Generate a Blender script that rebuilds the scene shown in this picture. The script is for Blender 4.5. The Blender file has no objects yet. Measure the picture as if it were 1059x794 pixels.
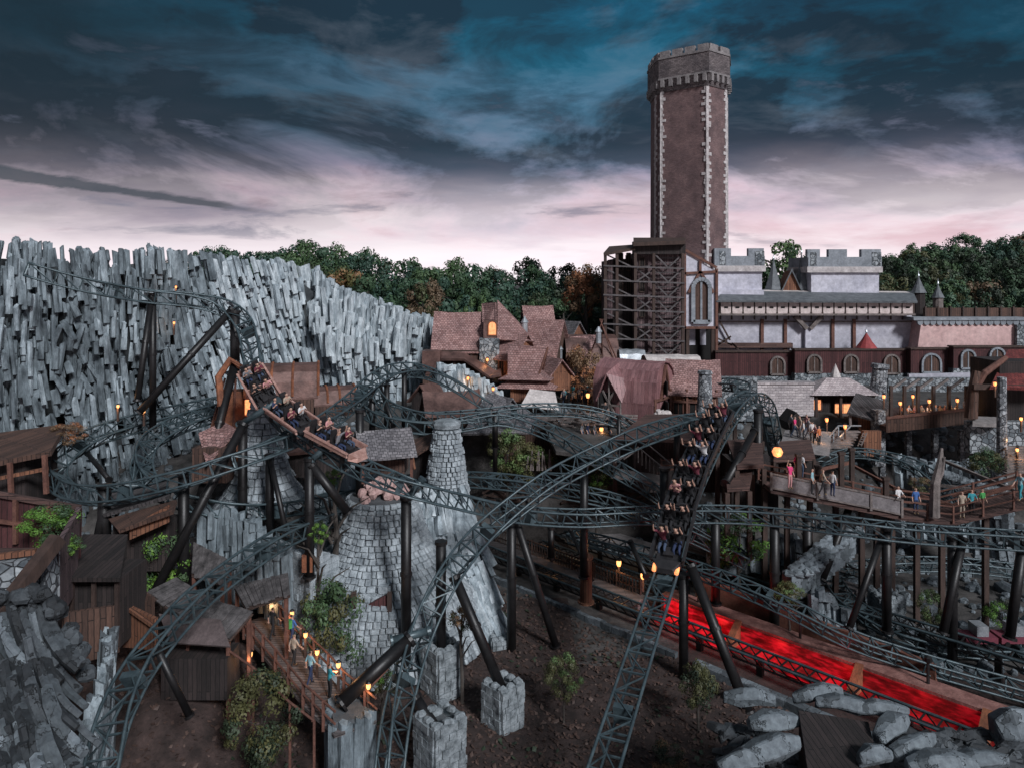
import bpy, math, random
from mathutils import Vector, Matrix, noise as mnoise
random.seed(7)
R = random.Random(11)
F, CX, HY, H = 760.0, 529.5, 290.0, 23.0
COL = bpy.context.scene.collection
rad = math.radians

def W(px, py, Y):
    return Vector(((px-CX)*Y/F, Y, H-(py-HY)*Y/F))
def G(px, py, z):
    Y = (H-z)*F/(py-HY)
    return Vector(((px-CX)*Y/F, Y, z))
def lerp(a, b, t): return a+(b-a)*t
def interp(tab, x):
    if x <= tab[0][0]: return tab[0][1]
    for (a, va), (b, vb) in zip(tab, tab[1:]):
        if x <= b: return va+(vb-va)*(x-a)/(b-a)
    return tab[-1][1]
def sstep(a, b, x):
    t = max(0., min(1., (x-a)/(b-a))); return t*t*(3-2*t)

# ---------------------------------------------------------------- materials
MATS = {}
def new_mat(name):
    m = bpy.data.materials.new(name); m.use_nodes = True
    nt = m.node_tree
    for n in list(nt.nodes): nt.nodes.remove(n)
    out = nt.nodes.new('ShaderNodeOutputMaterial'); b = nt.nodes.new('ShaderNodeBsdfPrincipled')
    nt.links.new(b.outputs[0], out.inputs[0])
    MATS[name] = m
    return m, nt, b
def nd(nt, t, **kw):
    n = nt.nodes.new('ShaderNode'+t)
    for k, v in kw.items():
        if k.startswith('i_'):
            key = k[2:]
            n.inputs[int(key) if key.isdigit() else key.replace('_', ' ')].default_value = v
        else: setattr(n, k, v)
    return n
def c4(c, f=1.): return (c[0]*f, c[1]*f, c[2]*f, 1)
def ramp(nt, fac, stops):
    r = nt.nodes.new('ShaderNodeValToRGB'); e = r.color_ramp.elements
    e[0].position, e[0].color = stops[0][0], c4(stops[0][1])
    e[1].position, e[1].color = stops[-1][0], c4(stops[-1][1])
    for p, c in stops[1:-1]:
        k = e.new(p); k.color = c4(c)
    nt.links.new(fac, r.inputs[0]); return r.outputs[0]
def mul(nt, a, b, f=1.):
    m = nd(nt, 'MixRGB', blend_type='MULTIPLY'); m.inputs[0].default_value = f
    nt.links.new(a, m.inputs[1]); nt.links.new(b, m.inputs[2]); return m.outputs[0]
def bump(nt, b, h, strength, dist=.05):
    n = nd(nt, 'Bump'); n.inputs['Strength'].default_value = strength; n.inputs['Distance'].default_value = dist
    nt.links.new(h, n.inputs['Height']); nt.links.new(n.outputs[0], b.inputs['Normal'])

def M_noise(name, a, b, scale=1.5, rough=.85, bmp=.4, metal=0., detail=6, stretch=(1, 1, 1), rnd=0.):
    """blotchy two-colour surface in world-metre coordinates"""
    m, nt, p = new_mat(name)
    tc = nd(nt, 'TexCoord'); mp = nd(nt, 'Mapping'); mp.inputs['Scale'].default_value = stretch
    nt.links.new(tc.outputs['Object'], mp.inputs[0])
    n1 = nd(nt, 'TexNoise', i_Scale=scale, i_Detail=detail, i_Roughness=.6); nt.links.new(mp.outputs[0], n1.inputs[0])
    n2 = nd(nt, 'TexNoise', i_Scale=scale*6, i_Detail=4, i_Roughness=.65); nt.links.new(mp.outputs[0], n2.inputs[0])
    c = ramp(nt, n1.outputs[0], [(.32, a), (.68, b)])
    c = mul(nt, c, ramp(nt, n2.outputs[0], [(.25, (.55, .55, .55)), (.7, (1.12, 1.12, 1.12))]), .8)
    if rnd:
        oi = nd(nt, 'ObjectInfo')
        c = mul(nt, c, ramp(nt, oi.outputs['Random'], [(0, (1-rnd,)*3), (1, (1+rnd,)*3)]))
    nt.links.new(c, p.inputs['Base Color'])
    p.inputs['Roughness'].default_value = rough; p.inputs['Metallic'].default_value = metal
    if bmp: bump(nt, p, n2.outputs[0], bmp, .06)
    return m

def M_brick(name, a, b, mortar, w=.5, h=.25, ms=.03, rough=.85, bmp=.6, swap=False, distort=.04, offset=.5, stain=.6, streak=False):
    """rows of blocks / shingles / planks laid along the surface (UV in metres)"""
    m, nt, p = new_mat(name)
    tc = nd(nt, 'TexCoord'); uv = tc.outputs['UV']
    if distort:
        nn = nd(nt, 'TexNoise', i_Scale=2.2, i_Detail=2); nt.links.new(uv, nn.inputs[0])
        sb = nd(nt, 'VectorMath', operation='SUBTRACT'); nt.links.new(nn.outputs['Color'], sb.inputs[0]); sb.inputs[1].default_value = (.5, .5, .5)
        sc = nd(nt, 'VectorMath', operation='SCALE'); nt.links.new(sb.outputs[0], sc.inputs[0]); sc.inputs['Scale'].default_value = distort*4
        ad = nd(nt, 'VectorMath', operation='ADD'); nt.links.new(uv, ad.inputs[0]); nt.links.new(sc.outputs[0], ad.inputs[1]); uv = ad.outputs[0]
    mp = nd(nt, 'Mapping')
    if swap: mp.inputs['Rotation'].default_value = (0, 0, math.pi/2)
    nt.links.new(uv, mp.inputs[0])
    br = nd(nt, 'TexBrick', offset=offset); br.offset_frequency = 2
    for k, v in (('Color1', c4(a)), ('Color2', c4(b)), ('Mortar', c4(mortar)), ('Scale', 1.), ('Mortar Size', ms), ('Mortar Smooth', .3), ('Bias', 0.), ('Brick Width', w), ('Row Height', h)):
        br.inputs[k].default_value = v
    nt.links.new(mp.outputs[0], br.inputs[0])
    n1 = nd(nt, 'TexNoise', i_Scale=.5, i_Detail=6, i_Roughness=.65); nt.links.new(tc.outputs['Object'], n1.inputs[0])
    st = nd(nt, 'Mapping'); st.inputs['Scale'].default_value = (1.5, 9, 1) if streak else (5, 5, 1)
    nt.links.new(mp.outputs[0], st.inputs[0])
    n2 = nd(nt, 'TexNoise', i_Scale=1.5, i_Detail=5, i_Roughness=.7); nt.links.new(st.outputs[0], n2.inputs[0])
    c = mul(nt, br.outputs['Color'], ramp(nt, n1.outputs[0], [(.3, (.45, .45, .48)), (.65, (1.15, 1.12, 1.1))]), stain)
    c = mul(nt, c, ramp(nt, n2.outputs[0], [(.3, (.5, .5, .5)), (.7, (1.2, 1.2, 1.2))]), .8)
    nt.links.new(c, p.inputs['Base Color']); p.inputs['Roughness'].default_value = rough
    inv = nd(nt, 'Math', operation='MULTIPLY_ADD'); nt.links.new(br.outputs['Fac'], inv.inputs[0]); inv.inputs[1].default_value = -1.
    nt.links.new(n2.outputs[0], inv.inputs[2])
    bump(nt, p, inv.outputs[0], bmp, .05)
    return m

def M_cobble(name, a, b, crack, scale=2.2, rough=.85, bmp=.8, ew=.09, warp=.12):
    """rubble masonry: voronoi stones with dark joints"""
    m, nt, p = new_mat(name)
    tc = nd(nt, 'TexCoord')
    wn = nd(nt, 'TexNoise', i_Scale=1.6, i_Detail=4, i_Roughness=.6); nt.links.new(tc.outputs['Object'], wn.inputs[0])
    ws = nd(nt, 'VectorMath', operation='SCALE'); nt.links.new(wn.outputs['Color'], ws.inputs[0]); ws.inputs['Scale'].default_value = warp
    wa = nd(nt, 'VectorMath', operation='ADD'); nt.links.new(tc.outputs['Object'], wa.inputs[0]); nt.links.new(ws.outputs[0], wa.inputs[1])
    v = nd(nt, 'TexVoronoi', feature='DISTANCE_TO_EDGE', i_Scale=scale); nt.links.new(wa.outputs[0], v.inputs[0])
    v2 = nd(nt, 'TexVoronoi', i_Scale=scale); nt.links.new(wa.outputs[0], v2.inputs[0])
    n = nd(nt, 'TexNoise', i_Scale=3.5, i_Detail=6, i_Roughness=.65); nt.links.new(tc.outputs['Object'], n.inputs[0])
    g = nd(nt, 'SeparateColor'); nt.links.new(v2.outputs['Color'], g.inputs[0])
    c = ramp(nt, g.outputs[0], [(.1, a), (.9, b)])
    c = mul(nt, c, ramp(nt, n.outputs[0], [(.3, (.5, .5, .52)), (.7, (1.2, 1.2, 1.2))]))
    e = ramp(nt, v.outputs['Distance'], [(0., (0, 0, 0)), (ew, (1, 1, 1))])
    mx = nd(nt, 'MixRGB'); nt.links.new(e, mx.inputs[0]); mx.inputs[1].default_value = c4(crack); nt.links.new(c, mx.inputs[2])
    nt.links.new(mx.outputs[0], p.inputs['Base Color']); p.inputs['Roughness'].default_value = rough
    ad = nd(nt, 'Math', operation='MULTIPLY_ADD'); nt.links.new(n.outputs[0], ad.inputs[0]); ad.inputs[1].default_value = .5; nt.links.new(e, ad.inputs[2])
    bump(nt, p, ad.outputs[0], bmp, .08)
    return m

def M_glow(name, col, strength, base=(.3, .15, .05)):
    m, nt, p = new_mat(name)
    n = nd(nt, 'TexNoise', i_Scale=5., i_Detail=3)
    tc = nd(nt, 'TexCoord'); nt.links.new(tc.outputs['Object'], n.inputs[0])
    c = ramp(nt, n.outputs[0], [(.35, tuple(x*.55 for x in col)), (.65, col)])
    p.inputs['Base Color'].default_value = c4(base); p.inputs['Roughness'].default_value = .4
    nt.links.new(c, p.inputs['Emission Color']); p.inputs['Emission Strength'].default_value = strength
    return m

# ---------------------------------------------------------------- mesh builder
class MB:
    def __init__(s): s.v = []; s.f = []; s.m = []; s.cur = 0
    def add(s, vs, fs):
        k = len(s.v); s.v += [tuple(p) for p in vs]
        for f in fs: s.f.append(tuple(i+k for i in f)); s.m.append(s.cur)
        return s
    def hexa(s, b, t):
        """bottom ring, top ring (same count, counter-clockwise from above)"""
        n = len(b)
        fs = [tuple(range(n-1, -1, -1)), tuple(range(n, 2*n))]+[(i, (i+1) % n, n+(i+1) % n, n+i) for i in range(n)]
        return s.add(list(b)+list(t), fs)
    def box(s, c, d, rz=0., rx=0., ry=0.):
        hx, hy, hz = d[0]/2, d[1]/2, d[2]/2
        mt = Matrix.Rotation(rz, 3, 'Z')@Matrix.Rotation(ry, 3, 'Y')@Matrix.Rotation(rx, 3, 'X')
        c = Vector(c); q = [(-hx, -hy), (hx, -hy), (hx, hy), (-hx, hy)]
        return s.hexa([c+mt@Vector((x, y, -hz)) for x, y in q], [c+mt@Vector((x, y, hz)) for x, y in q])
    def beam(s, a, b, w=.15, h=None, up=(0, 0, 1)):
        a, b = Vector(a), Vector(b); h = h or w; d = (b-a)
        if d.length < 1e-5: return s
        d.normalize(); u = Vector(up)
        if abs(d.dot(u)) > .98: u = Vector((1, 0, 0)) if abs(d.x) < .9 else Vector((0, 1, 0))
        x = d.cross(u).normalized(); y = x.cross(d)
        q = [(-w/2, -h/2), (w/2, -h/2), (w/2, h/2), (-w/2, h/2)]
        return s.hexa([a+x*i+y*j for i, j in q], [b+x*i+y*j for i, j in q])
    def tube(s, pts, r, n=6, caps=True):
        pts = [Vector(p) for p in pts]; m = len(pts)
        rs = r if isinstance(r, (list, tuple)) else [r]*m
        k = len(s.v); prev = None; fs = []
        for i, p in enumerate(pts):
            d = (pts[min(i+1, m-1)]-pts[max(i-1, 0)]).normalized()
            if prev is None:
                u = Vector((0, 0, 1)) if abs(d.z) < .9 else Vector((1, 0, 0))
            else: u = prev
            x = d.cross(u).normalized(); y = x.cross(d).normalized(); prev = y
            for j in range(n):
                t = 2*math.pi*j/n+.3
                s.v.append(tuple(p+(x*math.cos(t)+y*math.sin(t))*rs[i]))
        for i in range(m-1):
            for j in range(n):
                a = i*n+j; b = i*n+(j+1) % n
                fs.append((k+a, k+b, k+b+n, k+a+n))
        if caps:
            fs.append(tuple(k+j for j in range(n-1, -1, -1))); fs.append(tuple(k+(m-1)*n+j for j in range(n)))
        s.f += fs; s.m += [s.cur]*len(fs); return s
    def lathe(s, c, prof, n=16, ph=0., sx=1., sy=1., caps=True):
        c = Vector(c); k = len(s.v); m = len(prof); fs = []
        for r, z in prof:
            for j in range(n):
                t = 2*math.pi*j/n+ph; s.v.append((c.x+r*sx*math.cos(t), c.y+r*sy*math.sin(t), c.z+z))
        for i in range(m-1):
            for j in range(n):
                a = i*n+j; b = i*n+(j+1) % n; fs.append((k+a, k+b, k+b+n, k+a+n))
        if caps:
            fs.append(tuple(k+j for j in range(n-1, -1, -1))); fs.append(tuple(k+(m-1)*n+j for j in range(n)))
        s.f += fs; s.m += [s.cur]*len(fs); return s
    def slab(s, pts, th):
        """a thick sheet: polygon pts (top side, ccw seen from outside) pushed in along its normal"""
        pts = [Vector(p) for p in pts]
        nrm = (pts[1]-pts[0]).cross(pts[2]-pts[0])
        if len(pts) > 3: nrm = (pts[2]-pts[0]).cross(pts[3]-pts[1])
        nrm.normalize()
        return s.hexa([p-nrm*th for p in pts], pts)
    def prism(s, outline, depth, origin, ux, uz, un):
        """2-D outline (x,z) placed with axes ux,uz and pushed along un by depth"""
        o = Vector(origin); ux, uz, un = Vector(ux), Vector(uz), Vector(un)
        a = [o+ux*x+uz*z for x, z in outline]; b = [p+un*depth for p in a]
        return s.hexa(a, b)
    def build(s, name, mats, parent=None, origin=None, smooth=False, uvrot=False):
        me = bpy.data.meshes.new(name)
        o = Vector(origin) if origin is not None else (ORG.get(parent.name, Vector((0, 0, 0))) if parent is not None else base_of(s.v))
        me.from_pydata([(x-o.x, y-o.y, z-o.z) for x, y, z in s.v], [], s.f)
        for m in (mats if isinstance(mats, (list, tuple)) else [mats]): me.materials.append(MATS[m] if isinstance(m, str) else m)
        me.polygons.foreach_set('material_index', s.m)
        if smooth: me.polygons.foreach_set('use_smooth', [True]*len(s.f))
        me.update()
        bmfix(me)
        uvm(me, o)
        ob = bpy.data.objects.new(name, me); COL.objects.link(ob)
        if parent is not None: ob.parent = parent
        else: ob.location = o
        ORG[ob.name] = o
        return ob
ORG = {}
import bmesh
def bmfix(me):
    bm = bmesh.new(); bm.from_mesh(me); bmesh.ops.recalc_face_normals(bm, faces=bm.faces); bm.to_mesh(me); bm.free()
def uvm(me, o):
    uv = me.uv_layers.new(name='UVMap').data
    vs = me.vertices
    for p in me.polygons:
        n = p.normal
        if abs(n.z) > .985: u, v = Vector((1, 0, 0)), Vector((0, 1, 0))
        else:
            u = Vector((-n.y, n.x, 0)).normalized(); v = n.cross(u)
        for li in p.loop_indices:
            q = vs[me.loops[li].vertex_index].co+o
            uv[li].uv = (q.dot(u), q.dot(v))
def base_of(v):
    xs = [p[0] for p in v]; ys = [p[1] for p in v]
    return Vector(((min(xs)+max(xs))/2, (min(ys)+max(ys))/2, min(p[2] for p in v)))
def tag(o, label, cat, group=None, kind=None):
    o['label'] = label; o['category'] = cat
    if group: o['group'] = group
    if kind: o['kind'] = kind
    return o
def struct(o):
    o['kind'] = 'structure'; return o
def thing(name, loc, label, cat, group=None):
    o = bpy.data.objects.new(name, None); COL.objects.link(o); o.location = loc; o.empty_display_size = .3
    ORG[o.name] = Vector(loc)
    return tag(o, label, cat, group)
def copy_tree(o, parent=None):
    c = o.copy(); COL.objects.link(c)
    if parent is not None: c.parent = parent
    for ch in list(o.children): copy_tree(ch, c)
    return c
EXPOSURE, SUN_E, HAZE = 0.62, 2.2, 0
# ---------------------------------------------------------------- the palette
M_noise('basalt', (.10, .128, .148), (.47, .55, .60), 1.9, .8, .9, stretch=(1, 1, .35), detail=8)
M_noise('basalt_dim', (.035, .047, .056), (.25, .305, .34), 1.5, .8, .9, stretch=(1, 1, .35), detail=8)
M_noise('pier_stone', (.09, .108, .12), (.36, .405, .435), 2.2, .85, .9, detail=8)
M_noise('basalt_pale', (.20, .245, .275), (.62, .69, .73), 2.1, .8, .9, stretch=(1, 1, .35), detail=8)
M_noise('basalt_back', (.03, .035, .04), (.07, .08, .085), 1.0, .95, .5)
M_cobble('boulder_rock', (.07, .085, .095), (.20, .235, .26), (.045, .053, .06), .9, .8, 1., .014, warp=1.6)
M_noise('stone_block', (.17, .20, .225), (.52, .58, .62), 1.7, .85, .9, detail=7, rnd=.12)
M_noise('stone_joint', (.06, .068, .076), (.11, .12, .13), 2., .95, .4)
M_noise('pink_stone', (.34, .20, .19), (.60, .42, .39), 2., .8, .6)
M_cobble('rubble', (.10, .12, .135), (.36, .39, .41), (.02, .02, .025), 2.4)
M_cobble('boulder_dark', (.018, .022, .026), (.085, .10, .112), (.025, .029, .033), .9, .8, 1., .016, warp=1.6)
M_cobble('rubble_fine', (.12, .13, .145), (.42, .44, .46), (.03, .03, .035), 3.2)
M_brick('ashlar', (.42, .38, .39), (.62, .57, .58), (.22, .2, .21), .55, .26, .02)
M_brick('ashlar_blue', (.22, .25, .28), (.44, .48, .51), (.05, .055, .06), .5, .28, .03)
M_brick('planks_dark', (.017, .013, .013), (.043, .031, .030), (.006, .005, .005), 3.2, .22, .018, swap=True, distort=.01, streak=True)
M_brick('planks_brown', (.065, .037, .029), (.125, .068, .05), (.012, .008, .007), 3.0, .24, .02, swap=True, distort=.01, streak=True)
M_brick('planks_orange', (.15, .062, .036), (.26, .115, .064), (.03, .012, .008), 3.0, .24, .02, swap=True, distort=.01, streak=True)
M_brick('planks_mauve', (.085, .055, .06), (.17, .115, .12), (.014, .01, .011), 2.6, .3, .03, swap=True, distort=.01, streak=True)
M_brick('planks_maroon', (.055, .016, .018), (.10, .034, .035), (.012, .006, .006), 3.2, .26, .02, swap=True, distort=.01, streak=True)
M_brick('planks_grey', (.045, .042, .044), (.11, .10, .104), (.012, .012, .012), 2.4, .26, .03, swap=True, distort=.012, streak=True)
M_brick('deck_boards', (.085, .075, .075), (.17, .15, .15), (.015, .013, .013), 4., .2, .02, distort=.01, streak=True)
M_brick('deck_red', (.075, .042, .037), (.15, .085, .072), (.02, .01, .01), 4., .22, .02, distort=.01, streak=True)
M_brick('shingle_red', (.27, .145, .135), (.46, .285, .268), (.05, .03, .03), .3, .24, .02, distort=.02, stain=.8)
M_brick('shingle_grey', (.13, .125, .135), (.25, .24, .255), (.04, .04, .045), .3, .24, .02, distort=.02, stain=.8)
M_brick('shingle_pale', (.40, .34, .35), (.62, .54, .55), (.15, .13, .13), .35, .28, .015, distort=.02, stain=.6)
M_brick('tile_red', (.13, .022, .022), (.24, .05, .045), (.03, .008, .008), .3, .3, .02, distort=.01, stain=.7)
M_brick('sheet_maroon', (.24, .115, .12), (.38, .205, .21), (.05, .02, .022), 9., .35, .012, swap=True, distort=.005, streak=True, rough=.5)
M_noise('copper_sheet', (.075, .042, .037), (.22, .125, .108), .8, .5, .3, metal=.35, detail=8)
M_noise('rust', (.10, .035, .02), (.33, .12, .055), 1.4, .75, .5)
M_noise('canvas', (.42, .38, .37), (.68, .62, .60), .9, .85, .4)
M_noise('dusty_canvas', (.06, .046, .046), (.15, .115, .115), 1.2, .9, .6)
M_noise('panel_wood', (.46, .38, .36), (.72, .62, .60), 2., .85, .5)
M_noise('slat_grey', (.028, .026, .027), (.14, .128, .13), 2.2, .9, .9)
M_noise('panel_cloth', (.13, .115, .12), (.27, .245, .25), 1.2, .9, .5)
M_noise('plaster', (.40, .40, .47), (.60, .59, .66), .35, .9, .25, detail=9)
M_noise('plaster_blue', (.36, .36, .42), (.53, .52, .58), .35, .9, .25, detail=9)
M_noise('plaster_pink', (.50, .32, .31), (.70, .49, .47), .35, .9, .25, detail=9)
M_noise('parapet_grey', (.17, .19, .215), (.31, .335, .37), .6, .9, .4)
M_brick('keep_brick', (.155, .098, .098), (.21, .14, .14), (.105, .07, .072), .35, .12, .012, distort=0., stain=.9, bmp=.3)
M_brick('keep_crown', (.10, .085, .09), (.19, .165, .17), (.06, .05, .05), .5, .2, .02, stain=.9)
M_noise('quoin', (.34, .31, .31), (.62, .58, .58), 2., .85, .5)
M_noise('timber', (.030, .018, .015), (.075, .045, .036), 2., .8, .5, stretch=(1, 1, .3))
M_noise('timber_red', (.085, .036, .027), (.185, .083, .06), 2., .8, .5)
M_noise('timber_grey', (.10, .085, .08), (.24, .20, .19), 2., .85, .6)
M_noise('scaffold_wood', (.055, .05, .052), (.14, .125, .13), 2., .85, .5)
M_noise('steel_blue', (.036, .056, .066), (.085, .122, .138), 1.3, .42, .15, metal=.25)
M_noise('steel_dark', (.007, .007, .008), (.019, .018, .019), 1.1, .45, .15, metal=.2)
M_noise('rail_pale', (.20, .24, .26), (.36, .41, .43), 1.5, .5, .2)
M_noise('mulch', (.017, .011, .010), (.064, .041, .037), 1.1, .95, 1., detail=10)
M_noise('rock_ground', (.022, .021, .02), (.095, .088, .085), .9, .95, 1., detail=10)
M_noise('gravel', (.16, .15, .15), (.30, .28, .28), 3., .95, .6)
M_noise('bark', (.035, .03, .027), (.10, .085, .075), 3., .9, .8)
M_noise('slate_cone', (.07, .08, .09), (.17, .185, .20), 1.5, .7, .4)
M_noise('red_cone', (.22, .03, .035), (.36, .06, .06), 1.5, .7, .3)
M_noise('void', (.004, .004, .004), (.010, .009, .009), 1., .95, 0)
M_noise('metal_pale', (.30, .33, .36), (.52, .55, .58), 1.5, .4, .2, metal=.5)
M_noise('train_bronze', (.38, .20, .165), (.66, .42, .36), 3., .4, .2, metal=.3)
M_noise('seat_black', (.012, .012, .014), (.03, .028, .03), 3., .5, .2)
M_noise('skin', (.42, .24, .18), (.55, .34, .26), 6., .55, .1)
M_noise('skin_tan', (.28, .15, .10), (.38, .22, .15), 6., .55, .1)
for nm, c in (('black', (.015, .015, .018)), ('maroon', (.16, .03, .05)), ('white', (.68, .67, .68)), ('pink', (.72, .05, .19)), ('teal', (.04, .30, .36)),
              ('blue', (.05, .13, .36)), ('grey', (.22, .22, .24)), ('pale_teal', (.28, .48, .54)), ('navy', (.02, .035, .09)), ('orange', (.60, .17, .06)),
              ('jeans', (.05, .075, .13)), ('beige', (.42, .34, .27)), ('rose', (.58, .28, .28)), ('green', (.06, .30, .08)), ('red', (.5, .04, .04))):
    M_noise('cloth_'+nm, tuple(x*.8 for x in c), tuple(min(1, x*1.15) for x in c), 5., .85, .3)
M_noise('hair_dark', (.012, .009, .007), (.03, .022, .018), 8., .6, .3)
M_noise('hair_fair', (.16, .10, .05), (.28, .19, .10), 8., .6, .3)
M_glow('lamp_glow', (1., .40, .13), 2.1)
M_glow('lamp_orange', (1., .30, .11), 1.5)
M_glow('window_glow', (1., .36, .16), .9)
M_noise('crown_stone', (.13, .12, .125), (.27, .25, .25), 1.5, .85, .6)
def M_leaf(name, a, b):
    m, nt, p = new_mat(name)
    tc = nd(nt, 'TexCoord'); n = nd(nt, 'TexNoise', i_Scale=.7, i_Detail=5, i_Roughness=.7); nt.links.new(tc.outputs['Object'], n.inputs[0])
    oi = nd(nt, 'ObjectInfo')
    c = ramp(nt, n.outputs[0], [(.33, a), (.67, b)])
    c = mul(nt, c, ramp(nt, oi.outputs['Random'], [(0, (.72, .80, .85)), (.5, (1, 1, 1)), (1, (1.35, 1.22, 1.0))]))
    nt.links.new(c, p.inputs['Base Color']); p.inputs['Roughness'].default_value = .65
    p.inputs['Subsurface Weight'].default_value = 0
    return m
M_leaf('leaf_green', (.022, .050, .026), (.060, .115, .050)); M_leaf('leaf_teal', (.018, .048, .034), (.046, .100, .066))
M_leaf('leaf_light', (.06, .11, .04), (.13, .20, .07)); M_leaf('leaf_orange', (.19, .075, .035), (.36, .16, .075))
M_leaf('leaf_rust', (.11, .065, .035), (.20, .125, .07)); M_leaf('leaf_olive', (.04, .044, .018), (.10, .102, .038))
M_leaf('leaf_bright', (.045, .12, .02), (.13, .26, .04)); M_leaf('leaf_dark', (.012, .022, .013), (.035, .055, .028))
M_leaf('litter', (.035, .02, .016), (.10, .06, .048))
M_noise('pink_brick', (.16, .065, .055), (.34, .17, .145), 1.5, .8, .6)
M_noise('rust_wall', (.10, .035, .022), (.19, .075, .05), 1.2, .85, .5)
# red-lit channel: emission paints red light on glossy water and wall, fading by segment
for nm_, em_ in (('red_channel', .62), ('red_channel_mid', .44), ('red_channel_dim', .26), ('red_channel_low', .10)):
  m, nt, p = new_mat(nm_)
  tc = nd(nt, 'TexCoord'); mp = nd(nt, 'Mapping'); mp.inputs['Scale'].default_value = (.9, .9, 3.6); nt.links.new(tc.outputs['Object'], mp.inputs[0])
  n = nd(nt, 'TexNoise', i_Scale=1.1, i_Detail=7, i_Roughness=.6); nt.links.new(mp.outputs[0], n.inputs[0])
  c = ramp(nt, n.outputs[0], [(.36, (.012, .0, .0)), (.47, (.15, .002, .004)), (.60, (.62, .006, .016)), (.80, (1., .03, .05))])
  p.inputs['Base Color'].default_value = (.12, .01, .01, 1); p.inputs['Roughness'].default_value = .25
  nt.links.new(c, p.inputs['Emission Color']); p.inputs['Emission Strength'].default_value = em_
# ---------------------------------------------------------------- camera, sky, sun
sc = bpy.context.scene
cam = bpy.data.cameras.new('camera'); co = bpy.data.objects.new('camera', cam); COL.objects.link(co)
co.location = (0, 0, H); co.rotation_euler = (rad(90), 0, 0)
cam.sensor_width = 36; cam.sensor_fit = 'HORIZONTAL'; cam.lens = F/1059*36; cam.shift_y = -(397-HY)/1059
cam.clip_start = .5; cam.clip_end = 4000; sc.camera = co
sc.view_settings.view_transform = 'Standard'; sc.view_settings.look = 'None'; sc.view_settings.gamma = 1
sc.view_settings.exposure = EXPOSURE
sc.cycles.use_denoising = True; sc.cycles.max_bounces = 5; sc.cycles.diffuse_bounces = 3; sc.cycles.glossy_bounces = 2
SUN_AZ, SUN_EL = rad(215), rad(28)      # behind the camera on the left, behind cloud
w = bpy.data.worlds.new('World'); sc.world = w; w.use_nodes = True; nt = w.node_tree
for n in list(nt.nodes): nt.nodes.remove(n)
out = nd(nt, 'OutputWorld'); add = nd(nt, 'MixShader'); add.inputs[0].default_value = .97
nt.links.new(add.outputs[0], out.inputs[0])
sky = nd(nt, 'TexSky', sky_type='NISHITA', sun_disc=False, sun_elevation=rad(6), sun_rotation=SUN_AZ, air_density=1.2, dust_density=1.5)
b1 = nd(nt, 'Background'); b1.inputs[1].default_value = .05; nt.links.new(sky.outputs[0], b1.inputs[0]); nt.links.new(b1.outputs[0], add.inputs[1])
b2 = nd(nt, 'Background'); b2.inputs[1].default_value = 1.; nt.links.new(b2.outputs[0], add.inputs[2])
tc = nd(nt, 'TexCoord'); sp = nd(nt, 'SeparateXYZ'); nt.links.new(tc.outputs['Generated'], sp.inputs[0])
def mth(op, a, b=None, c=None):
    n = nd(nt, 'Math', operation=op)
    for i, x in enumerate((a, b, c)):
        if x is None: continue
        if isinstance(x, (int, float)): n.inputs[i].default_value = x
        else: nt.links.new(x, n.inputs[i])
    return n.outputs[0]
zc = mth('MAXIMUM', sp.outputs[2], 0.)
den = mth('ADD', zc, .10)
cx, cy = mth('DIVIDE', sp.outputs[0], den), mth('DIVIDE', sp.outputs[1], den)
cv = nd(nt, 'CombineXYZ'); nt.links.new(cx, cv.inputs[0]); nt.links.new(cy, cv.inputs[1])
den2 = mth('ADD', zc, .20); cv2 = nd(nt, 'CombineXYZ'); nt.links.new(mth('MULTIPLY', sp.outputs[0], 1.15), cv2.inputs[0]); nt.links.new(mth('MULTIPLY', sp.outputs[1], .8), cv2.inputs[1]); nt.links.new(mth('POWER', mth('ADD', zc, .02), .62), cv2.inputs[2])
def cloud(scale, detail, rough, off, sc3=(1, 1, 1), dist=.15, src=None):
    mp = nd(nt, 'Mapping'); mp.inputs['Location'].default_value = off; mp.inputs['Scale'].default_value = sc3
    nt.links.new((src or cv).outputs[0], mp.inputs[0])
    n = nd(nt, 'TexNoise', i_Scale=scale, i_Detail=detail, i_Roughness=rough, i_Distortion=dist); nt.links.new(mp.outputs[0], n.inputs[0])
    return n.outputs[0]
def mixc(f, a, b, mode='MIX'):
    m = nd(nt, 'MixRGB', blend_type=mode)
    if isinstance(f, (int, float)): m.inputs[0].default_value = f
    else: nt.links.new(f, m.inputs[0])
    for i, x in ((1, a), (2, b)):
        if isinstance(x, tuple): m.inputs[i].default_value = c4(x)
        else: nt.links.new(x, m.inputs[i])
    return m.outputs[0]
n_big = cloud(.42, 6, .55, (3.1, 1.7, 0)); n_mid = cloud(2.9, 12, .60, (7.3, 2.2, 0), (.85, 1., 2.1), .35, cv2); n_fine = cloud(7.5, 12, .62, (1.3, 9.2, 0), (.7, 1., 2.4), .4, cv2)
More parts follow.
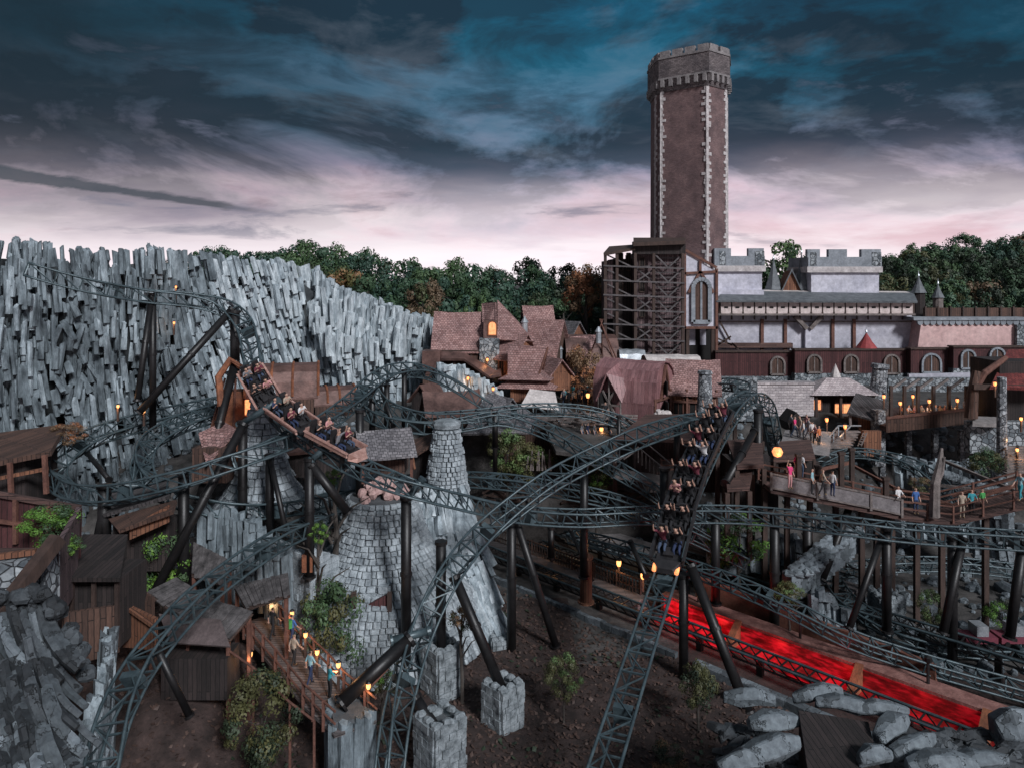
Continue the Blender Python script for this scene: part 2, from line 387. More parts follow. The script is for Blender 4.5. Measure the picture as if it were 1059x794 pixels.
# the height the eye reads, pushed up and down by the big cloud masses
zz = mth('ADD', sp.outputs[2], mth('MULTIPLY', mth('SUBTRACT', n_big, .5), .36))
base = ramp(nt, zz, [(0, (.70, .64, .67)), (.055, (.66, .58, .62)), (.115, (.42, .36, .43)), (.165, (.19, .20, .29)), (.215, (.055, .12, .19)), (.26, (.010, .085, .145)), (.38, (.006, .060, .115)), (.5, (.10, .135, .18)), (1., (.27, .31, .35))])
pink = ramp(nt, n_mid, [(.46, (0, 0, 0)), (.62, (1, 1, 1))])
lowband = ramp(nt, sp.outputs[2], [(.0, (.2, .2, .2)), (.05, (1, 1, 1)), (.12, (.9, .9, .9)), (.2, (0, 0, 0))])
base = mixc(mth('MULTIPLY', mth('MULTIPLY', pink, lowband), .62), base, (.46, .255, .30))
upper = ramp(nt, sp.outputs[2], [(.03, (0, 0, 0)), (.10, (.5, .5, .5)), (.18, (1, 1, 1))])
dark = ramp(nt, n_mid, [(.43, (1, 1, 1)), (.53, (0, 0, 0))])
dark2 = ramp(nt, n_fine, [(.38, (1, 1, 1)), (.56, (0, 0, 0))])
dk = mth('MULTIPLY', mth('MAXIMUM', dark, mth('MULTIPLY', dark2, .75)), upper)
base = mixc(mth('MULTIPLY', dk, .9), base, (.008, .015, .026))
wisp = ramp(nt, n_fine, [(.52, (0, 0, 0)), (.75, (1, 1, 1))])
base = mixc(mth('MULTIPLY', wisp, .10), base, (.42, .46, .56))
# heavier cloud to the left, and one long dark bank low in the left sky
lx = mth('MULTIPLY', sp.outputs[0], -1.)
wl = ramp(nt, mth('ADD', lx, mth('MULTIPLY', mth('SUBTRACT', n_mid, .5), .9)), [(.0, (0, 0, 0)), (.62, (1, 1, 1))])
base = mixc(mth('MULTIPLY', mth('MULTIPLY', wl, upper), .88), base, (.007, .013, .021))
ax = mth('ABSOLUTE', mth('SUBTRACT', sp.outputs[0], .08))
cor = ramp(nt, mth('ADD', ax, mth('MULTIPLY', mth('SUBTRACT', n_big, .5), .7)), [(.22, (0, 0, 0)), (.62, (1, 1, 1))])
top_ = ramp(nt, sp.outputs[2], [(.13, (0, 0, 0)), (.30, (1, 1, 1)), (.5, (1, 1, 1)), (.75, (0, 0, 0))])
base = mixc(mth('MULTIPLY', mth('MULTIPLY', cor, top_), .72), base, (.006, .014, .022))
glow = mth('MULTIPLY', ramp(nt, ax, [(.05, (1, 1, 1)), (.40, (0, 0, 0))]), ramp(nt, sp.outputs[2], [(.0, (1, 1, 1)), (.08, (.8, .8, .8)), (.15, (0, 0, 0))]))
glow = mth('MULTIPLY', glow, ramp(nt, sp.outputs[1], [(.0, (0, 0, 0)), (.3, (1, 1, 1))]))
base = mixc(mth('MULTIPLY', glow, .38), base, (.80, .72, .76))
cz = mth('MULTIPLY_ADD', lx, .13, .046)
dz = mth('ABSOLUTE', mth('SUBTRACT', sp.outputs[2], cz))
bank = mth('SUBTRACT', mth('MULTIPLY_ADD', n_fine, 2.6, -.45), mth('DIVIDE', dz, .0125))
bank = mth('MULTIPLY', ramp(nt, bank, [(.15, (0, 0, 0)), (.42, (1, 1, 1))]), ramp(nt, lx, [(.30, (0, 0, 0)), (.37, (1, 1, 1)), (.8, (1, 1, 1)), (.95, (0, 0, 0))]))
base = mixc(mth('MULTIPLY', bank, .82), base, (.035, .045, .060))
puff = mth('MULTIPLY', ramp(nt, n_fine, [(.30, (1, 1, 1)), (.40, (0, 0, 0))]), ramp(nt, sp.outputs[2], [(.03, (0, 0, 0)), (.06, (1, 1, 1)), (.2, (1, 1, 1)), (.3, (0, 0, 0))]))
base = mixc(mth('MULTIPLY', puff, .6), base, (.10, .11, .16))
# away from the horizon glow, the unseen zenith is raised to grey as fill
nt.links.new(base, b2.inputs[0])
sd = bpy.data.lights.new('sun', 'SUN'); sd.energy = SUN_E; sd.angle = rad(11); sd.color = (.96, .97, 1.)
so = bpy.data.objects.new('sun', sd); COL.objects.link(so); so.rotation_euler = (rad(90)-SUN_EL, 0, math.pi-SUN_AZ+math.pi)
# direction: light travels from behind-left of the camera towards the castle
dv = Vector((-.42, .72, -.55)).normalized(); so.rotation_euler = dv.to_track_quat('-Z', 'Y').to_euler()
sky.sun_rotation = math.atan2(-dv.x, -dv.y)
# ---------------------------------------------------------------- terrain
def ground_z(x, y):
    z = 10.*sstep(60, 74, y)
    if x < -6: z = max(z, 9.*sstep(48, 62, y)*sstep(-6, -16, x))
    if x > 12: z = z*1.
    z += (14*sstep(125, 215, y)+14*sstep(215, 330, y))*sstep(.47, .68, x/max(y, 1))
    z = max(z, 3.2*sstep(31, 36, y)*sstep(-11, -17, x)); d = math.hypot((x-3.)/6.5, (y-67.5)/4.4); z = max(z, 6.6*(1-sstep(.5, 1.15, d)))
    z += .35*(mnoise.noise(Vector((x*.22, y*.22, 0))))+.10*mnoise.noise(Vector((x*1.1, y*1.1, 3)))
    return z
def grid(xs, ys, fz):
    mb = MB(); nx = len(xs); v = [(x, y, fz(x, y)) for y in ys for x in xs]; f = []
    for j in range(len(ys)-1):
        for i in range(nx-1):
            a = j*nx+i; f.append((a, a+1, a+1+nx, a+nx))
    return mb.add(v, f)
def frange(a, b, s):
    r = []
    while a < b: r.append(a); a += s
    return r+[b]
xs = [-1800, -900, -400, -160]+frange(-80, 80, 1.)+[160, 400, 900, 1800]
ys = [-60, 0, 12]+frange(20, 100, 1.)+[115, 130, 150, 175, 200, 230, 260, 300, 360, 600, 1200, 2500]
g = grid(xs, ys, ground_z)
o = g.build('ground', ['mulch', 'rock_ground'], smooth=True, origin=(0, 0, 0)); struct(o)
for p in o.data.polygons:
    c = p.center; n1 = mnoise.noise(Vector((c.x*.1, c.y*.1, 1)))
    if c.y > 46+4*n1+(0 if c.x > 4 else 8): p.material_index = 1
    if c.x > 14 and c.y > 43: p.material_index = 1
def litter(name, n, x0, x1, y0, y1, mat, sz, label, cat, hgt=.05, keep=None):
    mb = MB(); r = random.Random(hash(name) % 999 if False else len(name)*7+n)
    for _ in range(n):
        x, y = r.uniform(x0, x1), r.uniform(y0, y1)
        if keep and not keep(x, y): continue
        z = ground_z(x, y)+.02; s = sz*r.uniform(.5, 1.4); t = r.uniform(0, 6.3)
        u = Vector((math.cos(t), math.sin(t), r.uniform(-.5, .5)))*s; v_ = Vector((-math.sin(t), math.cos(t), r.uniform(-.5, .9)))*s*.7
        c = Vector((x, y, z+r.uniform(0, hgt)))
        mb.add([c-u, c-v_, c+u+Vector((0, 0, s*.3)), c+v_], [(0, 1, 2), (0, 2, 3)])
    return tag(mb.build(name, mat, origin=(0, 0, 0)), label, cat, kind='stuff')
def inpit(x, y): return (x+2.3)*.714+(y-58.7)*.70 < -1.2
litter('leaf_litter', 15000, -24, 16, 30, 58, 'litter', .12, 'brown leaf mulch covering the bare ground under the coaster tracks', 'mulch', keep=inpit)
litter('low_weeds', 1500, -14, 14, 30, 56, 'leaf_dark', .13, 'thin dark weeds sprouting from the bare brown ground', 'weeds', .12, keep=lambda x, y: inpit(x, y) and mnoise.noise(Vector((x*.35, y*.35, 7))) > .12)
# loose stones strewn over the rocky ground
def stones_stuff(name, n, x0, x1, y0, y1, mat, s0, s1, label, keep=None):
    mb = MB(); r = random.Random(n)
    for _ in range(n):
        x, y = r.uniform(x0, x1), r.uniform(y0, y1)
        if keep and not keep(x, y): continue
        s = r.uniform(s0, s1)*(1.6 if r.random() < .1 else 1); rock_into(mb, (x, y, ground_z(x, y)+s*.25), (s, s*.8, s*.6), r, 0)
    return tag(mb.build(name, mat, origin=(0, 0, 0)), label, 'stones', kind='stuff')
def rock_into(mb, c, d, r, sub=1, rz=None):
    """an angular rock: a jittered cut octahedron/cube"""
    c = Vector(c); rz = r.uniform(0, 6.3) if rz is None else rz
    mt = Matrix.Rotation(rz, 3, 'Z')@Matrix.Rotation(r.uniform(-.35, .35), 3, 'X')@Matrix.Rotation(r.uniform(-.35, .35), 3, 'Y')
    n = 7; rings = []
    for z, k in ((-1, .65), (-.45, 1.), (.35, .98), (.95, .6)):
        ring = []
        for j in range(n):
            t = 2*math.pi*j/n; q = k*r.uniform(.82, 1.12)
            sq = 1/max(abs(math.cos(t)), abs(math.sin(t)))**.5
            ring.append(c+mt@Vector((math.cos(t)*d[0]*q*sq*.9, math.sin(t)*d[1]*q*sq*.9, z*d[2]*r.uniform(.88, 1.1))))
        rings.append(ring)
    k = len(mb.v); mb.v += [tuple(p) for rg in rings for p in rg]; fs = []
    for i in range(3):
        for j in range(n): fs.append((k+i*n+j, k+i*n+(j+1) % n, k+(i+1)*n+(j+1) % n, k+(i+1)*n+j))
    fs.append(tuple(k+j for j in range(n-1, -1, -1))); fs.append(tuple(k+3*n+j for j in range(n)))
    mb.f += fs; mb.m += [mb.cur]*len(fs)
stones_stuff('loose_stones', 900, 14, 44, 42, 72, 'boulder_rock', .12, .5, 'grey rubble strewn over the dark ground under the raised paths', keep=lambda x, y: (x+2.3)*.714+(y-58.7)*.70 > 9)
stones_stuff('loose_stones', 1300, -42, 14, 50, 76, 'boulder_rock', .1, .45, 'grey rubble scattered among the village tracks', keep=lambda x, y: ((x+2.3)*.714+(y-58.7)*.70 > 9 and y > 56) or x < -14)
# ---------------------------------------------------------------- basalt cliff
def column(mb, base, axis, L, r, n, rr, cap=.25):
    """one polygonal basalt column"""
    a = Vector(axis).normalized(); x = a.cross(Vector((.1, 1, .05))).normalized(); y = a.cross(x)
    ph = rr.uniform(0, 6.3); rad_ = [r*rr.uniform(.85, 1.12) for _ in range(n)]
    ring = [x*math.cos(ph+2*math.pi*j/n)*rad_[j]+y*math.sin(ph+2*math.pi*j/n)*rad_[j] for j in range(n)]
    b = Vector(base); tilt = x*rr.uniform(-cap, cap)+y*rr.uniform(-cap, cap)
    # breaks along the shaft where it is jogged, like jointed rock
    k = len(mb.v); nseg = max(1, int(L/1.3)); rows = []
    for i in range(nseg+1):
        off = (x*rr.uniform(-1, 1)+y*rr.uniform(-1, 1))*r*.07; sc_ = rr.uniform(.92, 1.06)
        if i == nseg: sc_ = .93
        for q in ring:
            t = a*(L*i/nseg)
            if i == nseg: t = t+a*(q.dot(tilt)/r*.6)
            mb.v.append(tuple(b+off+q*sc_+t))
    fs = []
    for i in range(nseg):
        for j in range(n): fs.append((k+i*n+j, k+i*n+(j+1) % n, k+(i+1)*n+(j+1) % n, k+(i+1)*n+j))
    fs.append(tuple(k+j for j in range(n-1, -1, -1))); fs.append(tuple(k+nseg*n+j for j in range(n)))
    mb.f += fs; mb.m += [mb.cur]*len(fs)
TOP = [(-80, 252), (0, 250), (40, 256), (75, 264), (110, 261), (145, 256), (170, 264), (200, 264), (235, 270), (290, 272), (305, 276), (330, 291), (360, 306), (400, 319), (430, 327), (446, 335), (452, 340)]
DEP = [(-80, 46), (0, 50), (60, 53), (100, 57), (150, 58), (200, 63), (270, 72), (330, 76), (400, 80), (452, 83)]
LEAN = [(-80, .0), (0, -.02), (60, -.10), (130, -.06), (180, -.18), (215, -.33), (290, -.30), (330, -.12), (380, .02), (430, .05), (452, -.05)]
def cliff(name, p0, p1, seed, label):
    rr = random.Random(seed); mb = MB()
    px = p0
    while px < p1:
        for layer in (0, 1):
            Y0 = interp(DEP, px); rel = mnoise.noise(Vector((px*.018, 0, seed)))*3.0+mnoise.noise(Vector((px*.06, 5, seed)))*1.2
            if 118 < px < 146: rel += 1.5                               # the shadowed cleft
            top = H-(interp(TOP, px)+rr.uniform(-3, 3)-HY)*Y0/F
            r = .215*(Y0/60)**.9*rr.uniform(.8, 1.3)
            z = rr.uniform(1.5, 4) if layer == 0 else rr.uniform(0, 2)
            while z < top-.4:
                L = rr.choice((.5, .8, 1.1, 1.5, 2.1) if px < 216 else (.7, 1.0, 1.4, 1.9, 2.3))*rr.uniform(.8, 1.3)
                if z+L > top-.8: L = top-z
                bank = mnoise.noise(Vector((px*.022, z*.16, seed+4)))     # patches of shared relief
                step = mnoise.noise(Vector((px*.06, z*.42, seed+9)))
                dy = rel+(z-8)*.18-bank*3.4-step*2.0+rr.uniform(-.85, .85)+((z*.55+px*.03) % 1.)*-.9+(1.7 if layer == 0 else 0)
                ln = interp(LEAN, px)+rr.uniform(-.07, .07)+mnoise.noise(Vector((px*.02, z*.12, 20)))*.26
                if px < 150 and bank < -.18: ln += rr.choice((-.5, .45, .3, -.3))
                Yc = Y0+dy
                c = Vector(((px-CX)*Y0/F+rr.uniform(-.1, .1), Yc, z+L/2))
                ax = Vector((ln, rr.uniform(-.12, .2), 1)).normalized()
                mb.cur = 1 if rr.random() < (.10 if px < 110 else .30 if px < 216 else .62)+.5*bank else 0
                column(mb, c-ax*(L/2+.15), ax, L+.15+rr.uniform(0, .3), r*rr.uniform(.85, 1.2), rr.choice((5, 5, 6)), rr, .3)
                z += L*rr.uniform(.75, .95)
        px += F*(.375 if px < 216 else .37)/interp(DEP, px)*rr.uniform(.75, 1.15)
    root = thing(name, W((p0+p1)/2, HY, interp(DEP, (p0+p1)/2)).xy.to_3d(), label, 'rock face')
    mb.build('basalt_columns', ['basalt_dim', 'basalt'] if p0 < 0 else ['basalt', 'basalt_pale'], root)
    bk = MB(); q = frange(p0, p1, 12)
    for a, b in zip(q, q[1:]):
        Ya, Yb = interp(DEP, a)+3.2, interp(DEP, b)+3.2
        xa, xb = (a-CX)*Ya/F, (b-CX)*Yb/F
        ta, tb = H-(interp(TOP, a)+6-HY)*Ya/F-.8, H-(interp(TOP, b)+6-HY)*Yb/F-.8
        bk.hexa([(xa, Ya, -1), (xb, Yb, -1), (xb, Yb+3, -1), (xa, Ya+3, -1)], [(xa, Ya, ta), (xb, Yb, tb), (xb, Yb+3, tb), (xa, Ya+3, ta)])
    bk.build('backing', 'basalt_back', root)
    return root
cliff('basalt_cliff', -70, 214, 1, 'dark jagged basalt rock face at the left edge, split by a black cleft')
cliff('basalt_cliff', 216, 452, 2, 'paler slanting basalt column rock face running down to the village roofs')
# ---------------------------------------------------------------- trees
def crown_mesh(name, seed, rx, rz, nc, nl, ls, shape=0):
    """leaf clumps spread over an uneven crown; local origin at crown centre"""
    rr = random.Random(seed); mb = MB()
    for i in range(nc):
        while True:
            p = Vector((rr.uniform(-1, 1), rr.uniform(-1, 1), rr.uniform(-1, 1)))
            if p.length < 1: break
        p *= (.62+.38*p.length)/max(p.length, .35) if rr.random() < .75 else .8
        if shape == 1: p.z = abs(p.z)*1.3-.7; p.x *= 1.1-.5*max(p.z, 0); p.y *= 1.1-.5*max(p.z, 0)
        c = Vector((p.x*rx, p.y*rx, p.z*rz)); cr = rx*rr.uniform(.20, .36)
        mb.cur = 1 if rr.random() < .38 else 0
        for _ in range(nl):
            d = Vector((rr.gauss(0, 1), rr.gauss(0, 1), rr.gauss(0, 1)+.25)).normalized()
            q = c+d*cr*rr.uniform(.55, 1.08)
            u = d.cross(Vector((rr.gauss(0, 1), rr.gauss(0, 1), rr.gauss(0, 1)))).normalized(); v_ = (d.cross(u)+d*rr.uniform(-.6, .6)).normalized()
            s = ls*rr.uniform(.6, 1.35)
            mb.add([q-u*s, q-v_*s*.6, q+u*s, q+v_*s*.6], [(0, 1, 2, 3)])
    me = bpy.data.meshes.new(name); me.from_pydata(mb.v, [], mb.f); me.polygons.foreach_set('material_index', mb.m)
    me.materials.append(MATS['leaf_green']); me.materials.append(MATS['leaf_teal']); me.update()
    return me
def trunk_mesh(name, seed, h, r, rx):
    rr = random.Random(seed); mb = MB()
    pts = [Vector((0, 0, -.5)), Vector((0, 0, h*.3)), Vector((rr.uniform(-.1, .1)*h*.2, rr.uniform(-.1, .1)*h*.2, h*.65)), Vector((0, 0, h))]
    mb.tube(pts, [r, r*.8, r*.6, r*.25], 7)
    for i in range(6):
        t = rr.uniform(.45, .9); a = i*1.05+rr.uniform(-.3, .3); b = Vector((0, 0, h*t)); e = b+Vector((math.cos(a)*rx*.8, math.sin(a)*rx*.8, h*.22))
        mb.tube([b, b.lerp(e, .5)+Vector((0, 0, .05*h)), e], [r*.42, r*.28, r*.1], 5)
    me = bpy.data.meshes.new(name); me.from_pydata(mb.v, [], mb.f); me.materials.append(MATS['bark']); me.update()
    return me
CR = [crown_mesh('crown', 40+i, 1., [1.05, .9, 1.2, .95, 1.3][i], 46, 90, .062) for i in range(5)]
CRB = [crown_mesh('crown', 60+i, 1., 1., 34, 130, .045, i % 2) for i in range(3)]
TR = [trunk_mesh('trunk', 50+i, 1., .035, .35) for i in range(3)]
TRN = [trunk_mesh('trunk', 55+i, 1., .022, .22) for i in range(2)]
TN = [0]
def tree(x, y, z0, top, rx, kind='green', label='', group=None, name='forest_tree', near=False, crz=None, cat='tree', leaves=None):
    """crown top at world height top; crown radius rx"""
    TN[0] += 1; k = TN[0]; rr = random.Random(k*31)
    root = thing(name, (x, y, z0), label, cat, group)
    me = (CRB if near else CR)[k % (3 if near else 5)]
    crz = crz or rx*rr.uniform(.95, 1.25)
    c = bpy.data.objects.new('crown', me); COL.objects.link(c); c.parent = root
    c.location = (0, 0, top-z0-crz*1.05); c.scale = (rx, rx, crz); c.rotation_euler = (0, 0, rr.uniform(0, 6.3))
    t = bpy.data.objects.new('trunk', (TRN if near else TR)[k % 2]); COL.objects.link(t); t.parent = root
    hh = max(.6, top-z0-crz*.9); t.scale = (hh*(1.2 if near else 1), hh*(1.2 if near else 1), hh)
    pal = leaves or {'green': ('leaf_green', 'leaf_teal'), 'teal': ('leaf_teal', 'leaf_green'), 'orange': ('leaf_orange', 'leaf_rust'), 'rust': ('leaf_rust', 'leaf_olive'),
           'light': ('leaf_light', 'leaf_green'), 'olive': ('leaf_olive', 'leaf_green'), 'bright': ('leaf_bright', 'leaf_green'), 'dark': ('leaf_dark', 'leaf_green')}[kind]
    for i, mn in enumerate(pal): c.material_slots[i].link = 'OBJECT'; c.material_slots[i].material = MATS[mn]
    return root
rr = random.Random(17)
SKY_L = [(180, 268), (225, 262), (255, 252), (300, 250), (335, 251), (350, 262), (380, 264), (430, 264), (450, 270), (480, 270), (530, 270), (555, 272), (600, 275), (640, 281), (700, 285)]
for row, (Y, dpy, st) in enumerate(((100, 50, 48), (107, 32, 42), (115, 16, 38), (124, 5, 34), (134, 0, 34))):
    px = 170+rr.uniform(0, 20) if row > 1 else 470
    while px < 645:
        if not (580 < px < 622 and row == 1):
            py = interp(SKY_L, px)+dpy+rr.uniform(-2, 10); p = W(px, py, Y)
            kd = rr.choice(('green', 'teal', 'green', 'dark', 'green', 'teal')); 
            if rr.random() < .04: kd = 'rust'
            lb = {'green': 'leafy deep green tree in the forest behind the village', 'teal': 'blue-green bushy tree in the forest behind the village',
                  'dark': 'very dark tree in the forest behind the village', 'rust': 'brownish autumn tree in the green forest behind the rock face'}[kd]
            tree(p.x, Y+rr.uniform(-2, 2), 9.5, p.z, rr.uniform(3.2, 4.6), kd, lb, 'trees of the forest behind the village')
        px += st*rr.uniform(.75, 1.15)
p = W(606, 279, 99); tree(p.x, 99, 10, p.z, 3.0, 'orange', 'tall orange autumn tree standing left of the wooden scaffold tower', name='autumn_tree', leaves=('leaf_rust', 'leaf_orange'), crz=3.0)
p = W(440, 292, 97); tree(p.x, 97, 10, p.z, 2.6, 'rust', 'small russet tree rising above the right end of the rock face', name='autumn_tree')
p = W(493, 311, 96); tree(p.x, 96, 10, p.z, 1.6, 'light', 'small light green tree just above the ridge of the big village roof', name='round_tree', crz=2.4)
p = W(812, 249, 112); tree(p.x, 112, 10, p.z, 3.9, 'green', 'leafy tree rising between the two castle bastions', name='castle_tree', leaves=('leaf_light', 'leaf_green'), crz=4.6)
p = W(602, 362, 79); tree(p.x, 79, 10, p.z, 2.3, 'orange', 'bushy orange autumn tree in front of the curved barn by the plaza', name='autumn_tree', near=True, leaves=('leaf_orange', 'leaf_rust'), crz=2.9)
HILL = [(880, 278), (912, 262), (935, 258), (960, 256), (990, 250), (1020, 247), (1059, 243), (1120, 240)]
for row, (Y, dpy, st) in enumerate(((118, 68, 40), (128, 50, 38), (140, 36, 36), (154, 24, 32), (170, 13, 30), (188, 4, 26), (205, -1, 24))):
    px = 905+rr.uniform(0, 18)
    while px < 1110:
        py = interp(HILL, px)+dpy*interp([(905, .5), (1000, 1.)], px)+rr.uniform(-2, 7)
        p = W(px, py, Y); g0 = ground_z(p.x, Y); rx = rr.uniform(3., 4.6)*(1+(Y-118)/350)
        kd = rr.choice(('green', 'dark', 'green', 'dark', 'dark', 'rust', 'teal', 'olive'))
        lb = {'green': 'mid green tree on the wooded hill at the right', 'dark': 'dark tree on the wooded hill at the right', 'teal': 'blue-green tree on the wooded hill at the right',
              'rust': 'rust-tinted tree on the wooded hill at the right', 'olive': 'olive tree on the wooded hill at the right'}[kd]
        tree(p.x, Y, g0, max(p.z, g0+4), rx, kd, lb, 'trees on the wooded hill')
        px += st*rr.uniform(.75, 1.2)
# ---------------------------------------------------------------- buildings
class FR:
    """a local frame standing at c, turned by rz: P(x,y,z) -> world"""
    def __init__(s, c, rz=0.): s.c = Vector(c); s.rz = rz; s.m = Matrix.Rotation(rz, 3, 'Z')
    def P(s, x, y, z=0.): return s.c+s.m@Vector((x, y, z))
def roof_sheet(mb, fr, prof, x0, x1, th=.16, nx=8, sag=.0, jit=.03, rr=R):
    """thick roof following profile prof=[(y,z)...] across, laid along local x"""
    n = len(prof); top = []; k = len(mb.v)
    for i in range(nx+1):
        t = i/nx; x = lerp(x0, x1, t); s = -sag*math.sin(math.pi*t)
        for j, (y, z) in enumerate(prof):
            f = 1. if 0 < j < n-1 else .4
            top.append(fr.P(x+rr.uniform(-jit, jit), y, z+s*f+rr.uniform(-jit, jit)))
    bot = [p-Vector((0, 0, th)) for p in top]
    mb.v += [tuple(p) for p in top]+[tuple(p) for p in bot]; m = len(top); fs = []
    for i in range(nx):
        for j in range(n-1):
            a = k+i*n+j; fs.append((a, a+n, a+n+1, a+1)); fs.append((a+m, a+m+1, a+m+n+1, a+m+n))
    for i in range(nx):
        a = k+i*n; fs.append((a, a+m, a+m+n, a+n)); a = k+i*n+n-1; fs.append((a, a+n, a+n+m, a+m))
    for j in range(n-1):
        a = k+j; fs.append((a, a+1, a+1+m, a+m)); a = k+nx*n+j; fs.append((a, a+m, a+m+1, a+1))
    mb.f += fs; mb.m += [mb.cur]*len(fs)
def ext(prof, ov):
    (y0, z0), (y1, z1) = prof[0], prof[1]; d = math.hypot(y1-y0, z1-z0); a = (y0-(y1-y0)/d*ov, z0-(z1-z0)/d*ov)
    (y0, z0), (y1, z1) = prof[-1], prof[-2]; d = math.hypot(y1-y0, z1-z0); b = (y0-(y1-y0)/d*ov, z0-(z1-z0)/d*ov)
    return [a]+list(prof[1:-1])+[b]
def window(root, fr, x, y, z, w, h, ang=0., glow=False, arch=False, fm='timber_grey', pm=None, fw=.12):
    """frame proud of a wall; ang turns it about z in the local frame (0 = faces local -y)"""
    f2 = FR(fr.P(x, y, z), fr.rz+ang); mb = MB(); n = 8
    if arch:
        ol = [(-w/2, 0)]+[(-w/2*math.cos(math.pi*i/n), h-w/2+w/2*math.sin(math.pi*i/n)) for i in range(n+1)]+[(w/2, 0)]
    else: ol = [(-w/2, 0), (-w/2, h), (w/2, h), (w/2, 0)]
    for a, b in zip(ol, ol[1:]+ol[:1]): mb.beam(f2.P(a[0], -.05, a[1]), f2.P(b[0], -.05, b[1]), fw, fw*1.1, up=f2.m@Vector((0, -1, 0)))
    if not arch or w > 1.: mb.beam(f2.P(0, -.04, 0), f2.P(0, -.04, h-.05), fw*.5)
    o = mb.build('window', fm, root)
    pn = MB(); a = [f2.P(q[0], -.03, q[1]) for q in ol]; b = [f2.P(q[0], .01, q[1]) for q in ol]; pn.hexa(a, b)
    pn.build('pane', pm or ('window_glow' if glow else 'void'), o, origin=ORG[root.name])
    return o
def fix_child(o, root): pass
def gable(root, fr, L, D, prof, wm, rm, ov=.5, ovx=.5, th=.16, sag=.1, nx=8, walls=True, jit=.03, open_front=False):
    pr = ext(prof, ov)
    if walls:
        mb = MB(); ol = [(prof[0][0], 0)]+[(y, z-.12) for y, z in prof]+[(prof[-1][0], 0)]
        mb.hexa([fr.P(-L/2, y, z) for y, z in ol], [fr.P(L/2, y, z) for y, z in ol]); mb.build('wall', wm, root)
    mb = MB(); roof_sheet(mb, fr, [(y, z+th+.02) for y, z in pr], -L/2-ovx, L/2+ovx, th, nx, sag, jit)
    r = mb.build('roof', rm, root)
    return r
def beams(root, mat, segs, w=.2, name='beam', sep=True):
    for a, b in segs: MB().beam(a, b, w).build(name, mat, root)
def house(name, label, cat, px, py, Y, rz, L, D, prof, wm, rm, group=None, **kw):
    c = W(px, py, Y); root = thing(name, c, label, cat, group); fr = FR(c, rz)
    gable(root, fr, L, D, prof, wm, rm, **kw)
    return root, fr

# --- the village behind the tracks (scale at Y=82 is 0.108 m per pixel)
def V(px, py, Y=82): return W(px, py, Y)
rt, fr = house('village_house', 'long house with a broad red-brown shingle roof beside the rock face', 'house', 478, 385, 82, 0, 5.6, 6.5,
               [(-3.2, 2.9), (0, 6.6), (3.2, 2.9)], 'planks_brown', 'shingle_red', ov=.6, ovx=.35, sag=.12)
MB().beam(fr.P(-3.2, -3.45, 2.7), fr.P(3.1, -3.45, 2.7), .22).build('eave_beam', 'timber', rt)
MB().box(fr.P(-2.75, -3.25, 1.4), (.25, .25, 2.9)).build('post', 'timber', rt); MB().box(fr.P(1.2, -3.25, 1.4), (.22, .22, 2.9)).build('post', 'timber', rt)
c = V(521, 380, 81); rt = thing('tall_house', c, 'tall house with a lit dormer and a grey stone stair tower', 'house'); fr = FR(c, 0)
mb = MB(); mb.box(fr.P(.3, 1.8, 1.8), (5.0, 5.2, 3.6)); mb.build('wall', 'planks_orange', rt)
mb = MB(); roof_sheet(mb, fr, [(-2.6, 3.0), (-1.0, 3.9), (1.4, 6.9), (2.0, 7.0), (4.6, 3.0)], -2.4, -.5, .16, 4, .05); mb.build('roof', 'shingle_red', rt)
mb = MB(); mb.slab([fr.P(-.7, 1.5, 7.4), fr.P(-.7, -2.7, 3.3), fr.P(3.3, -2.7, 3.1)], .15); mb.slab([fr.P(-.7, 1.5, 7.4), fr.P(3.3, -2.7, 3.1), fr.P(3.3, 4.4, 3.1)], .15); mb.slab([fr.P(-.7, 1.5, 7.4), fr.P(3.3, 4.4, 3.1), fr.P(-.7, 4.6, 3.1)], .15)
mb.slab([fr.P(-2.5, 1.5, 7.0), fr.P(-2.3, -1.5, 3.8), fr.P(-.8, -2.3, 3.5), fr.P(-.9, -.6, 7.2)], .15); mb.build('side_roof', 'shingle_red', rt)
mb = MB(); mb.box(fr.P(-1.4, -1.5, 3.9), (1.5, 1.5, 2.8)); dm = mb.build('dormer', 'copper_sheet', rt)
window(rt, fr, -1.2, -2.27, 3.7, .9, 1.5, arch=True, glow=True, fm='rust')
MB().box(fr.P(-1.5, -1.9, .9), (2.1, 1.6, 5.0)).build('stair_tower', 'rubble', rt)
MB().box(fr.P(1.6, -.95, 3.2), (2.8, .2, .22)).build('eave_beam', 'timber', rt)
mb = MB(); mb.lathe(fr.P(2.3, 0, 3.8), [(.33, 0), (.33, 1.1), (.45, 1.15), (.12, 1.7), (0.02, 1.9)], 10); mb.build('chimney', 'metal_pale', rt)
rt, fr = house('steep_house', 'house with a tall steep brown shingle roof right of the stair tower', 'house', 566, 396, 83, -.45, 3.6, 4.6,
               [(-2.6, 3.), (-.2, 7.0), (2.6, 2.6)], 'planks_brown', 'shingle_red', ov=1.0, ovx=.4, sag=.05)
window(rt, fr, .2, -2.62, .8, 1.2, 1.2, fm='timber_red', glow=True); window(rt, fr, -1.3, -2.62, .8, .7, 1.6, fm='timber_red')
rt, fr = house('small_house', 'small orange plank house under the steep roof, beside the stair tower', 'house', 532, 393, 79, -.7, 2.6, 3.4,
               [(-1.7, 2.6), (.2, 4.9), (1.7, 2.8)], 'planks_orange', 'shingle_red', ov=.5, ovx=.5)
window(rt, fr, -.3, -1.72, .9, .7, 1.3, fm='timber_red')
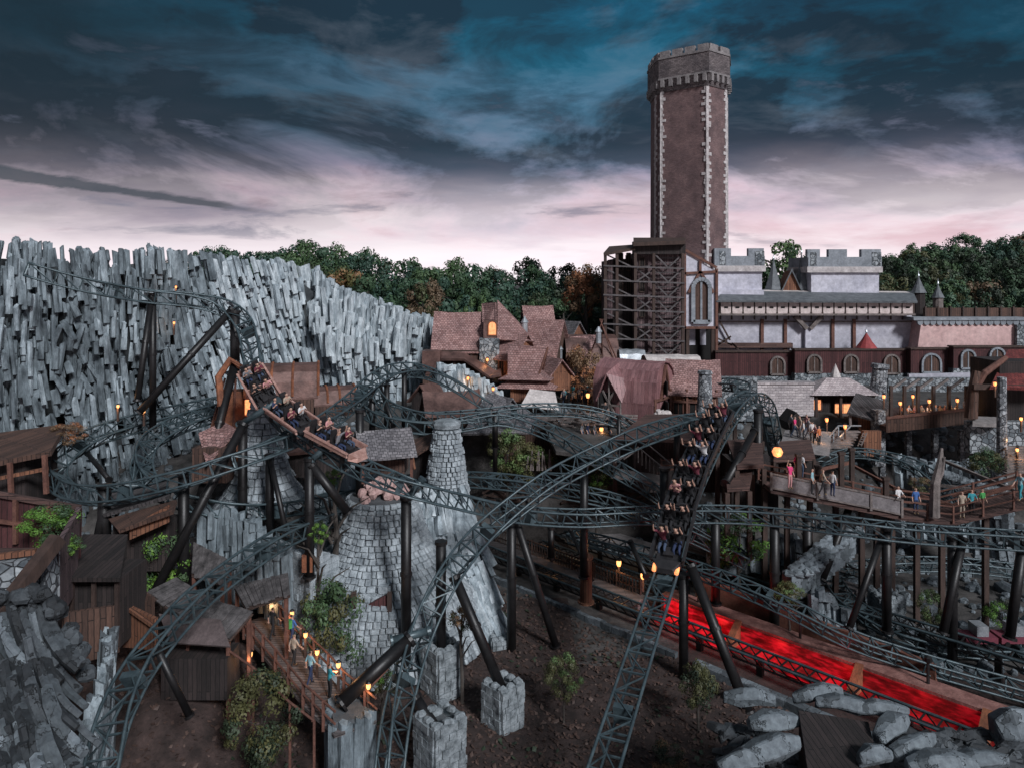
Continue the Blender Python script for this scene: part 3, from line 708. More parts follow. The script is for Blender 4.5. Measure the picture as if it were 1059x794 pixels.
# A-frame with tiered roofs
c = V(546, 412, 76); rt = thing('tiered_hut', c, 'hut with a dark A-shaped shingle gable over two pagoda-like roofs', 'hut'); fr = FR(c, -.18)
mb = MB(); mb.box(fr.P(0, 0, .7), (3.6, 3., 1.6)); mb.build('wall', 'planks_orange', rt)
for zz_, rr1, rr2, hh in ((1.3, 3.1, 1.5, .9), (2.2, 2.7, .9, .8)):
    mb = MB(); mb.hexa([fr.P(x, y, zz_) for x, y in ((-rr1, -2.3), (rr1, -2.3), (rr1, 2), (-rr1, 2))], [fr.P(x, y, zz_+hh) for x, y in ((-rr2, -1.0), (rr2, -1.0), (rr2, 1), (-rr2, 1))])
    mb.build('roof', 'shingle_red', rt)
mb = MB(); mb.slab([fr.P(-1.9, -1.3, 2.6), fr.P(1.2, -1.5, 2.4), fr.P(2.1, -.3, 5.3), fr.P(-2.1, .0, 5.6)], .15)
mb.slab([fr.P(1.2, 1.7, 2.4), fr.P(-1.9, 1.6, 2.6), fr.P(-2.1, .05, 5.6), fr.P(2.1, -.25, 5.3)], .15); mb.build('gable_roof', 'shingle_red', rt)
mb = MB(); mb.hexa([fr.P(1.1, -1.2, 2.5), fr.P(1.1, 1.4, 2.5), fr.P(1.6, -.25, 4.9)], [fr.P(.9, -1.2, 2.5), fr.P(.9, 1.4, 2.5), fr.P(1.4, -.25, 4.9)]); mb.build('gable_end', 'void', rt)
beams(rt, 'timber_red', [(fr.P(1.25, -1.55, 2.3), fr.P(2.1, -.28, 5.3)), (fr.P(1.25, 1.6, 2.3), fr.P(2.1, -.22, 5.3))], .14, 'barge_board')
# leaning roof band above pale rocks, and the brown box
c = V(487, 392, 77); rt = thing('stair_roof', c, 'narrow brown covered stair with a roof running down over pale rocks', 'covered stair'); fr = FR(c, 0)
mb = MB(); mb.slab([V(456, 371, 77), V(480, 371, 77), V(481, 365, 78.4), V(456, 363, 78.4)], .25)
mb.slab([V(480, 371, 77), V(506, 389, 76), V(513, 383, 77.5), V(481, 365, 78.4)], .25); mb.slab([V(506, 389, 76), V(518, 387, 76), V(518, 381, 77.5), V(513, 383, 77.5)], .25)
mb.build('roof', 'copper_sheet', rt)
for a, b in ((458, 372), (470, 372), (482, 374), (493, 381), (504, 389), (515, 388)):
    MB().box(V(a, b, 77.6)-Vector((0, 0, 1.2)), (.2, .2, 2.4)).build('post', 'timber', rt)
mb = MB(); mb.box(V(447, 374, 78), (1.9, 2.2, 2.4)); mb.cur = 1; mb.box(V(447, 388, 78), (1.8, 2., 1.5))
tag(mb.build('wooden_turret', ['copper_sheet', 'planks_brown']), 'small square brown turret at the lower end of the rock face', 'turret')
def rockwall(name, label, pts, seed, mats=('basalt', 'basalt_pale'), r=.3, top_j=.5, z0=None, lean=(0, .25), step=.45, layers=2):
    """a low wall of stacked basalt stubs following a world path [(x,y,ztop,zbot)]"""
    rr = random.Random(seed); mb = MB()
    for a, b in zip(pts, pts[1:]):
        a, b = Vector(a), Vector(b); n = max(1, int((b-a).xy.length/step))
        for i in range(n):
            q = a.lerp(b, (i+.5)/n)
            for l in range(layers):
                mb.cur = rr.randint(0, 1); x, y = q.x+rr.uniform(-.1, .1), q.y+l*r*1.3+rr.uniform(-.1, .1); z = q.w if len(q) > 3 else 0
                while z < q.z-.2:
                    h = min(rr.uniform(.7, 2.2), q.z-z+rr.uniform(-top_j, top_j)*.5)
                    if h < .25: break
                    k = (q.z-z)*lean[1]*.5
                    column(mb, (x+lean[0]*(q.z-z), y-k+rr.uniform(-.12, .12), z-.1), (lean[0]*-1, lean[1]*.6+rr.uniform(-.1, .1), 1), h+.15, r*rr.uniform(.8, 1.3), 5, rr, .35); z += h
    return tag(mb.build(name, list(mats)), label, 'rock wall')
class V4(Vector): pass
def vp(px, py, Y, zb): p = W(px, py, Y); return (p.x, p.y, p.z, zb)
rockwall('rock_outcrop', 'pale rock face under the brown covered stair', [vp(452, 378, 76, 7), vp(480, 382, 75, 7), vp(505, 398, 74, 7), vp(518, 408, 73, 7)], 31, lean=(.12, .5), r=.42, layers=3)
rt, fr = house('brown_hut', 'low hut with a folded brown sheet roof below the rock face', 'hut', 466, 437, 70, .25, 4.8, 3.6,
               [(-1.8, 1.2), (0, 2.9), (1.8, 1.2)], 'planks_brown', 'copper_sheet', ov=.4, ovx=.3)
beams(rt, 'timber_red', [(fr.P(2.7, -2.0, 1.0), fr.P(2.72, 0, 3.1)), (fr.P(2.7, 2.0, 1.0), fr.P(2.72, 0, 3.1))], .15, 'barge_board')
mb = MB(); mb.slab([V(478, 448, 64), V(548, 447, 64), V(556, 430, 67), V(510, 405, 69), V(503, 408, 69)], .2)
tag(mb.build('lean_to_roof', 'shingle_grey'), 'wide grey shingle lean-to roof just above the long curving track', 'roof')
mb = MB(); mb.slab([V(538, 420, 71.5), V(578, 424, 71.5), V(574, 405, 73), V(548, 402, 73)], .15)
tag(mb.build('canvas_awning', 'canvas'), 'pale torn canvas awning right of the pagoda-like hut', 'awning')
for (px, py, Y, rz, L, D, h, rh, wm, rm, lb) in ((574, 402, 77, -1.1, 2.2, 2.4, 1.7, 3.1, 'planks_orange', 'shingle_red', 'tiny gabled booth right of the pagoda-like hut'),
        (556, 366, 88, .2, 3., 3., 3.2, 5.6, 'planks_brown', 'shingle_red', 'small gabled house tucked behind the steep roof'), (590, 372, 90, -1.0, 3., 3., 2.4, 4.6, 'planks_orange', 'shingle_grey', 'small grey-roofed house in front of the orange autumn tree'),
        (443, 424, 74, 1.1, 2.4, 2.4, 1.2, 2.6, 'planks_dark', 'copper_sheet', 'tiny dark shed with a brown roof at the end of the rock face'), 
        (520, 446, 69, -1.0, 2.6, 2.8, 1.5, 3.2, 'planks_dark', 'shingle_grey', 'little grey-roofed house just behind the flat curving track')):
    rt, fr = house('small_house', lb, 'house', px, py, Y, rz, L, D, [(-D/2, h), (0, rh), (D/2, h)], wm, rm, ov=.45, ovx=.4, sag=.06)
    window(rt, fr, 0, -D/2-.02, .4, .6, 1., fm='timber_red', glow=(px in (574, 556, 640)))
# barn with curved roofs at the plaza
c = V(609, 402, 84); rt = thing('curved_barn', c, 'dark barn with rounded roof and tall pole tent frame behind the orange tree', 'barn'); fr = FR(c, .1)
def arcprof(w_, h0, h1, n=6, p=.75): return [(-w_*math.cos(math.pi*i/n), h0+(h1-h0)*math.sin(math.pi*i/n)**p) for i in range(n+1)]
gable(rt, fr, 5.4, 5., arcprof(2.5, 2.6, 6.), 'planks_brown', 'copper_sheet', ov=.2, ovx=.3, sag=0)
mb = MB(); mb.slab([fr.P(-3., -2.9, 3.6), fr.P(-1.2, -3.4, 3.8), fr.P(.2, -1.0, 6.2), fr.P(-2.3, -.8, 6.0)], .14); mb.slab([fr.P(-1.2, -3.4, 3.8), fr.P(-.1, -2.4, 2.7), fr.P(1.2, -.9, 6.2), fr.P(.2, -1.0, 6.2)], .14)
mb.build('porch_roof', 'shingle_red', rt)
window(rt, fr, -1.8, -2.55, .4, 1.8, 2.6, arch=True, fm='timber_red'); window(rt, fr, 1.5, -2.55, .6, 1.2, 1.8, fm='timber_red', glow=True)
c2 = V(622, 392, 81)
rt = thing('pole_frame', c2, 'slender wooden poles leaning together above the curved barn', 'pole frame')
for dx, dy in ((-2.2, -.6), (1.9, -.9), (.3, 1.4), (2.6, .9)):
    MB().tube([c2+Vector((dx, dy, .2)), c2+Vector((dx*-.08, dy*-.05, 6.6))], [.11, .06], 6).build('pole', 'timber_red', rt)
mb = MB(); mb.lathe(V(619, 355, 80), [(.3, 0), (.3, 1.2), (.42, 1.25), (.1, 1.8)], 10); tag(mb.build('metal_chimney', 'metal_pale'), 'pale metal chimney beside the leaning poles', 'chimney')
mb = MB(); mb.lathe(V(579, 372, 82), [(.28, 0), (.28, 1.1), (.4, 1.15), (.1, 1.6)], 10); tag(mb.build('metal_chimney', 'metal_pale'), 'pale metal chimney at the right of the steep roof', 'chimney')
# maroon barn
c = V(656, 436, 71); rt = thing('maroon_barn', c, 'big maroon sheet-metal barn with a pointed timber porch', 'barn'); fr = FR(c, -.62)
pr = arcprof(2.4, 2.3, 5.9, 8, .72)
gable(rt, fr, 6.2, 4.6, pr, 'sheet_maroon', 'sheet_maroon', ov=.15, ovx=.15, sag=.05, th=.12)
mb = MB(); mb.slab([fr.P(-2.6, -3.0, 2.2), fr.P(-1.3, -3.3, 4.9), fr.P(-1.1, -1.2, 5.7), fr.P(-2.6, -1.8, 4.0)], .14)
mb.slab([fr.P(-1.3, -3.3, 4.9), fr.P(.2, -3.0, 2.2), fr.P(.3, -1.8, 4.3), fr.P(-1.1, -1.2, 5.7)], .14); mb.build('porch_roof', 'sheet_maroon', rt)
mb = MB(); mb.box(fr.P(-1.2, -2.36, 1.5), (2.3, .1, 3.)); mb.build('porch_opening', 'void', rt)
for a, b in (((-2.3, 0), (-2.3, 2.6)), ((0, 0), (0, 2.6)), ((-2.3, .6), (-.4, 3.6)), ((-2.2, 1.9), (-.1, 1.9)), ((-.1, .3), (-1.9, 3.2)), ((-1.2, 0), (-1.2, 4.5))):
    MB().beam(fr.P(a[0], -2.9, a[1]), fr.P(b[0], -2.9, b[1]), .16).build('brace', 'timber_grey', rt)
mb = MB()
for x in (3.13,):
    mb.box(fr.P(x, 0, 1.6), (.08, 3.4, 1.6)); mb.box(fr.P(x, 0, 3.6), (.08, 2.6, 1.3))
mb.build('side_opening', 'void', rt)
for a, b in (((-2.3, 0), (-2.3, 2.8)), ((2.3, 0), (2.3, 2.8)), ((-2.3, 2.6), (2.3, 2.6)), ((-1, 2.6), (0, 5.7)), ((1, 2.6), (0, 5.7)), ((-2.3, .7), (2.3, .7))):
    MB().beam(fr.P(3.25, a[0], a[1]), fr.P(3.25, b[0], b[1]), .2).build('beam', 'timber_red', rt)
c = V(716, 432, 72); rt = thing('mill_house', c, 'red timber house with a sloping brown roof and braced openings next to the maroon barn', 'house'); fr = FR(c, -.2)
gable(rt, fr, 4.2, 5., [(-2.6, 3.1), (-.2, 5.6), (2.6, 4.4)], 'planks_orange', 'shingle_red', ov=.7, ovx=.5, sag=.1)
for x, z, w_, h in ((-1.4, .4, .9, 1.6), (.2, .4, 1.2, 1.6), (1.5, 1.9, .7, .8), (-.5, 2.2, .8, .7)): window(rt, fr, x, -2.63, z, w_, h, fm='timber_red')
beams(rt, 'timber_red', [(fr.P(-2.1, -2.8, 0), fr.P(-2.1, -2.8, 3.2)), (fr.P(2.1, -2.8, 0), fr.P(2.1, -2.8, 3.2)), (fr.P(-.6, -2.8, 0), fr.P(-.6, -2.8, 3.2)), (fr.P(-2.1, -2.8, 2.0), fr.P(2.1, -2.8, 2.0)), (fr.P(.9, -2.8, 2.0), fr.P(2.1, -2.8, .3))], .18, 'beam')
mb = MB(); f3 = FR(V(692, 380, 75), .05); roof_sheet(mb, f3, arcprof(1.7, 0, 1.3, 6), -2.6, 2.9, .12, 8, .0, .05)
tag(mb.build('canvas_roof', 'canvas'), 'pale rounded canvas roof behind the maroon barn', 'canopy')
mb = MB(); f3 = FR(V(655, 371, 78), .0); roof_sheet(mb, f3, arcprof(1.2, 0, 1., 6), -1.6, 1.1, .12, 6, .0, .05)
tag(mb.build('canvas_roof', 'metal_pale'), 'small grey rounded roof at the foot of the wooden scaffold tower', 'canopy')
# grey chimney pillar and stone wall behind the crest
mb = MB(); mb.lathe(V(729, 426, 66), [(.75, 0), (.62, 2.), (.58, 3.4), (.68, 3.45), (.6, 3.7)], 14); tag(mb.build('stone_pillar', 'rubble_fine'), 'round grey stone pillar at the right end of the timber house', 'pillar')
mb = MB(); mb.box(V(755, 412, 72), (5., 1.2, 4.2)); tag(mb.build('stone_wall', 'rubble'), 'rough grey rubble wall behind the crest of the track', 'wall')
mb = MB(); a, b = V(774, 428, 72), V(842, 430, 72); mb.box((a+b)/2+Vector((0, .5, 1.45)), ((b-a).length, .9, 3.1)); mb.box((a+b)/2+Vector((0, .5, 3.1)), ((b-a).length+.2, 1.1, .2))
tag(mb.build('pale_wall', 'ashlar'), 'pale coursed stone wall right of the track crest', 'wall')

# --- the castle (Y about 95; 0.125 m per pixel)
YC = 95.
def CP(px, py, Y=YC): return W(px, py, Y)
def cbox(mb, x0, x1, y0, y1, Y, dep): # pixel box with its front face at Y
    a = CP(x0, y1, Y); b = CP(x1, y0, Y); mb.box(((a.x+b.x)/2, Y+dep/2, (a.z+b.z)/2), (b.x-a.x, dep, b.z-a.z))
s1 = 100/F
foot = [((678-CX)*s1, 100.), ((718-CX)*s1, 96.2), ((742-CX)*s1, 98.6), ((751.5-CX)*s1, 102.5), ((748-CX)*s1, 107.), ((704-CX)*s1, 110.), ((676-CX)*s1, 106.), ((675.5-CX)*s1, 102.)]
foot = [(x+.75, y) for x, y in foot]
cxk = sum(p[0] for p in foot)/8; cyk = sum(p[1] for p in foot)/8
def scl(k, z): return [Vector((cxk+(x-cxk)*k, cyk+(y-cyk)*k, z)) for x, y in foot]
rt = thing('castle_keep', (cxk, cyk, 10), 'very tall brick castle keep with white corner stones and a battlemented crown', 'tower')
zs, zc1, zt = 48.6, 50., 52.9
MB().hexa(scl(1.03, 9.5), scl(1., zs)).build('shaft', 'keep_brick', rt)
MB().hexa(scl(1.02, zs-.1), scl(1.08, zs+1.5)).build('corbel_course', 'keep_crown', rt)
MB().hexa(scl(1.09, zs+1.5), scl(1.09, zt)).build('parapet', 'keep_crown', rt)
MB().hexa(scl(1.11, zt-.05), scl(1.11, zt+.25)).build('coping', 'crown_stone', rt)
MB().hexa(scl(1.105, zs+1.45), scl(1.105, zs+1.7)).build('string_course', 'crown_stone', rt)
ft = scl(1.095, 0); nfoot = len(foot)
for i in range(nfoot):
    a, b = ft[i], ft[(i+1) % nfoot]; L = (b-a).length; d = (b-a).normalized(); nn = Vector((d.y, -d.x, 0)); ang = math.atan2(d.y, d.x)
    n = max(1, int(L/1.05))
    for k in range(n):                    # corbels and merlons round the crown
        q = a+d*L*(k+.5)/n
        MB().box(Vector((q.x, q.y, zs+.95))+nn*-.12, (.46, .62, 1.0), ang).build('corbel', 'crown_stone', rt)
    n = max(1, int(L/1.7)) if L > 3 else 1
    for k in range(n):
        q = a+d*L*(k+.5)/n
        MB().box(Vector((q.x, q.y, zt+.62))-nn*.3, (L/n*.78, .55, .8), ang).build('merlon', 'crown_stone', rt)
rr = random.Random(3)
for ci in (0, 1, 2, 3, 7):
    mb = MB(); z = 10.5
    while z < zs-.2:
        h = rr.uniform(.34, .5); p = scl(1.03-.03*(z-10)/38., z+h/2)[ci]
        a = scl(1., 0)[(ci-1) % 8]; b = scl(1., 0)[(ci+1) % 8]; side = int(z*2) % 2
        for q, o_ in ((a, side), (b, 1-side)):
            d = Vector((q.x-p.x, q.y-p.y, 0)).normalized(); w_ = .58 if o_ else .24; w_ *= rr.uniform(.5, 1.35)
            if rr.random() < .12: continue
            mb.box(p+d*w_*.5, (w_, .22, h*.9), math.atan2(d.y, d.x))
        z += h
    a, b = scl(1.02, 10.2)[ci], scl(.995, zs-.2)[ci]; mb.beam(a, b, .3)
    mb.build('corner_stones', 'quoin', rt)
# small slit windows in the keep
for px, py in ((694, 210), (694, 150), (731, 180)):
    p = CP(px, py, 97.6 if px > 720 else 98.1)
# timber scaffold tower
c = CP(667, 395, 90); rt = thing('scaffold_tower', c, 'big dark plank tower wrapped in crossed timber scaffolding', 'tower')
mb = MB(); cbox(mb, 657, 708, 262, 396, 91.2, 8.); mb.build('wall', 'planks_mauve', rt)
mb = MB(); cbox(mb, 634, 657, 268, 396, 93.6, 5.6); mb.build('rear_wall', 'planks_dark', rt)
mb = MB(); cbox(mb, 626, 634, 270, 330, 92., 4.); mb.build('side_wall', 'planks_mauve', rt)
mb = MB(); mb.slab([CP(655, 251, 89), CP(709, 249, 89), CP(709, 246, 98), CP(655, 246, 98)], .45); mb.slab([CP(624, 262, 89.6), CP(657, 256, 89.6), CP(657, 253, 97), CP(630, 255, 97)], .35); mb.build('roof', 'timber', rt)
mb = MB(); cbox(mb, 655, 709, 250, 263, 90., 1.); mb.build('cornice', 'planks_dark', rt)
ys_ = [262, 277, 292, 307, 322, 337, 352, 367, 382]; xs_ = [657, 675, 706]
def bm(a, b, w_=.26, Y=90.3, mat='scaffold_wood', nm='brace'): MB().beam(CP(a[0], a[1], Y), CP(b[0], b[1], Y), w_).build(nm, mat, rt)
for x in (626, 638, 657, 676, 706): bm((x, 262), (x, 395), .34, 90.0, 'timber', 'post')
for i, y in enumerate(ys_[1:]): bm((624, y-2), (708, y+1), .18, 89.75, nm='rail')
for i in range(8):
    a, b = ys_[i], ys_[i+1]
    bm((676, a), (691, b), .17); bm((706, a+1), (691, b), .17); bm((657, b), (676, a+2) if i % 2 else (676, b-2), .18); bm((657, a), (676, b), .15) if i % 2 else None; bm((628, a+2), (655, b), .17, 90.2)
    for k in range(1, 3): bm((677, a+(b-a)*k/3), (705, a+(b-a)*k/3), .10, 90.75, nm='batten')
fr = FR(Vector((0, 0, 0)))
for px, py in ((664, 272), (664, 296), (664, 322), (664, 346)): window(rt, FR(CP(px, py+6, 91.15)), 0, 0, 0, .6, 1.4, fm='timber')
for x in (642, 650): 
    for y in (284, 308): window(rt, FR(CP(x, y-4, 93.55)), 0, 0, 0, .5, 2.2, fm='timber')
# gatehouse with arched window
c = CP(724, 396, 93); rt = thing('gatehouse', c, 'white half-timbered gatehouse with one big arched window', 'gatehouse')
mb = MB(); a = [CP(x, y, 93) for x, y in ((708, 338), (740, 338), (740, 280), (708, 262))]; mb.hexa(a, [p+Vector((0, 6, 0)) for p in a]); mb.build('wall', 'plaster', rt)
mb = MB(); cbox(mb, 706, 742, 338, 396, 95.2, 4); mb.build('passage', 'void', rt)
mb = MB(); cbox(mb, 713, 719, 340, 357, 95.1, .05); cbox(mb, 724, 730, 340, 357, 95.1, .05); mb.build('passage_window', 'plaster_blue', rt)
for p_, q_ in (((707, 258), (741, 277)), ((708, 262), (708, 340)), ((741, 278), (741, 396)), ((706, 339), (742, 339)), ((708, 283), (741, 281)), ((724, 270), (724, 283)), ((724, 281), (712, 303)), ((724, 281), (738, 303))):
    MB().beam(CP(p_[0], p_[1], 92.85), CP(q_[0], q_[1], 92.85), .32).build('beam', 'timber_red', rt)
window(rt, FR(CP(725, 333, 92.9)), 0, 0, 0, 2.1, 5.4, arch=True, fm='parapet_grey', pm='planks_brown', fw=.5)
for x in (711, 737): MB().beam(CP(x, 396, 93), CP(x, 339, 93), .4).build('post', 'timber', rt)
# bastions
def bastion(label, x0, x1, y0, ym, yp, yb, Y, dep, merl):
    c = CP((x0+x1)/2, 396, Y); rt = thing('castle_bastion', c, label, 'bastion')
    mb = MB(); cbox(mb, x0+1, x1-1, yp, 396, Y+.3, dep-.6); mb.build('wall', 'plaster', rt)
    mb = MB(); cbox(mb, x0-2, x1+2, ym, yp, Y, dep); mb.build('parapet', 'parapet_grey', rt)
    mb = MB(); cbox(mb, x0-3, x1+3, yp-1, yp+5, Y-.15, dep+.3); mb.build('ledge', 'quoin', rt)
    for a, b in merl:
        mb = MB(); cbox(mb, a, b, y0, ym+.5, Y+.02, .7); mb.build('merlon', 'parapet_grey', rt)
    for a, b in (merl[0], merl[-1]):
        mb = MB(); cbox(mb, (a+b)/2-3 if a == merl[0][0] else b-9, (a+b)/2+3 if a == merl[0][0] else b+.5, y0+3, yp-2, Y-.06, .1); mb.build('stone_patch', 'rubble', rt)
    return rt
bastion('left grey battlemented bastion beside the gatehouse', 741, 789, 257, 265, 276, 300, 96., 7., [(739, 756), (774, 790)])
bastion('right grey battlemented bastion behind the long gallery', 838, 910, 258, 266, 277, 300, 96.5, 7., [(835, 848), (857, 876), (891, 911)])
# dark turrets and the orange gable between the bastions
def turret(name, px, yb, yt, w_, Y, cm, wm, ytop, label, n=10, wb=None):
    c = CP(px, wb or 396, Y); rt = thing(name, c, label, 'turret'); r = w_*Y/F/2
    zb = CP(0, yb, Y).z; zt_ = CP(0, ytop, Y).z
    MB().lathe((c.x, c.y, c.z), [(r*.8, 0), (r*.8, zb-c.z)], n).build('shaft', wm, rt)
    MB().lathe((c.x, c.y, zb), [(r*1.05, 0), (r*.95, .1), (r*.45, (zt_-zb)*.5), (.03, zt_-zb)], n).build('roof', cm, rt)
    MB().lathe((c.x, c.y, zt_-.15), [(.05, 0), (.14, .25), (.05, .5), (.02, .9)], 6).build('finial', 'metal_pale', rt)
turret('spire', 800, 300, 268, 19, 99, 'slate_cone', 'timber', 268, 'dark pointed spire next to the left bastion', 6)
turret('spire', 829, 300, 262, 18, 99, 'slate_cone', 'timber', 262, 'dark pointed spire next to the right bastion', 6)
c = CP(818, 300, 98); rt = thing('orange_gable', c, 'small orange wooden gable between the two dark spires', 'gable')
mb = MB(); a = [CP(x, y, 98) for x, y in ((810, 302), (828, 302), (828, 298), (819, 280), (810, 298))]; mb.hexa(a, [p+Vector((0, 2.5, 0)) for p in a]); mb.build('gable_wall', 'planks_orange', rt)
mb = MB(); mb.slab([CP(808, 301, 97.6), CP(819, 278, 97.6), CP(819, 278, 101), CP(808, 301, 101)], .15); mb.slab([CP(819, 278, 97.6), CP(830, 301, 97.6), CP(830, 301, 101), CP(819, 278, 101)], .15); mb.build('roof', 'slate_cone', rt)
# curtain wall with the long timber gallery
c = CP(842, 396, 95); rt = thing('curtain_wall', c, 'long pale blue plastered castle wall carrying the timber gallery', 'wall')
mb = MB(); cbox(mb, 741, 943, 318, 398, 95.2, 3.); mb.build('wall', 'plaster_blue', rt)
mb = MB(); cbox(mb, 741, 790, 300, 318, 95.4, 2.); mb.build('upper_wall', 'plaster', rt)
for x in (788, 812, 861, 883): MB().beam(CP(x, 330, 95.1), CP(x, 362, 95.1), .38).build('pilaster', 'timber_red', rt)
mb = MB(); cbox(mb, 833, 839, 338, 362, 94.6, 1.); mb.build('pillar', 'plaster', rt)
for dx in (-1, 1): MB().beam(CP(836+dx*14, 327, 94.3), CP(836+dx*2, 340, 94.5), .5).build('bracket', 'timber_grey', rt)
mb = MB(); cbox(mb, 741, 820, 355, 360, 94.6, .6); mb.build('ledge', 'deck_red', rt)
mb = MB(); cbox(mb, 742, 943, 332, 333.6, 94.95, .3); mb.build('string_course', 'timber_grey', rt)
for a, b in (((742, 350), (757, 357)), ((742, 357), (756, 348)), ((744, 332), (755, 352)), ((757, 355), (765, 363))): MB().beam(CP(a[0], a[1], 94.7), CP(b[0], b[1], 94.7), .2).build('brace', 'timber', rt)
gl = thing('timber_gallery', CP(844, 326, 93.5), 'long roofed timber gallery of pale carved panels on the castle wall', 'gallery')
mb = MB(); mb.slab([CP(741, 311, 92.6), CP(949, 312, 92.6), CP(945, 303, 97), CP(747, 301, 97)], .22); mb.build('roof', 'slate_cone', gl)
mb = MB(); mb.slab([CP(747, 301.2, 97), CP(945, 303.2, 97), CP(945, 301.5, 98.2), CP(747, 299.5, 98.2)], .2); mb.build('ridge', 'canvas', gl)
mb = MB(); cbox(mb, 744, 946, 312, 325, 93.7, 2.5); mb.build('back_wall', 'timber', gl)
for i in range(17):
    x = 745+i*11.75; mb = MB(); cbox(mb, x+.7, x+11, 313, 324.5, 93.5, .15); mb.cur = 1; cbox(mb, x+4, x+8, 317.2, 319, 93.45, .03); mb.build('panel', ['panel_wood', 'void'], gl)
    MB().beam(CP(x, 330, 94.9), CP(x, 324, 93.4), .22).build('bracket', 'timber', gl)
mb = MB(); cbox(mb, 743, 947, 324.5, 326.5, 93.3, 2.); mb.build('floor', 'timber_grey', gl)
# lower plank palisade with arched windows, on a rubble base
def palisade(x0, x1, yt, yb, Y, wins, label, base=404):
    c = CP((x0+x1)/2, base, Y); rt = thing('plank_wall', c, label, 'plank wall')
    mb = MB(); x = x0
    cbox(mb, x0, x1, yt+1, yb, Y+.1, 1.); mb.build('wall', 'planks_maroon', rt)
    mb = MB(); cbox(mb, x0, x1, yt, yt+1.6, Y-.1, 1.3); mb.build('coping', 'timber', rt)
    mb = MB(); cbox(mb, x0, x1, yb, base+6, Y, 1.4); mb.build('stone_base', 'rubble', rt)
    for wx, wy, ww, wh in wins: window(rt, FR(CP(wx, wy, Y-.03)), 0, 0, 0, ww*Y/F, wh*Y/F, arch=True, fm='parapet_grey' if x0 > 940 else 'timber_grey', pm='planks_brown', fw=.24)
    return rt
palisade(740, 822, 363, 389, 92., [(804, 387, 14, 18)], 'dark maroon plank wall with one arched window, left of the others')
palisade(822, 942, 361, 386, 91., [(842, 385, 14, 18), (880, 385, 14, 18), (922, 386, 15, 19)], 'dark maroon plank wall with three arched windows under the red cone')
palisade(942, 986, 360, 386, 90., [(963, 385, 19, 19)], 'plank wall section with a wide pale arched window', 392)
palisade(986, 1062, 358, 381, 89., [(1001, 381, 14, 19), (1031, 379, 15, 19)], 'rightmost plank wall with two pale arched windows', 392)
mb = MB(); a = [W(x, y, 88.4) for x, y in ((940, 387), (1058, 384), (1058, 398), (940, 396))]; mb.hexa(a, [p+Vector((0, .4, 0)) for p in a]); tag(mb.build('plaster_band', 'plaster_blue'), 'pale plastered strip below the arched windows at the right', 'wall')
c = W(1000, 404, 84); mb = MB(); a, b = W(918, 412, 86), W(1060, 412, 86); mb.box(((a.x+b.x)/2, 86.3, a.z+.7), (b.x-a.x, .8, 3.4)); tag(mb.build('stone_wall', 'rubble'), 'long dark rubble wall behind the terrace lanterns', 'wall')
# pink wall and fence at the right
rt = thing('pink_wall', CP(1000, 396, 93), 'pink plastered castle wall with a scalloped grey frieze', 'wall')
mb = MB(); a = [W(x, y, 93) for x, y in ((944, 396), (1062, 396), (1062, 335), (953, 332))]; mb.hexa(a, [p+Vector((0, 2.5, 0)) for p in a]); mb.build('wall', 'plaster_pink', rt)
mb = MB(); cbox(mb, 945, 1065, 328.5, 331.5, 92.6, 3.); mb.build('coping', 'parapet_grey', rt)
for i in range(17):
    c = W(952+i*6.6, 333.5, 92.75); n = 8; mb = MB(); ol = [(-.36, .35), (-.36, 0)]+[(-.36*math.cos(math.pi*k/n), -.36*math.sin(math.pi*k/n)) for k in range(1, n)]+[(.36, 0), (.36, .35)]
    a = [c+Vector((x, 0, z)) for x, z in ol]; mb.hexa(a, [p+Vector((0, .3, 0)) for p in a]); mb.build('scallop', 'parapet_grey', rt)
mb = MB(); cbox(mb, 1052, 1060, 336, 360, 92.4, .5); mb.build('corner_strip', 'rubble', rt)
fc = thing('roof_fence', CP(1000, 328, 95), 'long brown wooden fence along the top of the pink wall', 'fence')
mb = MB(); cbox(mb, 955, 1066, 318.5, 328.5, 95., .1); mb.build('boards', 'planks_brown', fc)
for i in range(9): MB().beam(CP(957+i*13, 329, 94.9), CP(957+i*13, 317, 94.9), .2).build('post', 'timber', fc)
turret('spire', 950, 303, 286, 15, 97, 'slate_cone', 'planks_dark', 286, 'larger dark conical spire at the right end of the gallery', 10)
turret('spire', 970, 308, 294, 12, 97, 'slate_cone', 'timber_grey', 294, 'smaller conical spire right of the larger one', 10)
turret('red_turret', 896, 362, 344, 24, 92.6, 'red_cone', 'timber', 344, 'bright red conical roof in front of the pale blue castle wall', 12)
# --- middle right buildings
rt = thing('pale_roof_hut', W(864, 436, 74), 'open hut with a pale hipped shingle roof below the castle', 'hut'); fr = FR(W(864, 436, 74), 0)
mb = MB(); mb.hexa([fr.P(x, y, 3.0) for x, y in ((-3.3, -2.2), (3.4, -2.2), (3.4, 2.2), (-3.3, 2.2))], [fr.P(x, y, 4.4) for x, y in ((-1., -.2), (1.4, -.2), (1.4, .3), (-1., .3))]); mb.build('roof', 'shingle_pale', rt)
MB().box(fr.P(0, .5, 1.5), (5.2, 2.5, 3.)).build('wall', 'planks_dark', rt)
for x in (-2.6, -.2, 2.4): MB().box(fr.P(x, -1.6, 1.5), (.25, .25, 3.)).build('post', 'timber', rt)
window(rt, fr, -2.2, -.78, 1.3, .9, 1.1, glow=True, fm='timber_red'); window(rt, fr, .4, -.78, .9, 1.8, 1.1, glow=True, fm='timber_red')
mb = MB(); c = W(864, 393, 77); mb.lathe((c.x, c.y, c.z-5.5), [(.35, 0), (.35, 5.3)], 8); mb.cur = 1; mb.lathe((c.x, c.y, c.z-.2), [(.75, 0), (.4, 1.0), (.02, 1.9)], 8)
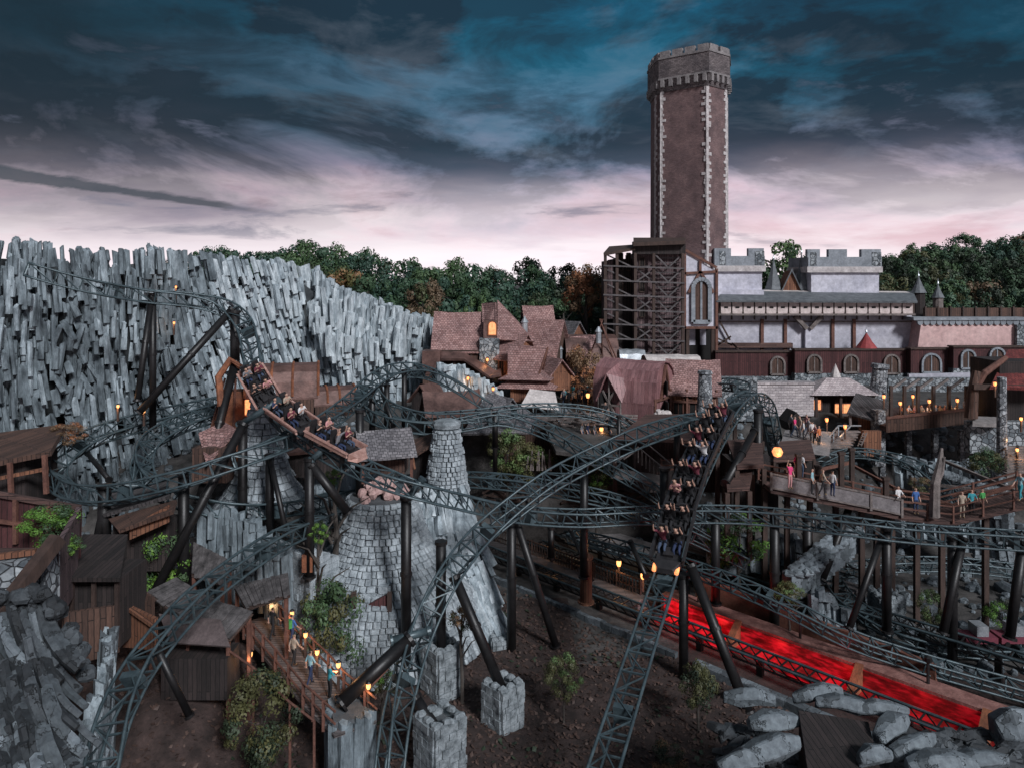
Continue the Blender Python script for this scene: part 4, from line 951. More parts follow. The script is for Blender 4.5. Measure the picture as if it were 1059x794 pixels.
tag(mb.build('cone_turret', ['timber', 'canvas']), 'little turret with a pale grey cone above the hipped hut', 'turret')
rt = thing('dark_shed', W(895, 447, 69), 'shed with a tilted dark plank roof next to the leaning stone chimney', 'shed')
mb = MB(); mb.slab([W(876, 426, 67), W(912, 436, 66), W(921, 416, 69), W(885, 406, 70)], .2); mb.build('roof', 'planks_grey', rt)
for p in (W(879, 428, 67.3), W(910, 436, 66.4), W(917, 421, 68.6), W(889, 411, 69.4)): MB().box((p.x, p.y, (p.z+9.6)/2), (.22, .22, p.z-9.8)).build('post', 'timber_grey', rt)
MB().box(W(905, 452, 67)+Vector((0, .6, .4)), (2.4, .3, 2.6)).build('back_wall', 'planks_orange', rt)
mb = MB(); c = W(907, 414, 73); mb.tube([c+Vector((-.3, 0, -2)), c, c+Vector((.3, 0, 3.2))], [.9, .82, .68], 14); mb.tube([c+Vector((.3, 0, 3.2)), c+Vector((.33, 0, 3.6))], [.85, .8], 14)
tag(mb.build('leaning_chimney', 'rubble_fine'), 'leaning round grey stone chimney left of the terrace', 'chimney')
rt = thing('right_house', W(1052, 452, 62), 'dark house with a deep red tiled roof at the right edge', 'house')
mb = MB(); mb.slab([W(1024, 400, 60), W(1090, 402, 60), W(1100, 360, 66), W(1042, 362, 66)], .25); mb.build('roof', 'tile_red', rt)
mb = MB(); a = W(1062, 440, 62); mb.box((a.x+1, 64, a.z+2.2), (6.6, 4, 6.4)); mb.build('wall', 'planks_dark', rt)
MB().tube([W(1004, 432, 61), W(1006, 405, 61), W(1010, 384, 61.2)], [.5, .42, .34], 10).build('great_post', 'planks_brown', rt)
MB().tube([W(1007, 404, 61), W(1018, 386, 61), W(1040, 370, 62)], [.3, .28, .22], 8).build('brace', 'timber_red', rt)
MB().beam(W(1006, 400, 60.5), W(1064, 400, 60.5), .4).build('lintel', 'timber', rt)
mb = MB(); c = W(1036, 470, 57); mb.lathe((c.x, c.y, c.z-3), [(.42, 0), (.36, 4), (.32, 9)], 10, 0)
tag(mb.build('stone_pillar', 'rubble_fine'), 'slim grey stone pillar below the red tiled house', 'pillar')
mb = MB(); a, b = W(1010, 445, 61), W(1062, 445, 61); mb.box(((a.x+b.x)/2, 61.5, a.z-.6), (b.x-a.x+1, .8, 2.6)); tag(mb.build('stone_wall', 'rubble'), 'low dark stone wall under the red tiled house', 'wall')
# ---------------------------------------------------------------- coaster tracks
def spline(pts, step=.55):
    """Catmull-Rom through Vectors (any size), resampled; returns list of Vectors"""
    out = []; n = len(pts)
    for i in range(n-1):
        p0, p1, p2, p3 = pts[max(i-1, 0)], pts[i], pts[i+1], pts[min(i+2, n-1)]
        L = (p2.xyz-p1.xyz).length if len(p1) > 3 else (p2-p1).length
        m = max(2, int(L/step))
        for k in range(m):
            t = k/m
            out.append(.5*((2*p1)+(-p0+p2)*t+(2*p0-5*p1+4*p2-p3)*t*t+(-p0+3*p1-3*p2+p3)*t**3))
    out.append(pts[-1]); return out
TRK = {}
def track(key, label, ctrl, gauge=1.2, depth=.85, step=.62, gname='coaster_track', mat='steel_blue', rails=.075, flat=False):
    """ctrl: (px, py, Y, roll_degrees). Two running rails, two lower chords, zigzag lattice."""
    P4 = []
    for px, py, Y, roll in ctrl:
        p = W(px, py, Y); P4.append(Vector((p.x, p.y, p.z, roll)))
    S = []; n = len(P4)
    for i in range(n-1):
        p0, p1, p2, p3 = P4[max(i-1, 0)], P4[i], P4[i+1], P4[min(i+2, n-1)]
        m = max(2, int((p2.xyz-p1.xyz).length/step))
        for k in range(m):
            t = k/m; S.append(.5*((2*p1)+(-p0+p2)*t+(2*p0-5*p1+4*p2-p3)*t*t+(-p0+3*p1-3*p2+p3)*t**3))
    S.append(P4[-1]); fr = []
    for i, q in enumerate(S):
        a, b = S[max(i-1, 0)], S[min(i+1, len(S)-1)]
        T = Vector((b.x-a.x, b.y-a.y, b.z-a.z)).normalized(); sd = T.cross(Vector((0, 0, 1)))
        if sd.length < .05: sd = fr[-1][2] if fr else Vector((1, 0, 0))
        sd.normalize(); sd = Matrix.Rotation(rad(q.w), 3, T)@sd; U = sd.cross(T).normalized()
        fr.append((Vector((q.x, q.y, q.z)), T, sd, U))
    TRK[key] = fr; h = gauge/2
    c = fr[len(fr)//2][0]; root = thing(gname, (fr[0][0].x, fr[0][0].y, min(f[0].z for f in fr)), label, 'coaster track')
    for s_ in (-1, 1): MB().tube([f[0]+f[2]*h*s_ for f in fr], rails, 6).build('rail', mat, root, smooth=True)
    if not flat:
        for s_ in (-1, 1): MB().tube([f[0]+f[2]*h*.62*s_-f[3]*depth for f in fr], rails*.95, 6).build('lower_chord', mat, root, smooth=True)
    mb = MB()
    for i, f in enumerate(fr):
        if i % 2 == 0:
            a, b = f[0]+f[2]*h, f[0]-f[2]*h; mb.beam(a, b, .07, .09, up=f[3])
            if not flat:
                c_, d = f[0]+f[2]*h*.62-f[3]*depth, f[0]-f[2]*h*.62-f[3]*depth
                mb.beam(a, c_, .075, up=f[1]); mb.beam(b, d, .075, up=f[1]); mb.beam(c_, d, .075, up=f[3])
                if i+2 < len(fr):
                    g = fr[i+2]; c2, d2 = g[0]+g[2]*h*.62-g[3]*depth, g[0]-g[2]*h*.62-g[3]*depth; a2, b2 = g[0]+g[2]*h, g[0]-g[2]*h
                    mb.beam(a, c2, .06, up=f[1]); mb.beam(b, d2, .06, up=f[1])
                    (mb.beam(a, b2, .055, up=f[3]) if i % 4 else mb.beam(b, a2, .055, up=f[3]))
        if i % 14 == 7 and not flat:
            g = f; c_, d = f[0]+f[2]*h*.7-f[3]*(depth*.5), f[0]-f[2]*h*.7-f[3]*(depth*.5)
            mb.beam(c_, d, .3, .8, up=f[3])
    mb.build('lattice', mat, root)
    return root
track('A', 'track from the upper left rock face under the left train and across the scene',
      [(30, 272, 47.5, 0), (60, 281, 48.3, 0), (100, 291, 49.5, 0), (150, 300, 51.5, 2), (200, 305, 53, 8), (232, 314, 53.5, 20), (252, 334, 52.5, 32), (259, 362, 50.5, 36), (264, 392, 48, 30), (285, 424, 46, 20), (330, 455, 43.5, 8), (380, 480, 42, 0), (430, 498, 41.5, -4),
       (490, 514, 43.5, -4), (540, 525, 45.5, -2), (600, 529, 47, 0), (650, 527, 47.5, 0), (738, 525, 47.5, 0), (800, 528, 46.8, 0), (870, 536, 44.5, 0), (950, 545, 43.5, 0), (1080, 553, 42, 0)])
track('B', 'steep drop track under the falling train, from its crest to the bottom edge',
      [(612, 830, 27.6, 0), (630, 775, 29.5, 0), (652, 705, 33, 0), (676, 630, 37.5, 0), (690, 588, 40.2, 0), (703, 540, 43, -2), (716, 500, 45.6, -4), (733, 462, 49, -6), (748, 435, 52.5, -8), (764, 414, 56, -6), (780, 406, 59, 0), (793, 416, 61.5, 5), (799, 440, 63, 8), (806, 478, 65, 8), (815, 520, 67, 4)])
track('C', 'track rising left of the stone piers in a long sweep to the crest',
      [(407, 830, 31.5, 66), (411, 780, 32.5, 62), (420, 715, 34.5, 55), (440, 645, 37, 48), (468, 590, 39, 40), (505, 545, 42, 32), (560, 500, 44, 24), (610, 471, 46, 18), (660, 448, 47.5, 14), (705, 433, 51.5, 8), (745, 424, 57, 0), (768, 404, 64, -10), (765, 396, 68, -14), (744, 394, 70, -18), (735, 402, 71, -14)])
track('D', 'large outer loop of track low in front of the rock face at the left',
      [(270, 405, 60, -12), (225, 414, 57, -16), (165, 428, 53, -24), (105, 445, 49.5, -30), (68, 468, 47, -34), (60, 486, 45.5, -34), (78, 502, 43.5, -32), (120, 504, 42, -28), (180, 490, 41.5, -22), (240, 470, 42.5, -16), (290, 452, 44.5, -10), (335, 432, 48, 0), (366, 411, 52.5, 12), (388, 392, 56.5, 26), (410, 381, 60, 32), (438, 380, 63, 24), (470, 393, 65, 10), (508, 417, 66, 0)])
track('N', 'smaller inner loop of track beside the rusty cone at the left',
      [(272, 411, 59, -14), (235, 420, 55.5, -20), (190, 434, 51.5, -28), (156, 455, 48.5, -34), (150, 480, 46, -34), (170, 503, 44.5, -28), (210, 516, 44.5, -22), (265, 522, 45.5, -16), (325, 514, 49.5, -8), (385, 500, 54.5, -2), (440, 491, 56, 2), (500, 491, 54, 4), (560, 498, 52.8, 4), (640, 514, 52, 2), (720, 548, 51, 0), (775, 575, 50, 0)])
track('E', 'track climbing from the bottom left corner past the plank roofs to the stone cone',
      [(97, 830, 26.5, 0), (106, 785, 27.5, -4), (119, 730, 29, -10), (143, 680, 30.8, -16), (180, 634, 33, -16), (222, 595, 36, -12), (288, 551, 40.5, -6), (340, 529, 46.0, 0), (372, 517, 51.5, 2), (388, 512, 54.5, 2)])
track('G', 'flat long curving track above the tall stone cone, in front of the village',
      [(384, 402, 56, -10), (394, 413, 57, -10), (420, 423, 58.5, -6), (450, 427, 60, -3), (502, 424, 62, 2), (553, 419, 63.5, 4), (604, 421, 64, 6), (640, 431, 64, 8), (668, 446, 63, 8)])
track('K', 'track dipping behind the tall stone cone and diving right under the wide sweep',
      [(372, 400, 60, -20), (382, 420, 56.5, -18), (405, 432, 55, -12), (448, 437, 55, -6), (485, 432, 55.5, 0), (515, 427, 56, 2), (545, 433, 56, 6), (580, 447, 55, 8), (615, 467, 53.5, 8), (665, 495, 52, 4), (700, 518, 51.5, 0), (745, 545, 51, 0)])
track('L', 'low dark track running beside the red-lit channel to the lower right',
      [(590, 550, 53.5, 0), (620, 556, 52, 0), (700, 578, 48.5, 0), (760, 599, 45.5, 0), (820, 625, 43.5, 0), (880, 655, 42, 0), (955, 680, 41, 0), (1080, 715, 39.5, 0)], depth=.7)
track('O', 'low curving dark track at the right edge where the small mine cars stand',
      [(862, 600, 52, 6), (880, 622, 48, 6), (925, 648, 45.5, 6), (985, 664, 44.5, 6), (1030, 668, 44.5, 2), (1090, 668, 45, 0)], depth=.6)
track('P', 'faint dark track deep below the raised path at the right',
      [(745, 570, 55, 0), (800, 580, 54, 0), (860, 585, 53, 0), (930, 579, 53, 0), (1000, 580, 53, 0), (1080, 590, 52, 0)], depth=.7)
track('J', 'short grey track curving down behind the raised path toward the dark rocks',
      [(846, 478, 61, 0), (880, 465, 61, 0), (925, 471, 60, 6), (958, 486, 58, 10), (985, 512, 56, 12), (1004, 540, 55, 12)], depth=.6)
# ground-level launch tracks along the channel
def Lp(t, o, z): return Vector((-2.3+.70*t+.714*o, 58.7-.714*t+.70*o, z))
def inv(px, py, z):
    g = G(px, py, z); dx, dy = g.x+2.3, g.y-58.7; return (.70*dx-.714*dy, .714*dx+.70*dy)
def ltrack(o, z, t0, t1, label):
    root = thing('launch_track', Lp((t0+t1)/2, o, 0), label, 'launch track')
    for s_ in (-1, 1): MB().tube([Lp(t0, o+s_*.6, z), Lp(t1, o+s_*.6, z)], .085, 6).build('rail', 'steel_blue', root)
    for s_ in (-1, 1): MB().tube([Lp(t0, o+s_*.45, z-.5), Lp(t1, o+s_*.45, z-.5)], .07, 6).build('lower_chord', 'steel_dark', root)
    mb = MB(); t = t0
    while t < t1:
        mb.beam(Lp(t, o-.6, z-.03), Lp(t, o+.6, z-.03), .08); mb.beam(Lp(t, o-.6, z), Lp(t+.6, o-.45, z-.5), .06); mb.beam(Lp(t, o+.6, z), Lp(t+.6, o+.45, z-.5), .06); mb.beam(Lp(t, o-.3, z-.1), Lp(t+.6, o-.3, z-.1), .16); t += .8
    mb.build('lattice', 'steel_dark', root)
    t = t0+1
    while t < t1: MB().box(Lp(t, o, (z-.5)/2), (.35, .35, z-.4), .8).build('stub_support', 'steel_dark', root); t += 4
ltrack(1.0, 1.15, -6, 37, 'straight launch track nearest to the bare brown ground')
ltrack(5.6, .9, 0, 14, 'straight launch track behind the lantern fence')
ltrack(7.4, 1.5, 1, 16, 'rear straight launch track close to the concrete ledge')
ltrack(9.8, 1.9, 12, 36, 'dark straight track on low stubs behind the red channel')
# kerb wall of pale stone along the pit, walkway and fence
mb = MB(); rr = random.Random(8); t = -4.
while t < 18.5:
    L = rr.uniform(.5, 1.1); a, b = Lp(t, -1.0, 0), Lp(t+L-.04, -1.0, 0); c = (a+b)/2; mb.box((c.x, c.y, rr.uniform(.1, .22)), (L-.05, .34, .5), -.795+rr.uniform(-.04, .04)); t += L
t = 20
while t < 31:
    L = rr.uniform(.6, 1.2); c = Lp(t+L/2, -1.2, .15); mb.box(c, (L-.05, .6, .7), -.795+rr.uniform(-.06, .06)); t += L
tag(mb.build('stone_kerb', 'boulder_rock'), 'pale stone kerb between the brown mulch and the launch track', 'kerb')
def strip(name, o0, o1, z0, z1, t0, t1, mat, label, cat):
    mb = MB(); n = max(1, int((t1-t0)/3))
    for i in range(n):
        a, b = lerp(t0, t1, i/n), lerp(t0, t1, (i+1)/n)
        mb.hexa([Lp(a, o0, z0), Lp(b, o0, z0), Lp(b, o1, z0), Lp(a, o1, z0)], [Lp(a, o0, z1), Lp(b, o0, z1), Lp(b, o1, z1), Lp(a, o1, z1)])
    o = mb.build(name, mat); return tag(o, label, cat) if label else struct(o)
strip('walkway', 2.1, 3.3, -.2, .95, -4, 13.5, 'deck_boards', None, None)
strip('paved_path', 9.2, 11.4, -.2, 1.3, -8, 10.5, 'gravel', None, None)
strip('concrete_ledge', 7.4, 8.2, -.3, 1.25, -8, 12.5, 'rail_pale', 'long pale concrete ledge in the dark trench behind the lantern fence', 'ledge')
strip('walkway', 12.2, 14.0, -.2, 1.7, 10, 24, 'deck_boards', None, None)
strip('wooden_trough', 3.5, 4.0, -.2, .5, -4, 14, 'timber', 'dark timber baulk running behind the lantern fence', 'baulk')
def fence(name, label, pts, h=1., post='timber', rail='timber', npk=.28, rails=(.35, .95), pw=.12, infill=None, cat='fence', step=2.):
    root = thing(name, pts[0], label, cat); pts = [Vector(p) for p in pts]
    for a, b in zip(pts, pts[1:]):
        L = (b-a).length; n = max(1, round(L/step))
        for i in range(n+(1 if b is pts[-1] else 0)):
            p = a.lerp(b, i/n); MB().box((p.x, p.y, p.z+h*.5), (pw, pw, h+.15)).build('post', post, root)
    mb = MB()
    for a, b in zip(pts, pts[1:]):
        for r_ in rails: mb.beam(a+Vector((0, 0, h*r_)), b+Vector((0, 0, h*r_)), pw*.7)
    mb.build('rails', rail, root)
    if npk:
        mb = MB()
        for a, b in zip(pts, pts[1:]):
            L = (b-a).length; n = int(L/npk)
            for i in range(n): p = a.lerp(b, (i+.5)/n); mb.box((p.x, p.y, p.z+h*.5), (.07, .05, h*R.uniform(.85, 1.08)))
        mb.build('pickets', post, root)
    if infill:
        mb = MB()
        for a, b in zip(pts, pts[1:]):
            n = Vector((-(b-a).y, (b-a).x, 0)).normalized()*.02; z0, z1 = Vector((0, 0, h*.08)), Vector((0, 0, h*.9))
            mb.hexa([a+z0-n, b+z0-n, b+z0+n, a+z0+n], [a+z1-n, b+z1-n, b+z1+n, a+z1+n])
        mb.build('panel', infill, root)
    return root
fence('picket_fence', 'dark picket fence with lanterns between the two launch tracks', [Lp(-4, 3.15, .95), Lp(13, 3.15, .95)], 1.1)
fence('railing', 'dark metal railing along the narrow walkway right of the falling train', [Lp(10, 14., 1.7), Lp(24, 14., 1.7)], 1.05, 'steel_dark', 'steel_dark', 0, (.5, 1.))
# the red-lit channel
t0, o0 = inv(694, 640, .6); 
rt = thing('red_channel', Lp(24, 4.6, 0), 'long trench painted with a vivid red glow between timber beams at the lower right', 'lit channel')
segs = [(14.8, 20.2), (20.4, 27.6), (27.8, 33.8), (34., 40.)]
for (a, b), rm_ in zip(segs, ('red_channel', 'red_channel_mid', 'red_channel_dim', 'red_channel_low')):  # each segment's emission is lower, painting the glow's fall-off along the trench
    mb = MB(); mb.hexa([Lp(a, 2.2, -.1), Lp(b, 2.2, -.1), Lp(b, 3.3, -.1), Lp(a, 3.3, -.1)], [Lp(a, 2.2, .12), Lp(b, 2.2, .12), Lp(b, 3.3, .12), Lp(a, 3.3, .12)]); mb.build('water_painted_glow', rm_, rt)
    mb = MB(); mb.hexa([Lp(a, 3.3, -.1), Lp(b, 3.3, -.1), Lp(b, 3.4, -.1), Lp(a, 3.4, -.1)], [Lp(a, 3.3, 1.25), Lp(b, 3.3, 1.25), Lp(b, 3.4, 1.25), Lp(a, 3.4, 1.25)]); mb.build('wall_painted_glow', rm_, rt)
for a in (20.3, 27.7, 33.9):
    mb = MB(); mb.hexa([Lp(a-.22, 2.2, .1), Lp(a+.22, 2.2, .1), Lp(a+.22, 3.45, .1), Lp(a-.22, 3.45, .1)], [Lp(a-.22, 2.2, .5), Lp(a+.22, 2.2, .5), Lp(a+.22, 3.45, 1.5), Lp(a-.22, 3.45, 1.5)]); mb.build('cross_beam', 'rust', rt)
mb = MB(); mb.hexa([Lp(14.5, 3.42, 0), Lp(42, 3.42, 0), Lp(42, 4.7, 0), Lp(14.5, 4.7, 0)], [Lp(14.5, 3.42, 1.4), Lp(42, 3.42, 1.4), Lp(42, 4.7, 1.4), Lp(14.5, 4.7, 1.4)]); mb.build('edge_beam', 'pink_brick', rt)
mb = MB(); mb.hexa([Lp(16, 5.4, 0), Lp(31, 5.4, 0), Lp(31, 5.7, 0), Lp(16, 5.7, 0)], [Lp(16, 5.4, 2.5), Lp(31, 5.4, 1.9), Lp(31, 5.7, 1.9), Lp(16, 5.7, 2.5)]); mb.build('rear_wall', 'rust_wall', rt)
for a in (17, 24, 31): MB().box(Lp(a, 4.1, 1.95), (.12, .12, 1.2)).build('lamp_post', 'steel_dark', rt); MB().lathe(Lp(a, 4.1, 2.5), [(.08, 0), (.2, .1), (.2, .3), (.05, .4)], 8).build('lamp_head', 'steel_dark', rt)
for t, e_ in ((16., 45), (19, 40), (23, 26), (27, 18), (31, 8)):
    ld = bpy.data.lights.new('red_lamp', 'POINT'); ld.energy = e_; ld.color = (1, .03, .03); ld.shadow_soft_size = .4
    lo = bpy.data.objects.new('red_lamp', ld); COL.objects.link(lo); lo.location = Lp(t, 2.7, 1.0)

# ---------------------------------------------------------------- supports
SN = [0]
def support(label, top, bot, r=.33, mat='steel_dark', sleeve=None, group='dark steel columns holding up the tracks', n=14, clamp=True):
    r *= .80; top, bot = Vector(top), Vector(bot); root = thing('support_column', (bot.x, bot.y, bot.z), label, 'support', group)
    MB().tube([bot, top], r, n).build('column', mat, root, smooth=True)
    d = (top-bot).normalized(); L = (top-bot).length
    MB().tube([top-d*.12, top+d*.06], r*1.22, n).build('top_flange', mat, root)
    if L > 6:
        q = bot+d*L*.55; MB().tube([q-d*.08, q+d*.08], r*1.18, n).build('joint_flange', mat, root)
    MB().tube([bot-d*.02, bot+d*.1], r*1.4, n).build('foot_plate', mat, root)
    return root
def sv(px, pt, pb, Y, r=.33, **kw):      # vertical
    a = W(px, pt, Y); zb = W(px, pb, Y).z
    zb = min(zb, max(ground_z(a.x, a.y), zb-1.0)) if pb else ground_z(a.x, a.y)
    return support(kw.pop('label', 'vertical dark steel column'), a, (a.x, a.y, zb-.2), r, **kw)
def sl(a, Ya, b, Yb, r=.30, **kw): return support(kw.pop('label', 'leaning dark steel column'), W(a[0], a[1], Ya), W(b[0], b[1], Yb), r, **kw)
sv(190, 490, 612, 42.3, .38, label='thick upright column in front of the green bush at the left')
sl((252, 438), 44.5, (160, 612), 40.5, .33, label='leaning strut running down left from the middle of the outer loop')
sv(251, 436, 566, 45.5, .36, label='upright column left of the grey stone cone behind the train')
sl((243, 375), 51.5, (206, 520), 47, .36, label='dark strut leaning left under the curve before the left train')
sl((240, 320), 53.2, (143, 427), 49.5, .32, label='long diagonal strut under the high curve against the rock face')
sv(243, 322, 372, 53.2, .42, label='short upright column right below the high curve')
sv(158, 304, 425, 51.8, .3, label='upright column below the high straight track'); sl((157, 306), 51.8, (142, 415), 49.5, .26, label='slim strut spreading left from the high straight track')
sv(279, 470, 553, 45.5, .33, label='upright column under the middle of the left train'); sl((279, 472), 45.3, (296, 550), 43, .2, label='slim pale-edged strut beside the column under the left train')
sv(320, 474, 575, 42.6, .34, label='upright column planted on the low stone wall left of the big cone'); sl((322, 480), 42.6, (360, 530), 43, .33, label='short strut running down right toward the big stone cone')
sv(420, 514, 668, 41.9, .38, label='thick upright column right in front of the big stone cone')
sv(372, 424, 492, 48, .34, label='upright column behind the tail of the left train')
sv(385, 405, 440, 56, .3, label='short upright column under the left bend of the rear track'); sv(400, 398, 440, 60, .3, label='second short upright column under the rear bend')
sl((393, 400), 58, (407, 440), 55, .2, label='slim slanted brace between the two rear columns'); sv(418, 383, 432, 61, .28, label='slim column under the top of the rear arch')
sv(456, 560, 682, 41.1, .36, label='upright column standing in the stone pier left of the centre')
sl((470, 596), 39.5, (519, 712), 38.2, .34, label='leaning column rising from the middle stone pier')
sv(529, 533, 668, 45.8, .36, label='upright column in the bare ground right of the basalt spill'); sl((533, 535), 45.8, (575, 668), 46, .3, label='leaning column with its foot above the little round tree')
sl((424, 660), 36.2, (352, 727), 34.2, .42, label='thick short strut rising from the ribbed stone pier'); sl((428, 722), 35., (457, 765), 34.3, .42, label='thick short strut planted in the stone pier at the bottom edge')
sv(604, 480, 578, 49, .34, label='upright column in the middle of the sweeping track'); sv(687, 484, 545, 49, .38, label='thick upright column left of the falling train')
sv(707, 594, 690, 42.5, .34, label='upright column below the falling train in front of the red channel'); sl((714, 584), 42.2, (774, 737), 39., .36, label='long leaning column crossing the red glow')
sv(784, 424, 520, 57, .42, label='thick upright column right under the crest of the drop'); sl((780, 446), 56, (750, 500), 51, .34, label='heavy strut leaning left under the crest')
sv(801, 530, 662, 46.8, .38, label='upright column right of the bright green bush'); sv(740, 532, 605, 47.4, .36, label='upright column left of the bright green bush')
sv(917, 546, 632, 44, .34, label='upright column in the small stone pier at the right'); sl((912, 555), 44.2, (878, 650), 42.5, .24, label='slim strut leaning left beside the small stone pier')
sv(985, 555, 664, 43.4, .34, label='upright column below the raised path at the right'); sl((996, 556), 43.3, (975, 655), 42, .3, label='strut close against the column below the right path')
sl((1058, 560), 42.5, (1044, 660), 42, .34, label='dark leaning column at the right edge'); sl((652, 560), 50, (668, 596), 47.5, .2, label='thin strut with a pale foot beside the lantern fence')
sl((590, 548), 52, (612, 600), 49.5, .16, label='thin strut at the left end of the lantern fence')
sv(606, 575, 604, 49.3, .5, mat='planks_orange', label='short boxed timber casing round a column behind the lantern fence', group=None)
sl((880, 520), 50, (850, 600), 48, .3, label='dark strut under the grey-panelled ramp'); sv(835, 535, 600, 50, .4, label='dark column under the grey-panelled ramp')
sl((112, 505), 43, (100, 560), 42, .3, label='dark strut under the front of the outer loop'); sl((90, 468), 50, (113, 496), 47, .2, label='thin strut inside the outer loop')
sl((163, 672), 31.4, (196, 740), 32, .2, label='slim strut below the track at the bottom left'); sv(108, 502, 556, 42.5, .45, label='squat dark column below the outer loop')
sv(512, 430, 480, 62, .25, label='slim column in front of the grey lean-to roof'); sv(512, 425, 448, 60, .3, label='short column below the long curving track'); sv(700, 440, 475, 55, .3, label='column below the rising track next to the timber deck')
sv(640, 430, 470, 63.5, .25, label='slim column at the end of the flat curving track'); sv(570, 545, 560, 55, .3, label='stubby column of the low dark track')
def connector(a, Ya, b, Yb, r, label): return support(label, W(a[0], a[1], Ya), W(b[0], b[1], Yb), r, mat='steel_blue', group=None)
connector((288, 414), 45, (247, 440), 45.5, .26, 'blue-grey arm joining the left train track to its columns')
connector((342, 457), 43, (322, 476), 42.6, .24, 'blue-grey arm below the middle of the left train track')
connector((437, 495), 41.8, (421, 516), 41.9, .24, 'blue-grey arm above the big stone cone')
connector((444, 652), 36.6, (404, 662), 36., .24, 'blue-grey arm joining the sweeping track to the short strut')
# ---------------------------------------------------------------- stone cones, piers, basalt spill
def block_lathe(mb, c, prof, rowh, bw, rr, prot=.06, rx=1., ry=1., th=.3, a0=0., a1=6.2832):
    """courses of separate rough blocks round a turned profile [(z, r)...]"""
    z = prof[0][0]; c = Vector(c); zmax = prof[-1][0]; row = 0
    while z < zmax-rowh*.3:
        h = rowh*rr.uniform(.8, 1.25); z2 = min(z+h, zmax); r0, r1 = interp(prof, z), interp(prof, z2); n = max(5, int((a1-a0)*max(r0, r1)/bw)); ph = rr.uniform(0, 1)
        cuts = [a0+(a1-a0)*(i+ph+rr.uniform(-.22, .22))/n for i in range(n)]; cuts.append(cuts[0]+(a1-a0))
        for i in range(n):
            t0, t1 = cuts[i]+.012/max(r0, .2), cuts[i+1]-.012/max(r0, .2); p = rr.uniform(-.3, 1.)*prot
            t0 += .02/max(r0, .3); t1 -= .02/max(r0, .3); g = rowh*.045
            def q(t, zz, r): return c+Vector((math.cos(t)*r*rx, math.sin(t)*r*ry, zz))
            jz = rr.uniform(-.02, .02); bo = .035
            outer = [q(t0+.02, z+g+bo, r0+p), q(t1-.02, z+g+bo, r0+p), q(t1-.02, z2-g-bo+jz, r1+p), q(t0+.02, z2-g-bo+jz, r1+p)]
            mid = [q(t0, z+g, r0+p-.06), q(t1, z+g, r0+p-.06), q(t1, z2-g, r1+p-.06), q(t0, z2-g, r1+p-.06)]
            inner = [q(t0, z+g, r0-th), q(t1, z+g, r0-th), q(t1, z2-g, r1-th), q(t0, z2-g, r1-th)]
            k = len(mb.v); mb.v += [tuple(v) for v in outer+mid+inner]
            fs = [(k, k+1, k+2, k+3)]
            for j in range(4):
                e = (j+1) % 4; fs.append((k+4+j, k+4+e, k+e, k+j)); fs.append((k+8+j, k+8+e, k+4+e, k+4+j))
            fs.append((k+11, k+10, k+9, k+8)); mb.f += fs; mb.m += [mb.cur]*len(fs)
        z = z2; row += 1
def cone(name, label, c, prof, rowh=.34, bw=.55, seed=1, rx=1, ry=1, cap=True):
    rr = random.Random(seed); root = thing(name, c, label, 'stone cone'); mb = MB(); block_lathe(mb, c, prof, rowh, bw, rr, .15, rx, ry); mb.build('stone_courses', 'stone_block', root)
    mb = MB(); mb.lathe(c, [(max(r-.14, .05)*1., z) for z, r in prof], 20, 0, rx, ry); mb.build('core', 'stone_joint', root)
    return root
c = W(462, 560, 52.); c.z -= 1; z0 = c.z
def zc_(py, Y): return W(0, py, Y).z
rt = cone('tall_stone_cone', 'tall slim pale stone cone with a rounded cap in the centre left', c, [(0, 2.1), (zc_(530, 52)-z0, 1.78), (zc_(505, 52)-z0, 1.5), (zc_(470, 52)-z0, 1.16), (zc_(443, 52)-z0, .90)], .30, .36, 3)
mb = MB(); ct = (c.x, c.y, zc_(443, 52)); mb.lathe(ct, [(.80, 0), (1.0, .10), (1.06, .36), (.92, .56), (.5, .68), (.05, .7)], 9, .3, 1., .92); mb.build('cap_stone', 'pier_stone', rt)
c = W(395, 600, 48); z0 = c.z
rt = cone('broad_stone_cone', 'broad flared stone cone with pink rocks heaped in its open top', c, [(-3.2, 7.2), (0, 5.9), (.8, 4.7), (1.7, 3.8), (3.0, 3.0), (4.4, 2.5), (zc_(512, 48)-z0, 2.2)], .31, .44, 4)
mb = MB(); rr = random.Random(4); zt_ = zc_(512, 48)
for i in range(70):
    t = rr.uniform(0, 6.28); d = rr.uniform(0, 1.9); rock_into(mb, (c.x+math.cos(t)*d, c.y+math.sin(t)*d, zt_+.05+max(0, (1.7-d))*.6*rr.uniform(.4, 1.)), (.36, .28, .32), rr)
tag(mb.build('pink_rocks', 'pink_stone'), 'pinkish rocks heaped in the open top of the broad stone cone', 'rocks', kind='stuff')
c = W(272, 520, 49); z0 = c.z
cone('leaning_stone_cone', 'tall flared grey stone cone right behind the left train', c, [(0, 3.0), (1.0, 2.3), (2.2, 1.75), (4., 1.25), (6, .9), (zc_(395, 49)-z0, .6)], .38, .48, 5)
